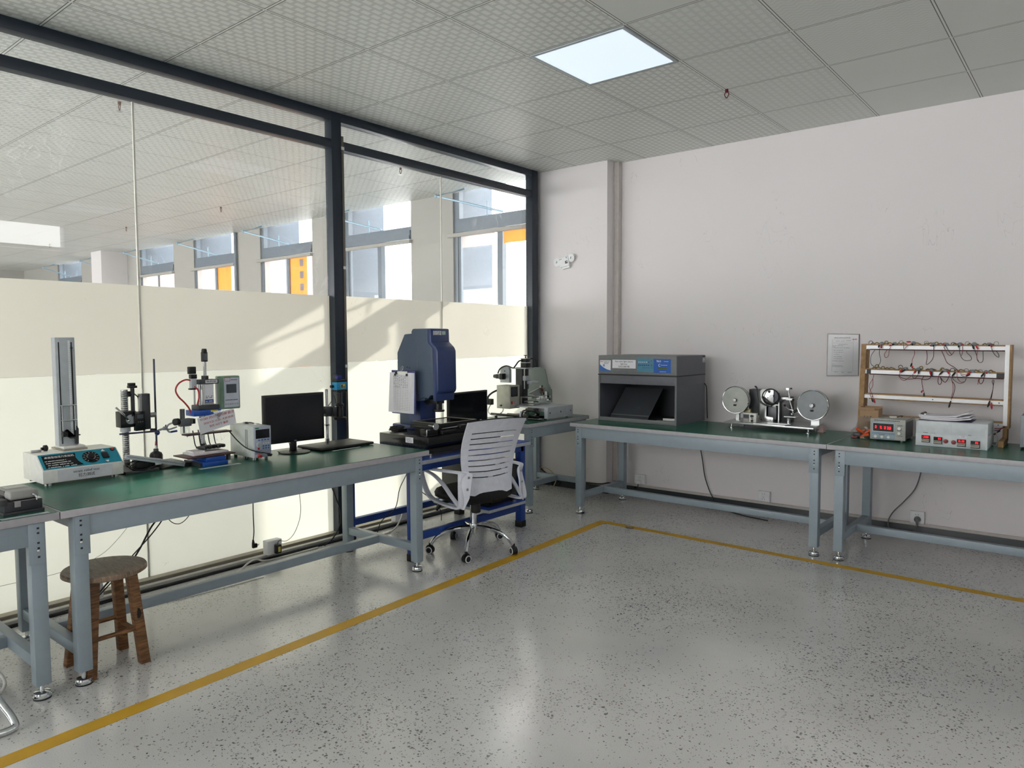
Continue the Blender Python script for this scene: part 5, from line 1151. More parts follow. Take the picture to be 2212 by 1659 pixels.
b = MB().use(m_paper); b.box((x1+.0005, -.215, 1.165), (x1+.0012, -.172, 1.200)); b.use(m_black).box((x1+.0005, -.215, 1.202), (x1+.0012, -.172, 1.214)); b.use(m_ink); marks(b, (x1+.0012, -.212, 1.187), XA, UZ, .036, .007, 97, 1); marks(b, (x1+.0012, -.208, 1.170), XA, UZ, .03, .010, 98, 1, .7); b.build('side_label', parent=hd, smooth=0)
b = MB().use(m_lin); b.prism([(1.02, -.56, T+.0125), (1.36, -.56, T+.0125), (1.36, -.30, .950), (1.02, -.30, .950)], (0, -.004, -.004)); b.use(m_lbox).prism([(1.02, -.535, T+.043), (1.36, -.535, T+.043), (1.36, -.533, T+.046), (1.02, -.533, T+.046)], (0, -.003, -.003)); b.build('viewing_slope', tag=('sloping grey sample board standing inside the open viewing box', 'board'))
b = MB().use(m_paper); b.prism([(1.40, -.58, T+.0125), (1.56, -.60, T+.0125), (1.60, -.50, T+.0125), (1.42, -.49, T+.0125)], (0, 0, .002)); b.use(m_lgrey).prism([(1.46, -.56, T+.015), (1.62, -.58, T+.015), (1.62, -.52, T+.015), (1.48, -.50, T+.015)], (0, 0, .002)); b.use(m_cream).cyl((1.49, -.545, T+.028), (1.60, -.525, T+.028), .010); b.build('sample_papers', tag=('papers and a white roll on the floor of the viewing box', 'papers'))
b = MB().use(m_black); b.tube([(1.655, -.18, 1.0), (1.668, -.17, .96), (1.670, -.16, .80), (1.665, -.14, .72)], .004); b.build('power_lead', tag=('black lead down the right rear edge of the viewing box', 'cable'))

# ---- abrasion tester with two reels
m_alp = mat('machined_alu', (190, 192, 192), .3, .85)
t = thing('reel_abrasion_tester', (2.25, -.36, T), 0, 'silver paper-tape abrasion tester with two round tape reels', 'testing machine')
b = MB().use(m_alp); b.prism([(1.955, -.505, T+.030), (2.592, -.535, T+.030), (2.55, -.18, T+.030), (1.93, -.18, T+.030)], (0, 0, .012), .001); b.box((2.18, -.53, T+.0425), (2.40, -.42, T+.047)); b.box((2.26, -.47, T+.047), (2.42, -.40, T+.050)); b.build('base_plate', parent=t)
b = MB().use(m_chrome)
for x, y in ((2.0, -.47), (2.545, -.49), (1.99, -.21), (2.51, -.21)): b.cyl((x, y, T+.006), (x, y, T+.031), .006); b.lathe((x, y, T), [(.017, 0), (.017, .004), (.008, .008)])
b.build('feet', parent=t)
def reel(cx, y, cz, r, face, nm='tape_reel'):
    b = MB().use(mat('reel_face_%d' % face[0], face, .4, .25, var=.1, scale=14)); b.lathe((cx, y, cz), [(r, 0), (r, .003), (0, .003)], (0, -1, 0), 48)
    b.use(m_chrome).tube([(cx+r*math.cos(a*PI/18), y-.002, cz+r*math.sin(a*PI/18)) for a in range(36)], .0042, 8, 1, closed=True)
    b.use(mat('tape_roll', (214, 210, 200), .7)).lathe((cx, y+.035, cz), [(r*.94, 0), (r*.94, .034)], (0, -1, 0), 48); b.use(m_chrome).lathe((cx, y+.038, cz), [(r, 0), (r, .003), (0, .003)], (0, -1, 0), 48)
    b.use(m_steel).cyl((cx, y-.003, cz), (cx, y-.026, cz), .009); b.lathe((cx, y-.022, cz), [(.015, 0), (.013, .008), (0, .009)], (0, -1, 0)); b.use(m_black).cyl((cx-.012, y-.0035, cz-.038), (cx+.010, y-.0035, cz-.038), .006)
    b.use(m_chrome).box((cx-.003, y-.007, cz-.035), (cx+.003, y-.003, cz)); return b.build(nm, parent=t)
reel(1.986, -.372, .896, .099, (166, 170, 164)); reel(2.534, -.372, .886, .103, (128, 132, 136))
b = MB().use(m_alp); b.box((1.975, -.334, T+.042), (2.0, -.31, .90)); b.box((2.515, -.334, T+.042), (2.57, -.31, .89)); b.cyl((1.986, -.34, .896), (1.986, -.31, .896), .012); b.cyl((2.534, -.34, .886), (2.534, -.31, .886), .012); b.build('reel_posts', parent=t)
b = MB().use(m_dgrey); b.box((2.06, -.30, T+.08), (2.20, -.22, .975), .002); b.box((2.25, -.31, T+.043), (2.36, -.22, .93), .002); b.use(m_black).box((2.04, -.30, T+.043), (2.09, -.24, T+.085)); b.use(mat('brass_box', (150, 144, 110), .35, .6)).box((2.035, -.335, T+.046), (2.085, -.30, .83)); b.build('gear_case', parent=t)
b = MB().use(m_alp); b.prism([(2.155, -.345, T+.043), (2.255, -.345, T+.043), (2.255, -.345, T+.075), (2.205, -.345, T+.080), (2.205, -.345, .872), (2.255, -.345, .885), (2.255, -.345, .982), (2.175, -.345, .982), (2.155, -.345, .97)], (0, .008, 0), .001); b.box((2.29, -.345, T+.043), (2.298, -.25, .90)); b.box((2.21, -.345, .868), (2.29, -.337, .876)); b.box((2.31, -.346, .915), (2.37, -.338, .93)); b.use(m_black)
for x, z in ((2.17, T+.055), (2.235, T+.055), (2.215, .92)): b.cyl((x, -.3465, z), (x, -.345, z), .004)
b.cyl((2.225, -.348, .965), (2.225, -.345, .965), .009); b.build('side_plates', parent=t)
b = MB().use(m_mgrey); b.box((2.215, -.335, .765), (2.275, -.26, .855), .002); b.use(m_cream).box((2.22, -.336, .855), (2.27, -.27, .866)); b.build('drive_motor', parent=t)
b = MB().use(mat('purple_grey_disc', (84, 82, 98), .4)); b.lathe((2.245, -.32, .935), [(.045, 0), (.045, .012), (0, .013)], (0, -1, 0), 30); b.use(m_chrome).cyl((2.245, -.33, .935), (2.245, -.36, .935), .012); b.build('eccentric', parent=t)
b = MB().use(m_cream); b.box((2.082, -.47, T+.043), (2.180, -.435, .815), .003); cb = b.build('counter', parent=t)
b = MB().use(m_lcd); b.box((2.088, -.4712, .780), (2.124, -.4702, .802)); b.use(m_alu2).box((2.088, -.4712, .757), (2.124, -.4702, .774)); b.use(m_mgrey).box((2.084, -.4706, .753), (2.128, -.4700, .806)); b.use(mat('start_green', (20, 140, 70), .35)).cyl((2.150, -.470, .795), (2.150, -.482, .795), .010); b.use(m_redb).box((2.143, -.4712, .773), (2.157, -.4704, .779)); b.use(m_black).lathe((2.150, -.470, .760), [(.009, 0), (.009, .004), (.005, .006), (.005, .012), (0, .012)], (0, -1, 0)); b.build('buttons', parent=cb)
b = MB().use(m_steel); b.cyl((2.362, -.36, .990), (2.378, -.36, .90), .007); b.cyl((2.378, -.36, .90), (2.402, -.36, .82), .005); b.use(m_alp).box((2.352, -.368, .912), (2.405, -.352, .925)); b.box((2.35, -.40, .795), (2.43, -.34, .801)); b.cyl((2.376, -.38, T+.047), (2.376, -.38, .786), .013); b.use(mat('brass_nut', (150, 126, 84), .35, .8)).box((2.352, -.37, .982), (2.372, -.35, .998)); b.use(m_chrome).ball((2.395, -.37, .815), .010); b.tube([(2.33, -.36, .885), (2.37, -.37, .85), (2.42, -.372, .842), (2.44, -.375, .83)], .003); b.cyl((2.41, -.37, .835), (2.44, -.372, .845), .012, .008)
b.use(m_black)
for x, z in ((2.386, .994), (2.402, .917), (2.402, .775), (2.37, .748), (2.345, .875)): b.lathe((x, -.372, z), [(.008, 0), (.009, .004), (.008, .010), (0, .010)], (.4, -.9, 0), 14)
b.build('load_arm', parent=t)
b = MB().use(m_black); pts = []
for k in range(30):
    a = k/29*4*PI+.5; rx = .054+.008*(k/29); pts.append((2.235+.012*(k/29)+rx*math.cos(a), -.352-.0007*k, .925+.055*math.sin(a)+.01*(k/29)))
b.tube([(2.13, -.33, .985), (2.12, -.345, 1.0), (2.135, -.35, .992), (2.14, -.355, .955), (2.155, -.36, .90), (2.20, -.36, .868), (2.25, -.36, .866)]+pts[6:], .0045, 8, 3); b.build('looped_cable', parent=t)
b = MB().use(mat('pink_rag', (176, 150, 148), .8)); b.prism([(2.575, -.40, T+.0005), (2.62, -.41, T+.0005), (2.61, -.38, T+.022), (2.59, -.36, T+.040), (2.583, -.38, T+.018)], (0, .06, 0), .003); b.build('crumpled_wrapper', tag=('crumpled pinkish wrapper behind the right end of the reel tester', 'wrapper'))

# ---- carton, bag of clips, power supply
t = thing('cardboard_carton', (2.91, -.40, T), 0, 'small open cardboard carton behind the power supply', 'carton')
m_card = mat('cardboard', (168, 138, 108), .8, var=.06)
b = MB().use(m_card); X0, X1, Y0, Y1, Z0, Z1 = 2.858, 2.968, -.455, -.345, T+.0005, .900
b.box((X0, Y0, Z0), (X1, Y0+.004, Z1-.018)); b.box((X0, Y1-.004, Z0), (X1, Y1, Z1)); b.box((X0, Y0+.004, Z0), (X0+.004, Y1-.004, Z1)); b.box((X1-.004, Y0+.004, Z0), (X1, Y1-.004, Z1-.012)); b.box((X0+.004, Y0+.004, Z0), (X1-.004, Y1-.004, Z0+.004)); b.build('box', parent=t, smooth=0)
b = MB().use(m_card); b.prism([(X0, Y0-.001, Z1-.018), (X1-.02, Y0-.001, Z1-.018), (X1-.022, Y0-.003, Z1-.002), (X0+.002, Y0-.003, Z1-.002)], (0, -.003, 0)); b.build('flap', parent=t, smooth=0)
text('F.BZ', (2.905, Y0-.0006, .832), .026, m_ink, t, XB, UZ, name='pen_mark')
m_or = mat('orange_plastic', (232, 94, 44), .35)
t = thing('bag_of_clips', (2.885, -.52, T), 0, 'clear plastic bag with bright orange clamp handles beside the power supply', 'bag')
b = MB().use(M_glass('bag_film', haze=.16, smear=.3, tint=(.93, .93, .93), rough=.12)); n0 = 0
V = {}
rg = random.Random(3)
for j in range(7):
    for k in range(16):
        a = 2*PI*k/16; v = j/6; r1 = (.062 if j < 3 else .055-.004*j)*(1+.10*rg.uniform(-1, 1)); r2 = (.045 if j < 2 else .045-.0065*j)*(1+.15*rg.uniform(-1, 1))
        V[j, k] = b.bm.verts.new((2.885+r1*math.cos(a)+.01*v, -.52+r2*math.sin(a)+.03*v, T+.001+.135*v))
for j in range(6):
    for k in range(16): b.bm.faces.new((V[j, k], V[j, (k+1) % 16], V[j+1, (k+1) % 16], V[j+1, k]))
b.bm.faces.new([V[0, k] for k in range(16)]); b.build('bag', parent=t, smooth=0)
for k, (p0, p1) in enumerate((((2.862, -.555, T+.062), (2.900, -.535, T+.032)), ((2.945, -.53, T+.060), (2.895, -.552, T+.012)), ((2.94, -.56, T+.030), (2.885, -.555, T+.010)), ((2.90, -.50, T+.045), (2.86, -.52, T+.015)))):
    b = MB().use(m_or); b.tube([p0, [(p0[i]+p1[i])/2+(0, 0, .003)[i] for i in range(3)], p1], .008, 10, 3, rs=[.0095, .008, .006, .005]); b.build('clamp_handle', parent=t)
b = MB().use(m_dgrey); b.box((2.845, -.56, T+.004), (2.89, -.52, T+.036), .006); b.use(m_redb).box((2.838, -.565, T+.002), (2.87, -.545, T+.009), .002); b.build('clamp_jaws', parent=t)
t = thing('power_supply', (3.055, -.40, T), 0, 'grey bench power supply with red digits reading 9.0 and 3.8', 'power supply')
m_psu = mat('psu_grey', (170, 172, 166), .45); m_psf = mat('psu_face', (150, 168, 176), .45)
b = MB().use(m_psu); b.box((2.965, -.60, T+.012), (3.148, -.345, .838), .003); b.use(mat('psu_wrap', (104, 106, 110), .35, var=.25, scale=18)).box((3.1482, -.58, T+.02), (3.149, -.35, .825)); b.use(m_black)
for x in (2.98, 3.13):
    for y in (-.58, -.37): b.cyl((x, y, T), (x, y, T+.014), .010)
b.build('case', parent=t)
b = MB().use(m_psu); b.box((2.957, -.612, T+.010), (3.156, -.599, .844), .003); fp = b.build('front_frame', parent=t)
b = MB().use(m_psf); b.box((2.965, -.6135, T+.018), (3.098, -.6122, .828)); b.use(m_psu).box((3.100, -.6135, T+.018), (3.148, -.6122, .815)); b.use(m_lgrey).box((2.970, -.6145, .762), (3.096, -.6136, .822)); b.use(mat('stripe_blue', (60, 108, 160), .5))
for z in (.7565, .7505, .722): b.box((2.968, -.6140, z), (3.095, -.6136, z+.0022))
b.use(m_ink); marks(b, (2.98, -.6125, .832), XB, UZ, .14, .006, 101, .9); marks(b, (3.11, -.6136, .806), XB, UZ, .026, .005, 102, 1); marks(b, (3.11, -.6136, .776), XB, UZ, .026, .005, 103, 1); marks(b, (3.104, -.6136, .742), XB, UZ, .036, .005, 104, .8); marks(b, (3.01, -.6136, .744), XB, UZ, .03, .004, 105, 1)
b.build('face_print', parent=fp, smooth=0)
b = MB().use(m_blackg); b.box((2.975, -.6155, .768), (3.090, -.6146, .816)); ds = b.build('display', parent=fp, smooth=0)
m_led = mat('red_led', (255, 40, 60), .4, emit=(255, 34, 52), estr=1.4)
def digits(s_, p, h, par, X_=(1, 0, 0), pitch=.62, nm='digits'):
    """seven-segment figures"""
    SEG = {'0': 'abcdef', '1': 'bc', '2': 'abged', '3': 'abgcd', '4': 'fgbc', '5': 'afgcd', '6': 'afgedc', '7': 'abc', '8': 'abcdefg', '9': 'abcdfg', 'C': 'afed', 'L': 'fed', ' ': ''}
    b = MB().use(m_led); X_ = Vector(X_); U_ = Vector((0, 0, 1)); p = Vector(p); w = h*.48; th = h*.13; N_ = X_.cross(U_)
    for ch_ in s_:
        if ch_ == '.':
            a = p-X_*h*.16; b.prism([a, a+X_*th, a+X_*th+U_*th, a+U_*th], N_*.0003); continue
        G = {'a': ((0, h-th), (w, h)), 'd': ((0, 0), (w, th)), 'g': ((0, h/2-th/2), (w, h/2+th/2)), 'f': ((0, h/2), (th, h)), 'e': ((0, 0), (th, h/2)), 'b': ((w-th, h/2), (w, h)), 'c': ((w-th, 0), (w, h/2))}
        for q in SEG[ch_]:
            (u0, v0_), (u1, v1_) = G[q]; b.prism([p+X_*u0+U_*v0_, p+X_*u1+U_*v0_, p+X_*u1+U_*v1_, p+X_*u0+U_*v1_], N_*.0003)
        p = p+X_*h*pitch
    return b.build(nm, parent=par, smooth=0)
digits('0', (2.986, -.6158, .785), .017, ds); digits('9.', (3.014, -.6158, .783), .017, ds, pitch=.75); digits('0', (3.038, -.6158, .782), .017, ds); digits('3.8', (3.054, -.6158, .781), .017, ds, pitch=.75)
b = MB().use(m_cream)
for z in (.791, .762): b.lathe((3.124, -.6136, z), [(.0105, 0), (.0105, .006), (.009, .014), (0, .015)], (0, -1, 0))
b.use(m_psu).box((3.106, -.618, .724), (3.144, -.6136, .738), .003); b.build('knobs', parent=fp)
b = MB().use(m_cream)
for k in range(3):
    b.use(m_cream).lathe((2.990+.037*k, -.6136, .7335), [(.0085, 0), (.0085, .008), (.004, .008)], (0, -1, 0)); b.use(m_black).cyl((2.990+.037*k, -.6136, .7335), (2.990+.037*k, -.6195, .7335), .004)
b.build('output_sockets', parent=fp)
t = thing('usb_stick', (3.06, -.44, .838), .3, 'small white plug with black loop on top of the power supply', 'plug')
b = MB().use(m_cream); b.box((-.03, -.012, .0005), (.012, .012, .010), .002); b.build('plug', parent=t, local=True)
b = MB().use(m_black); b.tube([(.012, 0, .004), (.03, -.01, .014), (.045, 0, .014), (.04, .012, .004)], .002); b.build('loop', parent=t, local=True)

# ---- white counter box with four displays
t = thing('counter_timer_box', (3.39, -.51, T), 0, 'white plastic switch box with four red counters and a stack of papers on top', 'control box')
m_pv = mat('white_pvc', (206, 212, 216), .45)
b = MB().use(m_pv); X0, X1, Y0, Y1 = 3.222, 3.582, -.672, -.35
b.box((X0, Y0, T+.0005), (X1, Y1, .780), .002); b.box((X0+.003, Y0+.003, .780), (X1-.003, Y1, .853), .002); b.box((X0+.002, Y0, .782), (X0+.010, Y0+.004, .850)); b.box((3.396, Y0, .782), (3.404, Y0+.004, .850)); b.box((X1-.012, Y0-.001, .782), (X1-.004, Y0+.004, .850)); b.box((X1-.006, Y0-.002, T+.0005), (X1+.002, Y0+.004, .853)); b.box((X0, Y0-.001, .776), (X1, Y0+.002, .782)); b.build('housing', parent=t)
b = MB().use(m_black)
for k in range(4): b.cyl((X0-.004, -.60, .745+.03*k), (X0+.001, -.60, .745+.03*k), .005)
b.build('side_plugs', parent=t)
for k, (x0_, z0_, w_, txt) in enumerate(((3.254, .727, .044, 'L600'), (3.317, .722, .044, '  03'), (3.436, .717, .044, '0L00'), (3.503, .713, .046, '  03'))):
    b = MB().use(m_dgrey); b.box((x0_, Y0-.008, z0_), (x0_+w_, Y0-.0005, z0_+.042), .001); b.use(m_screen).box((x0_+.001, Y0-.0086, z0_+.022), (x0_+w_-.001, Y0-.0081, z0_+.041)); b.use(m_alu2).box((x0_+.001, Y0-.0095, z0_+.004), (x0_+w_-.004, Y0-.0082, z0_+.020)); b.use(m_dgrey)
    for q in range(5): b.box((x0_+.005+.007*q, Y0-.0099, z0_+.011), (x0_+.009+.007*q, Y0-.0096, z0_+.017))
    c_ = b.build('counter', parent=t); digits(txt, (x0_+.008, Y0-.009, z0_+.027), .0105, c_, pitch=.75)
b = MB().use(m_redb)
for x, z in ((3.379, .741), (3.419, .738)): b.use(m_dgrey).cyl((x, Y0-.003, z), (x, Y0-.0005, z), .0125); b.use(mat('dark_red_rocker', (128, 16, 26), .3)).lathe((x, Y0-.003, z), [(.010, 0), (.010, .003), (0, .004)], (0, -1, 0))
b.build('red_switches', parent=t)
b = MB().use(m_ink); marks(b, (3.262, Y0-.002, .787-.004), XB, UZ, .06, .004, 110, .5); marks(b, (3.49, Y0-.002, .7835), XB, UZ, .02, .004, 111, .8); b.build('small_print', parent=t, smooth=0)
b = MB().use(m_paper); b.box((3.444, Y0-.0022, .768), (3.484, Y0-.0016, .779)); tp = b.build('marked_tape', parent=t, smooth=0); text('7-9', (3.464, Y0-.0026, .7735), .011, m_inkr, tp, XB, UZ)
t = thing('paper_clipboard', (3.37, -.50, .853), 0, 'curled stack of white papers on a dark blue clipboard lying on the white counter box', 'clipboard')
b = MB().use(mat('navy_board', (28, 36, 84), .4)); b.box((3.23, -.64, .8545), (3.50, -.44, .8575)); b.build('board', parent=t, smooth=0)
b = MB().use(m_paper); N = 12
for L_ in range(3):
    V = {}
    for i in range(N+1):
        u = i/N; up = .010*(abs(u-.35)**1.6)*1.8+(.012 if L_ == 2 else .005)*max(0, u-.75)*4
        for j, y in enumerate((-.637+.004*L_, -.447)):
            for s_ in (0, 1): V[i, j, s_] = b.bm.verts.new((3.238+.258*u-.006*L_, y, .8578+.008*L_+up*(1+.3*L_)+.0065*s_))
    for i in range(N):
        for s_ in (0, 1): b.bm.faces.new((V[i, 0, s_], V[i+1, 0, s_], V[i+1, 1, s_], V[i, 1, s_]))
        for j in (0, 1): b.bm.faces.new((V[i, j, 0], V[i+1, j, 0], V[i+1, j, 1], V[i, j, 1]))
    for i in (0, N): b.bm.faces.new((V[i, 0, 0], V[i, 1, 0], V[i, 1, 1], V[i, 0, 1]))
b.build('papers', parent=t, smooth=25)
b = MB().use(m_chrome); b.box((3.232, -.58, .882), (3.262, -.49, .887), .001); b.use(m_black).lathe((3.238, -.585, .884), [(.010, 0), (.010, .10), (0, .1)], (0, 1, 0), 14); b.build('clip', parent=t)

# ---- wooden rack of aluminium rails with crocodile-clip leads
m_mdf = M_wood('mdf_edge', (140, 108, 72), (176, 142, 100), (3, 3, 3), .7); m_rail = mat('rail_white_alu', (214, 216, 218), .35, .2, var=.06, scale=12); m_cord = mat('dark_red_bundle', (70, 22, 34), .6)
t = thing('lead_rack', (3.26, -.3350, T), 0, 'upright wood and white aluminium rack strung with red and black crocodile-clip leads', 'rack')
b = MB().use(m_mdf); b.prism([(2.815, -.3400, T+.0005), (2.846, -.3400, T+.0005), (2.857, -.3250, 1.307), (2.826, -.3250, 1.307)], (0, .10, 0)); b.box((2.812, -.27, T+.0005), (2.850, -.20, T+.03)); b.build('post', parent=t, smooth=0)
b = MB().use(m_rail); b.box((3.6225, -.3310, .817), (3.645, -.3200, 1.300)); b.use(m_mdf).box((3.645, -.3400, .80), (3.655, -.2250, 1.302)); b.box((3.6225, -.3200, .72), (3.645, -.2250, 1.29)); b.box((3.618, -.500, T+.0005), (3.645, -.26, T+.038), .002); b.build('post', parent=t, smooth=0)
for k, (zl, zr, h) in enumerate(((1.298, 1.292, .024), (1.137, 1.127, .025), (.973, .964, .023), (.832, .829, .019))):
    b = MB().use(m_mdf); b.prism([(2.850, -.3200, zl-h), (3.622, -.3200, zr-h), (3.622, -.3200, zr+.008), (2.850, -.3200, zl+.008)], (0, .05, 0)); rl = b.build('rail', parent=t, smooth=0)
    b = MB().use(m_rail); b.prism([(2.851, -.3250, zl-h), (3.622, -.3250, zr-h), (3.622, -.3250, zr), (2.851, -.3250, zl)], (0, .0045, 0)); b.use(m_mgrey)
    if k >= 2:
        for x in (2.90, 3.25, 3.60): z = zl+(zr-zl)*(x-2.851)/.756-h/2; b.cyl((x, -.3258, z), (x, -.3250, z), .004)
    b.build('aluminium_strip', parent=rl, smooth=0)
    if k != 3:
        b = MB().use(m_cord if k < 2 else m_mdf); b.tube([(2.88, -.3285, zl-h-.0025), (3.25, -.3285, (zl+zr)/2-h-.0035), (3.620, -.3285, zr-h-.0025)], .0034, 8, 3); b.build('lead_bundle', parent=rl)
    if k == 1:
        b = MB().use(m_black); b.prism([(2.862, -.3268, zl-h-.001), (2.888, -.3268, zl-h-.001), (2.888, -.3268, zl+.004), (2.862, -.3268, zl+.004)], (0, .0015, 0)); b.build('black_tape', parent=rl, smooth=0); b = MB().use(m_black); b.prism([(3.582, -.3268, zr-h-.001), (3.6225, -.3268, zr-h-.001), (3.6225, -.3268, zr+.004), (3.582, -.3268, zr+.004)], (0, .0015, 0)); b.build('black_tape', parent=rl, smooth=0)
m_brass = mat('aged_brass', (140, 118, 72), .35, .7); m_sock = mat('grey_socket_cap', (128, 136, 140), .35)
for zl, zr in ((1.306, 1.300), (1.145, 1.135)):
    for k in range(9):
        x = 2.88+.078*k+(.012 if zl < 1.2 else 0); z = zl+(zr-zl)*(x-2.851)/.756
        b = MB().use(m_brass); b.tube([(x, -.3100, z), (x+.012, -.3120, z+.009), (x+.022, -.3100, z+.003), (x+.034, -.3080, z+.010), (x+.046, -.3100, z+.006), (x+.06, -.3100, z)], .0036, 6, 3); b.build('brass_holder', parent=t)
WIRES=[('b',(2.91,1.267),(2.892,1.234),(2.888,1.197),(2.894,1.172),(2.91,1.159)),('b',(2.931,1.165),(2.946,1.185),(2.949,1.208),(2.94,1.239),(2.938,1.278)),('r',(2.983,1.268),(2.97,1.242),(2.973,1.224),(2.984,1.219),(2.995,1.235),(2.996,1.265),(3.003,1.288)),('r',(3.141,1.267),(3.144,1.241),(3.134,1.211),(3.13,1.188)),('m',(3.21,1.265),(3.215,1.222),(3.212,1.179),(3.233,1.192),(3.249,1.222),(3.25,1.262),(3.248,1.289)),('r',(3.078,1.313),(3.08,1.288),(3.085,1.273),(3.098,1.291),(3.111,1.301)),('r',(2.908,1.105),(2.903,1.076),(2.887,1.045),(2.886,1.016),(2.903,0.975),(2.908,0.945)),('r',(2.903,1.076),(2.905,1.032),(2.89,1.001),(2.891,0.97),(2.899,0.949)),('r',(3.068,1.127),(3.057,1.104),(3.072,1.081),(3.092,1.074),(3.112,1.088),(3.132,1.106),(3.147,1.129)),('m',(3.058,1.101),(3.081,1.087),(3.115,1.083),(3.17,1.089),(3.21,1.081),(3.235,1.094),(3.241,1.114)),('b',(3.132,1.108),(3.139,1.093),(3.15,1.089),(3.161,1.099),(3.167,1.117)),('m',(3.2,1.103),(3.19,1.083),(3.193,1.048),(3.198,1.016),(3.19,1.003)),('b',(3.198,1.016),(3.203,0.998)),('r',(3.302,1.291),(3.317,1.262),(3.333,1.238),(3.347,1.239),(3.361,1.262)),('b',(3.315,1.291),(3.332,1.264),(3.347,1.24)),('b',(3.386,1.286),(3.391,1.25),(3.404,1.219),(3.423,1.206),(3.449,1.209),(3.453,1.222),(3.445,1.236),(3.428,1.253),(3.426,1.264)),('r',(3.402,1.296),(3.406,1.262),(3.4,1.236)),('b',(3.464,1.275),(3.479,1.239),(3.484,1.211),(3.498,1.195),(3.512,1.206),(3.51,1.263)),('r',(3.482,1.272),(3.481,1.225),(3.49,1.201)),('b',(3.551,1.287),(3.564,1.254),(3.581,1.233),(3.592,1.229),(3.59,1.245),(3.578,1.264)),('m',(3.293,1.263),(3.308,1.23),(3.324,1.194),(3.343,1.177),(3.364,1.163),(3.383,1.144)),('m',(3.283,1.115),(3.278,1.08),(3.283,1.058),(3.293,1.056),(3.299,1.076),(3.29,1.098),(3.284,1.105)),('m',(3.29,1.098),(3.316,1.069),(3.333,1.092),(3.339,1.119)),('b',(3.351,1.104),(3.366,1.083),(3.396,1.065),(3.421,1.075),(3.428,1.097)),('r',(3.378,1.129),(3.383,1.098),(3.4,1.074),(3.416,1.075)),('r',(3.349,1.097),(3.359,1.059),(3.362,1.02),(3.355,0.98),(3.352,0.961)),('m',(3.352,1.08),(3.369,1.054),(3.37,1.02),(3.357,0.971)),('r',(3.394,1.127),(3.411,1.121),(3.427,1.121)),('b',(3.399,1.118),(3.411,1.11),(3.426,1.109)),('m',(3.505,1.109),(3.496,1.085),(3.504,1.066),(3.516,1.078),(3.524,1.124)),('r',(3.493,1.099),(3.49,1.061)),('b',(3.567,1.094),(3.563,1.08),(3.57,1.052),(3.56,0.992),(3.553,0.968)),('m',(3.571,1.09),(3.569,1.042),(3.561,0.976))]
CLIPS=[('b',(2.935,1.301),(2.934,1.283)),('r',(2.949,1.303),(2.95,1.278)),('r',(3.012,1.303),(2.998,1.294)),('b',(3.025,1.308),(3.012,1.301)),('r',(3.095,1.321),(3.122,1.321)),('b',(3.131,1.298),(3.129,1.311)),('r',(3.237,1.293),(3.23,1.3)),('b',(3.246,1.301),(3.248,1.291)),('b',(3.13,1.186),(3.124,1.161)),('r',(3.135,1.168),(3.133,1.151)),('r',(3.077,1.145),(3.061,1.124)),('b',(3.093,1.145),(3.068,1.124)),('r',(3.153,1.139),(3.143,1.121)),('b',(3.171,1.142),(3.169,1.117)),('r',(3.232,1.138),(3.24,1.111)),('b',(3.243,1.133),(3.243,1.101)),('r',(3.194,1.013),(3.188,0.998)),('b',(3.203,0.998),(3.204,0.974)),('b',(2.899,0.949),(2.909,0.924)),('r',(2.911,0.947),(2.921,0.919)),('r',(3.308,1.301),(3.297,1.301)),('b',(3.314,1.303),(3.31,1.292)),('b',(3.383,1.298),(3.384,1.286)),('r',(3.398,1.306),(3.402,1.295)),('b',(3.455,1.301),(3.464,1.275)),('r',(3.473,1.299),(3.486,1.275)),('b',(3.537,1.301),(3.545,1.296)),('r',(3.549,1.303),(3.555,1.287)),('b',(3.304,1.137),(3.284,1.115)),('r',(3.327,1.14),(3.339,1.119)),('b',(3.371,1.134),(3.353,1.107)),('r',(3.382,1.139),(3.39,1.132)),('r',(3.452,1.136),(3.43,1.119)),('b',(3.448,1.124),(3.426,1.109)),('b',(3.522,1.133),(3.505,1.109)),('r',(3.528,1.133),(3.54,1.131)),('b',(3.351,0.955),(3.342,0.912)),('b',(3.554,0.965),(3.545,0.926)),('r',(3.562,0.954),(3.566,0.916))]
DOMES=[(2.949,1.313),(3.024,1.312),(3.133,1.316),(3.245,1.308),(3.093,1.15),(3.166,1.149),(3.238,1.146),(3.316,1.307),(3.389,1.308),(3.463,1.309),(3.539,1.307),(3.314,1.143),(3.46,1.141),(3.534,1.138)]
HOOKS=[(2.881,1.319),(3.061,1.32),(3.204,1.317),(3.061,1.162),(3.426,1.313),(3.574,1.313),(3.352,1.148),(3.425,1.147),(3.498,1.142),(3.351,1.308)]
LOOPS=[(2.974,1.318),(3.26,1.311),(2.922,1.163),(2.958,1.151),(3.179,1.156),(3.297,1.149),(3.552,1.141)]
for x, z in DOMES:
    b = MB().use(m_sock); b.lathe((x, -.3200, z-.008), [(.013, 0), (.0135, .006), (.012, .012), (.007, .016), (0, .017)], (0, -.2, 1), 16); b.build('socket_cap', parent=t)
m_clipg = mat('dark_spring_wire', (60, 58, 52), .4, .7)
for k, (x, z) in enumerate(HOOKS):
    b = MB().use(m_clipg); b.tube([(x+.012*math.cos(a*PI/6), -.3150, z-.004+.012*math.sin(a*PI/6)) for a in range(-1, 8)], .0012 if k % 3 else .002, 6, 2); b.build('wire_hook', parent=t)
for x, z in LOOPS:
    b = MB().use(m_brass); b.tube([(x+.010*math.cos(a*PI/6), -.3150, z-.002+.010*math.sin(a*PI/6)) for a in range(-2, 9)], .0030, 8, 2); b.use(m_chrome).ball((x+.004, -.3200, z-.004), .0045); b.build('brass_loop', parent=t)
m_wr = mat('wire_red', (138, 34, 46), .5); m_wb = mat('wire_black', (30, 24, 30), .5); m_wm = mat('wire_maroon', (88, 26, 40), .5)
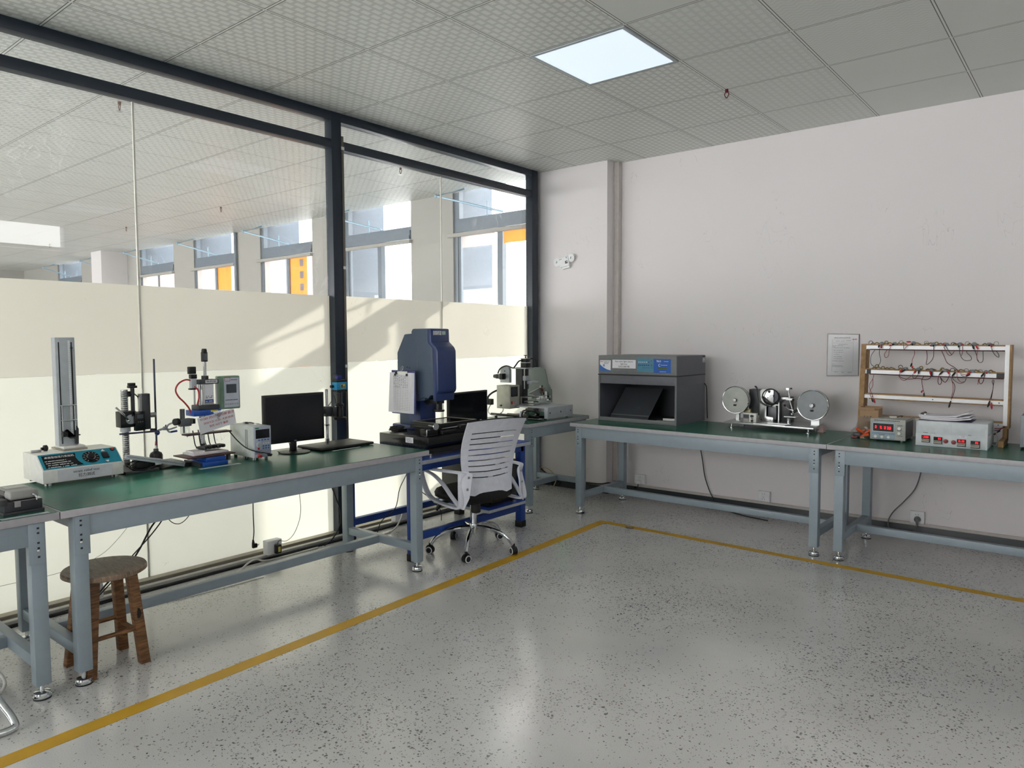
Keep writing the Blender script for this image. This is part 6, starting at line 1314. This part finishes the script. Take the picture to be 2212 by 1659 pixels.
for k, w in enumerate(WIRES):
    b = MB().use({'r': m_wr, 'b': m_wb, 'm': m_wm}[w[0]]); n_ = len(w)-1
    b.tube([(p[0], -.3330-.012*math.sin(PI*i/max(1, n_-1)), p[1]) for i, p in enumerate(w[1:])], .0017 if w[0] != 'm' else .0021, 6, 5); b.build('lead_wire', parent=t)
m_cr = mat('clip_red', (190, 30, 44), .4); m_cb = mat('clip_black', (14, 14, 16), .4)
for col_, p, q in CLIPS:
    p = Vector((p[0], -.3370, p[1])); q = Vector((q[0], -.3410, q[1])); L_ = (q-p).length
    b = MB().use(m_cr if col_ == 'r' else m_cb); b.tube([p, p+(q-p)*.35, p+(q-p)*.7, q], .005, 8, 2, rs=[.0028, .0042, .0050, .0052, .0044, .0025]); b.use(m_chrome).cyl(q, q+(q-p).normalized()*.005, .0015, .0008); b.build('crocodile_clip', parent=t)
b = MB().use(mat('purple_wire', (78, 24, 84), .5)); b.tube([(3.584, -.36, .790), (3.605, -.35, .79), (3.622, -.34, .805), (3.635, -.34, .812)], .0025); b.use(m_wr).tube([(3.584, -.355, .80), (3.61, -.345, .80), (3.635, -.336, .81)], .0025); b.use(m_wb).tube([(3.584, -.37, .765), (3.60, -.36, .78), (3.612, -.35, .788)], .004); b.build('lead_tail', parent=t)
b = MB().use(mat('grey_mains_lead', (176, 176, 172), .5)); b.tube([(3.584, -.45, .715), (3.60, -.45, .712), (3.612, -.46, .735), (3.612, -.46, .765), (3.603, -.45, .785), (3.584, -.44, .788)], .0038); b.build('grey_lead', tag=('pale grey lead bulging from the right side of the white counter box', 'cable'))
t = thing('grey_instrument', (3.87, -.44, T), 0, 'grey instrument case just showing at the right edge of the picture', 'instrument')
b = MB().use(mat('instrument_grey', (140, 150, 156), .45)); b.box((3.722, -.50, T+.012), (4.05, -.20, .90), .004); b.use(m_black)
for x in (3.75, 4.02):
    for y in (-.48, -.22): b.cyl((x, y, T), (x, y, T+.013), .010)
b.build('case', parent=t)
b = MB().use(m_lgrey); b.box((3.74, -.503, T+.03), (4.03, -.5005, .88)); b.build('front_plate', parent=t, smooth=0)

# ---- framed notice, wall fittings
t = thing('framed_notice', (2.628, -.01, 1.075), 0, 'framed printed notice on the white wall', 'notice')
b = MB().use(mat('notice_frame', (92, 82, 80), .4)); A_, B_, C_, D_ = (2.520, 1.073), (2.736, 1.079), (2.735, 1.375), (2.522, 1.380)
b.prism([(A_[0], -.012, A_[1]), (B_[0], -.012, B_[1]), (C_[0], -.012, C_[1]), (D_[0], -.012, D_[1])], (0, .0115, 0)); b.build('frame', parent=t, smooth=0)
b = MB().use(mat('notice_sheet', (160, 162, 164), .12, var=.02)); b.prism([(2.524, -.0128, 1.077), (2.732, -.0128, 1.083), (2.731, -.0128, 1.371), (2.526, -.0128, 1.376)], (0, .0008, 0)); sh = b.build('sheet', parent=t, smooth=0)
b = MB().use(mat('notice_ink', (92, 96, 106), .6)); y = -.013
marks(b, (2.570, y, 1.346), XB, UZ, .105, .007, 120, 1, 1.1)
for (u0, u1, z) in ((2.56, 2.70, 1.338), (2.56, 2.70, 1.312), (2.553, 2.697, 1.108)): b.box((u0, y-.0002, z), (u1, y, z+.0008))
for x in (2.555, 2.697): b.box((x, y-.0002, 1.108), (x+.0008, y, 1.338))
for k, (u, ln, z) in enumerate(((2.58, .03, 1.325), (2.615, .02, 1.325), (2.65, .03, 1.327), (2.60, .06, 1.300), (2.558, .07, 1.291), (2.558, .02, 1.283), (2.565, .11, 1.275), (2.565, .065, 1.259), (2.565, .065, 1.244), (2.565, .04, 1.228), (2.565, .06, 1.212), (2.565, .06, 1.197), (2.560, .075, 1.181), (2.557, .02, 1.158), (2.557, .07, 1.148), (2.555, .08, 1.140), (2.575, .02, 1.102), (2.62, .02, 1.100), (2.665, .03, 1.100))): marks(b, (u, y, z), XB, UZ, ln, .0042, 130+k, .9)
b.build('print', parent=sh, smooth=0)
b = MB().use(m_inkr); marks(b, (2.692, y, 1.335), XB, UZ, .024, .010, 150, 1, .8); b.build('red_stamp', parent=sh, smooth=0)

def outlet(x, z, w, label, holes, plug=None):
    t = thing('wall_socket', (x, -.02, z-.04), 0, label, 'socket', 'white sockets low on the back wall')
    b = MB().use(m_white); b.box((x-w/2, -.034, z-.040), (x+w/2, -.0005, z+.040), .004); b.build('box', parent=t)
    b = MB().use(m_hole)
    for dx, dz in holes: b.box((x+dx-.0012, -.0346, z+dz-.004), (x+dx+.0012, -.0341, z+dz+.004))
    b.build('slots', parent=t, smooth=0); return t
outlet(1.003, .137, .098, 'white surface-mounted wall socket with a white plug, nearest the corner', [(-.008, .02), (.008, .02)])
t = thing('white_plug', (1.0, -.05, .105), 0, 'white plug in the wall socket nearest the corner', 'plug')
b = MB().use(m_white); b.box((.985, -.068, .098), (1.018, -.0352, .130), .006); b.build('plug_body', parent=t)
b = MB().use(m_black); b.tube([(1.0, -.052, .099), (.998, -.055, .075), (.97, -.06, .045), (.90, -.075, .03), (.83, -.08, .02)], .0045); b.build('cord', parent=t)
outlet(2.082, .130, .094, 'empty white wall socket under the middle of the right-hand bench', [(-.008, .022), (.008, .022), (0, -.006), (-.009, -.02), (.009, -.02)])
outlet(3.132, .128, .088, 'white wall socket holding a round grey plug, under the clip rack', [(-.008, .02), (.008, .02)])
t = thing('grey_round_plug', (3.136, -.05, .095), 0, 'round grey plug and lead hanging from the socket under the clip rack', 'plug')
m_gp = mat('grey_rubber', (104, 110, 110), .5)
b = MB().use(m_gp); b.lathe((3.136, -.0352, .118), [(.019, 0), (.020, .004), (.018, .022), (.010, .030), (0, .030)], (0, -1, 0)); b.cyl((3.136, -.05, .105), (3.137, -.052, .078), .009, .006); b.build('plug_body', parent=t)
b = MB().use(m_gp); b.tube([(3.137, -.052, .08), (3.135, -.055, .06), (3.115, -.07, .03), (3.07, -.085, .0105), (3.0, -.07, .0105), (2.965, -.055, .040), (2.962, -.05, .09), (2.99, -.045, .15), (3.05, -.04, .225), (3.115, -.04, .32), (3.145, -.04, .42), (3.157, -.045, .52), (3.16, -.10, .585), (3.16, -.16, .60)], .0042); b.build('cord', parent=t)
b = MB().use(m_black); b.tube([(1.55, -.10, .585), (1.555, -.04, .52), (1.562, -.035, .46), (1.578, -.03, .36), (1.60, -.03, .23), (1.64, -.03, .12), (1.675, -.035, .06), (1.70, -.06, .0065), (1.82, -.13, .0055), (2.0, -.22, .0055), (2.2, -.26, .0055)], .004); b.build('black_floor_cable', tag=('black cable dropping down the wall below the reel tester', 'cable'))
b = MB().use(m_black); b.tube([(-.0+.02, -.185, .19), (.06, -.19, .145), (.16, -.19, .095), (.28, -.195, .060), (.40, -.20, .062), (.55, -.20, .078), (.70, -.20, .085), (.78, -.15, .095), (.81, -.10, .05), (.83, -.09, .006)], .0055); b.build('black_wall_cable', tag=('black cable running along the foot of the corner pier', 'cable'))
b = MB().use(mat('cream_lead', (196, 178, 128), .5)); b.tube([(.03, -.24, .12), (.08, -.235, .165), (.16, -.23, .165), (.23, -.21, .11), (.24, -.21, .06), (.22, -.22, .006)], .0045); b.build('cream_lead', tag=('cream lead arching up at the foot of the corner pier', 'cable'))
b = MB().use(m_white); b.box((.03, -.24, .001), (.045, -.185, .10), .003); b.build('cable_box', tag=('small white cable box at the foot of the dark corner post', 'cable box'))

t = thing('emergency_light', (.31, -.18, 1.99), 0, 'twin-headed emergency light tilted on the white pier', 'emergency light')
Mx = Matrix.Translation((.315, -.158, 2.04)) @ Matrix.Rotation(math.radians(-9), 4, 'Y')
b = MB().use(m_white); b.box((-.052, -.036, -.045), (.055, -.0005, .045), .007, Mx); b.box((-.03, -.030, -.062), (.05, -.002, -.044), .004, Mx); b.build('case', parent=t)
m_lens = mat('lamp_lens', (196, 206, 212), .15)
for s_ in (-1, 1):
    c_ = Mx @ Vector((s_*.078, -.022, .012 if s_ < 0 else .018)); b = MB().use(m_white); b.lathe(c_, [(.020, -.012), (.034, 0), (.037, .008), (.034, .009)], (.0, -1, -.1), 28); b.use(m_lens).lathe(c_, [(.034, .006), (.0, .010)], (0, -1, -.1), 28); b.use(m_mgrey).cyl(c_+Vector((-.004, -.012, -.01)), c_+Vector((.004, -.012, .012)), .002); b.build('lamp_head', parent=t)
b = MB().use(m_ink); b.box((.014, -.0372, -.022), (.042, -.0364, .002), 0, Mx); b.box((.030, -.0368, .022), (.036, -.0364, .036), 0, Mx); b.use(m_redb).box((.016, -.0376, -.016), (.024, -.0373, -.004), 0, Mx); b.use(m_lgrey).box((.027, -.0376, -.012), (.040, -.0373, -.004), 0, Mx); b.build('indicator_panel', parent=t, smooth=0)
b = MB().use(m_ink); 
for k in range(4): b.box((-.044+.007*k, -.0368, .024), (-.039+.007*k, -.0364, .029), 0, Mx)
b.build('print', parent=t, smooth=0)
t = thing('exit_sign', (.29, -.165, .52), 0, 'glowing green running-man exit sign low on the pier under the corner bench', 'exit sign')
b = MB().use(mat('sign_plate', (176, 168, 156), .5)); b.box((.178, -.172, .522), (.395, -.1575, .640), .002); b.build('plate', parent=t)
m_gs = mat('sign_green', (60, 220, 110), .4, emit=(64, 232, 118), estr=.9)
b = MB().use(m_gs); b.prism([(.195, -.1728, .590), (.215, -.1728, .572), (.215, -.1728, .582), (.262, -.1728, .582), (.262, -.1728, .598), (.215, -.1728, .598), (.215, -.1728, .608)], (0, -.0006, 0)); b.box((.270, -.1734, .540), (.318, -.1728, .625)); b.prism([(.330, -.1728, .545), (.338, -.1728, .545), (.350, -.1728, .585), (.362, -.1728, .60), (.352, -.1728, .612), (.335, -.1728, .600)], (0, -.0006, 0)); b.ball((.352, -.1732, .621), .007, (1, .06, 1), 12); b.use(m_paper).prism([(.276, -.1736, .548), (.284, -.1736, .548), (.302, -.1736, .59), (.310, -.1736, .57), (.316, -.1736, .574), (.306, -.1736, .612), (.286, -.1736, .60)], (0, -.0004, 0)); b.build('pictogram', parent=t, smooth=0)

# ---- cables and sockets along the partition
t = thing('power_strip', (.13, -3.05, .0), 0, 'white socket block on the floor duct under the left bench', 'socket')
b = MB().use(m_white); b.box((.095, -3.10, .029), (.150, -3.0, .115), .004); b.build('box', parent=t)
t = thing('plug_adapter', (.165, -3.04, .04), 0, 'black plug-in adapter with yellow label in the white socket block', 'adapter')
b = MB().use(m_black); b.box((.1505, -3.058, .035), (.180, -3.022, .090), .004); b.build('body', parent=t)
b = MB().use(mat('yellow_label', (200, 190, 90), .5)); b.box((.1802, -3.047, .045), (.1806, -3.030, .078)); b.build('label', parent=t, smooth=0)
b = MB().use(m_black); b.tube([(.165, -3.04, .088), (.165, -3.03, .11), (.17, -2.98, .10), (.16, -2.92, .13), (.15, -2.87, .21), (.15, -2.86, .30), (.16, -2.88, .45), (.20, -2.90, .60)], .0018); b.build('cord', parent=t)
t = thing('white_socket_block', (.13, -2.0, 0), 0, 'white socket block with a white lead looping out, under the blue table', 'socket')
b = MB().use(m_white); b.box((.095, -2.06, .029), (.145, -1.945, .110), .004); b.build('box', parent=t)
b = MB().use(m_cream); b.tube([(.146, -2.0, .08), (.17, -2.0, .13), (.20, -2.03, .14), (.24, -2.10, .07), (.25, -2.2, .006), (.26, -2.45, .006)], .006); b.build('white_lead', parent=t)
t = thing('white_socket_block', (.13, -4.07, 0), 0, 'white socket block on the duct behind the wooden stool', 'socket')
b = MB().use(m_white); b.box((.095, -4.12, .029), (.145, -4.04, .13), .004); b.build('box', parent=t)
t = thing('hanging_plug', (.15, -3.19, .13), 0, 'black two-pin plug hanging loose on its lead below the left bench', 'plug')
b = MB().use(m_black); b.tube([(.20, -3.20, .60), (.155, -3.19, .50), (.15, -3.190, .42), (.15, -3.192, .30), (.15, -3.190, .20), (.15, -3.197, .145)], .0032); b.build('cord', parent=t)
b = MB().use(m_black); b.cyl((.15, -3.197, .15), (.15, -3.196, .125), .005, .009); b.obox((.15, -3.188, .112), (.018, .03, .026), (0, 0, 0), .004); b.use(m_steel).box((.145, -3.173, .106), (.1465, -3.158, .110)); b.box((.152, -3.173, .114), (.1535, -3.158, .118)); b.build('plug_body', parent=t)
for nm, pts, r, lab in (('black_power_cable', [(.20, -2.66, .60), (.15, -2.63, .43), (.15, -2.59, .31), (.15, -2.553, .21), (.155, -2.56, .12), (.16, -2.62, .04), (.17, -2.70, .006)], .0042, 'black cable hanging beside the right rear leg of the left bench'),
    ('black_bundle_cable', [(.22, -3.74, .60), (.15, -3.735, .43), (.15, -3.80, .34), (.15, -3.86, .24), (.15, -3.92, .17), (.17, -4.02, .12), (.20, -4.12, .04), (.22, -4.16, .006)], .0048, 'thick black cable falling behind the stool'),
    ('black_crossing_cable', [(.22, -3.70, .60), (.16, -3.715, .42), (.16, -3.79, .32), (.16, -3.91, .21), (.17, -3.99, .13), (.18, -4.03, .10), (.17, -4.08, .05), (.19, -4.14, .005)], .0034, 'thinner black cable crossing behind the stool'),
    ('black_cable_loop', [(.22, -3.72, .60), (.16, -3.712, .42), (.16, -3.69, .36), (.16, -3.64, .34), (.16, -3.59, .375), (.16, -3.575, .43), (.20, -3.57, .60)], .0022, 'small black cable loop under the left bench'),
    ('thin_grey_wire', [(.20, -3.86, .60), (.14, -3.88, .42), (.14, -3.97, .31), (.14, -4.07, .245), (.14, -4.25, .21), (.14, -4.50, .21), (.14, -4.8, .19)], .0011, 'thin grey wire sagging across the frosted glass behind the stool'),
    ('white_floor_cable', [(.17, -2.75, .006), (.165, -3.10, .006), (.19, -3.2, .04), (.24, -3.28, .05), (.26, -3.36, .02), (.28, -3.46, .006), (.30, -3.8, .006), (.27, -4.1, .006)], .0055, 'white cable snaking along the floor ducts under the left bench'),
    ('grey_floor_wire', [(.42, -3.3, .003), (.40, -3.7, .003), (.36, -4.0, .003), (.40, -4.2, .003), (.30, -4.35, .003)], .0022, 'pale wire lying on the floor in front of the ducts')):
    b = MB().use(mat('cable_white', (214, 212, 204), .5) if ('white' in nm or 'grey_f' in nm) else (mat('cable_thin_grey', (110, 108, 104), .5) if 'thin' in nm else m_black)); b.tube(pts, r, 8, 5); b.build(nm, tag=(lab, 'cable'))
for nm, pts, lab in (('table_cable', [(.30, -2.02, .59), (.28, -2.06, .42), (.26, -2.12, .30), (.30, -2.2, .18), (.25, -2.28, .10), (.22, -2.3, .006)], 'black cable hanging beneath the rear of the blue table'), ('table_cable', [(.30, -1.98, .59), (.30, -2.06, .44), (.26, -2.02, .32), (.30, -1.9, .22), (.34, -1.8, .10), (.3, -1.75, .006)], 'black cable curving down under the middle of the blue table')):
    b = MB().use(m_black); b.tube(pts, .003, 8, 5); b.build(nm, tag=(lab, 'cable'))

# ---- chrome chair frame at the left edge
t = thing('cantilever_chair', (1.0, -5.0, 0), 0, 'chrome-tubed cantilever chair mostly outside the left edge of the picture', 'chair')
b = MB().use(m_chrome)
b.tube([(.70, -4.85, .42), (.88, -4.82, .33), (1.10, -4.775, .12), (1.19, -4.745, .035), (1.215, -4.76, .014), (1.19, -4.86, .013), (1.12, -5.10, .013), (1.06, -5.20, .013), (.95, -5.20, .013), (.70, -5.14, .013)], .013, 14, 6); b.build('frame', parent=t)
b = MB().use(m_cfab); b.box((.28, -5.32, .43), (.74, -4.86, .48), .015); b.box((.25, -5.32, .50), (.29, -4.86, .90), .012); b.build('seat', parent=t)
b = MB().use(m_chrome); b.tube([(.70, -5.36, .42), (.88, -5.36, .33), (1.00, -5.33, .12), (1.06, -5.30, .02), (1.04, -5.22, .013)], .013, 12, 5); b.tube([(.30, -4.86, .45), (.27, -4.86, .52), (.27, -4.86, .6)], .012); b.tube([(.30, -5.32, .45), (.27, -5.32, .52), (.27, -5.32, .6)], .012); b.tube([(.32, -4.86, .42), (.50, -4.855, .42), (.70, -4.85, .42)], .012); b.tube([(.32, -5.34, .42), (.50, -5.35, .42), (.70, -5.36, .42)], .012); b.build('side_frame', parent=t)
b = MB().use(m_black); b.tube([(.40, -4.70, .60), (.48, -4.66, .36), (.50, -4.655, .32)], .01); b.ball((.49, -4.66, .33), .02); b.build('armrest_tip', parent=t)
b = MB().use(m_cream); b.tube([(.80, -4.90, .006), (.88, -4.76, .006), (.86, -4.68, .02), (.78, -4.67, .05), (.70, -4.72, .08)], .006); b.build('cream_floor_lead', tag=('cream lead curling over the floor at the left edge', 'cable'))
# small dropped thing by the tape
b = MB().use(mat('dropped_brown', (110, 98, 78), .5)); b.cyl((1.478, -1.075, .0085), (1.530, -1.062, .0085), .007); b.build('dropped_ferrule', tag=('small brown cylinder dropped on the floor beside the yellow tape', 'debris'))

# ---- sprinklers
m_spr = mat('sprinkler_red', (96, 22, 30), .35, .4); m_spr2 = mat('sprinkler_brass', (120, 92, 80), .35, .6)
def sprinkler(x, y, m_, label):
    t = thing('sprinkler_head', (x, y, H), 0, label, 'sprinkler', None)
    b = MB().use(m_); b.cyl((x, y, H-.0004), (x, y, H-.020), .010); b.tube([(x-.009, y, H-.018), (x-.013, y, H-.032), (x-.004, y, H-.050)], .003); b.tube([(x+.009, y, H-.018), (x+.013, y, H-.032), (x+.004, y, H-.050)], .003); b.cyl((x, y, H-.048), (x, y, H-.058), .005); b.build('body', parent=t)
    b = MB().use(m_steel); b.lathe((x, y, H-.061), [(.018, 0), (.018, .002), (0, .003)]); b.build('deflector', parent=t)
sprinkler(2.232, -1.185, m_spr, 'dark red ceiling sprinkler right of the lit panel')
for x, y, lab in ((-.84, -3.46, 'brown sprinkler nearest, behind the glass at the upper left'), (-.80, -1.11, 'sprinkler behind the right-hand glass, left of the corner'), (-3.76, -1.16, 'sprinkler behind the glass above the row of windows'), (-6.05, -1.23, 'small sprinkler behind the glass, left of the pane joint'), (-8.70, -1.26, 'farthest sprinkler behind the glass at the far left')): sprinkler(x, y, m_spr2, lab)

# ---- banners hanging in the far windows, pipe on the pier
def M_cloth(name, col):
    m = bpy.data.materials.new(name); m.use_nodes = True; nt = m.node_tree; n = nt.nodes; l = nt.links
    for q in list(n):
        if q.type != 'OUTPUT_MATERIAL': n.remove(q)
    out = [q for q in n if q.type == 'OUTPUT_MATERIAL'][0]
    tc = n.new('ShaderNodeTexCoord'); nz = n.new('ShaderNodeTexNoise'); nz.inputs['Scale'].default_value = 5; l.new(tc.outputs['Object'], nz.inputs['Vector'])
    r = n.new('ShaderNodeValToRGB'); c = lin(col); r.color_ramp.elements[0].position = .3; r.color_ramp.elements[0].color = (c[0]*.9, c[1]*.88, c[2]*.86, 1); r.color_ramp.elements[1].position = .7; r.color_ramp.elements[1].color = (*c, 1); l.new(nz.outputs[0], r.inputs[0])
    tl = n.new('ShaderNodeBsdfTranslucent'); df = n.new('ShaderNodeBsdfDiffuse'); l.new(r.outputs[0], tl.inputs[0]); l.new(r.outputs[0], df.inputs[0])
    mx = n.new('ShaderNodeMixShader'); mx.inputs[0].default_value = .22; l.new(df.outputs[0], mx.inputs[1]); l.new(tl.outputs[0], mx.inputs[2]); l.new(mx.outputs[0], out.inputs[0]); return m
m_bo = M_cloth('banner_orange', (236, 150, 70)); m_bw = M_cloth('banner_white', (226, 216, 214)); m_bg = mat('banner_print', (150, 140, 146), .6)
def banner(k, segs, z0, z1, label, squares=False):
    w = WIN[k]; t = thing('window_banner', ((w[0]+w[1])/2, -.01, z0), 0, label, 'banner')
    L_ = w[1]-w[0]
    for f0, f1, m_, nm in segs:
        b = MB().use(m_); xa = w[0]+L_*f0; xb = w[0]+L_*f1; N = 14; V = {}
        for i in range(N+1):
            for j in (0, 1): V[i, j] = b.bm.verts.new((xa+(xb-xa)*i/N, .012+.006*math.sin(i*1.3+k), z0 if j == 0 else z1))
        for i in range(N): b.bm.faces.new((V[i, 0], V[i+1, 0], V[i+1, 1], V[i, 1]))
        p_ = b.build(nm, parent=t, smooth=60, recalc=False)
        if squares and m_ is m_bo:
            b = MB().use(m_bg)
            for q in range(5): b.box((xa+(xb-xa)*.66, -.004, 2.30-.155*q), (xa+(xb-xa)*.86, -.003, 2.39-.155*q))
            b.build('printed_squares', parent=p_, smooth=0)
SG = [(.06, .48, m_bw, 'white_panel'), (.56, .88, m_bo, 'orange_panel'), (.88, 1.0, m_bw, 'white_edge')]
banner(2, SG, .95, 2.44, 'white and orange banner with grey squares in the third window from the corner', True)
banner(3, SG, .95, 2.44, 'white and orange banner in the fourth window from the corner')
banner(4, [(.06, .52, m_bw, 'white_panel'), (.56, 1.0, m_bw, 'white_panel')], .95, 2.44, 'plain white banner in the fifth window from the corner')
banner(5, SG, .95, 2.44, 'white and orange banner in the sixth window from the corner')
banner(0, [(.1, .48, m_bw, 'white_panel'), (.58, 1.0, m_bo, 'orange_panel')], 2.30, 2.44, 'rolled-up white and orange banner at the top of the window nearest the corner')
b = MB().use(m_winframe); x = WIN[3][1]+.055; b.cyl((x, -.03, 0), (x, -.03, H-.001), .022, seg=14); b.build('riser_pipe', tag=('grey vertical pipe on the pier between the third and fourth windows', 'pipe'))
b = MB().use(m_wall); b.box((-9.35, -.42, 0), (-8.95, -.001, H-.001)); struct(b.build('wall_hall_column', smooth=0))
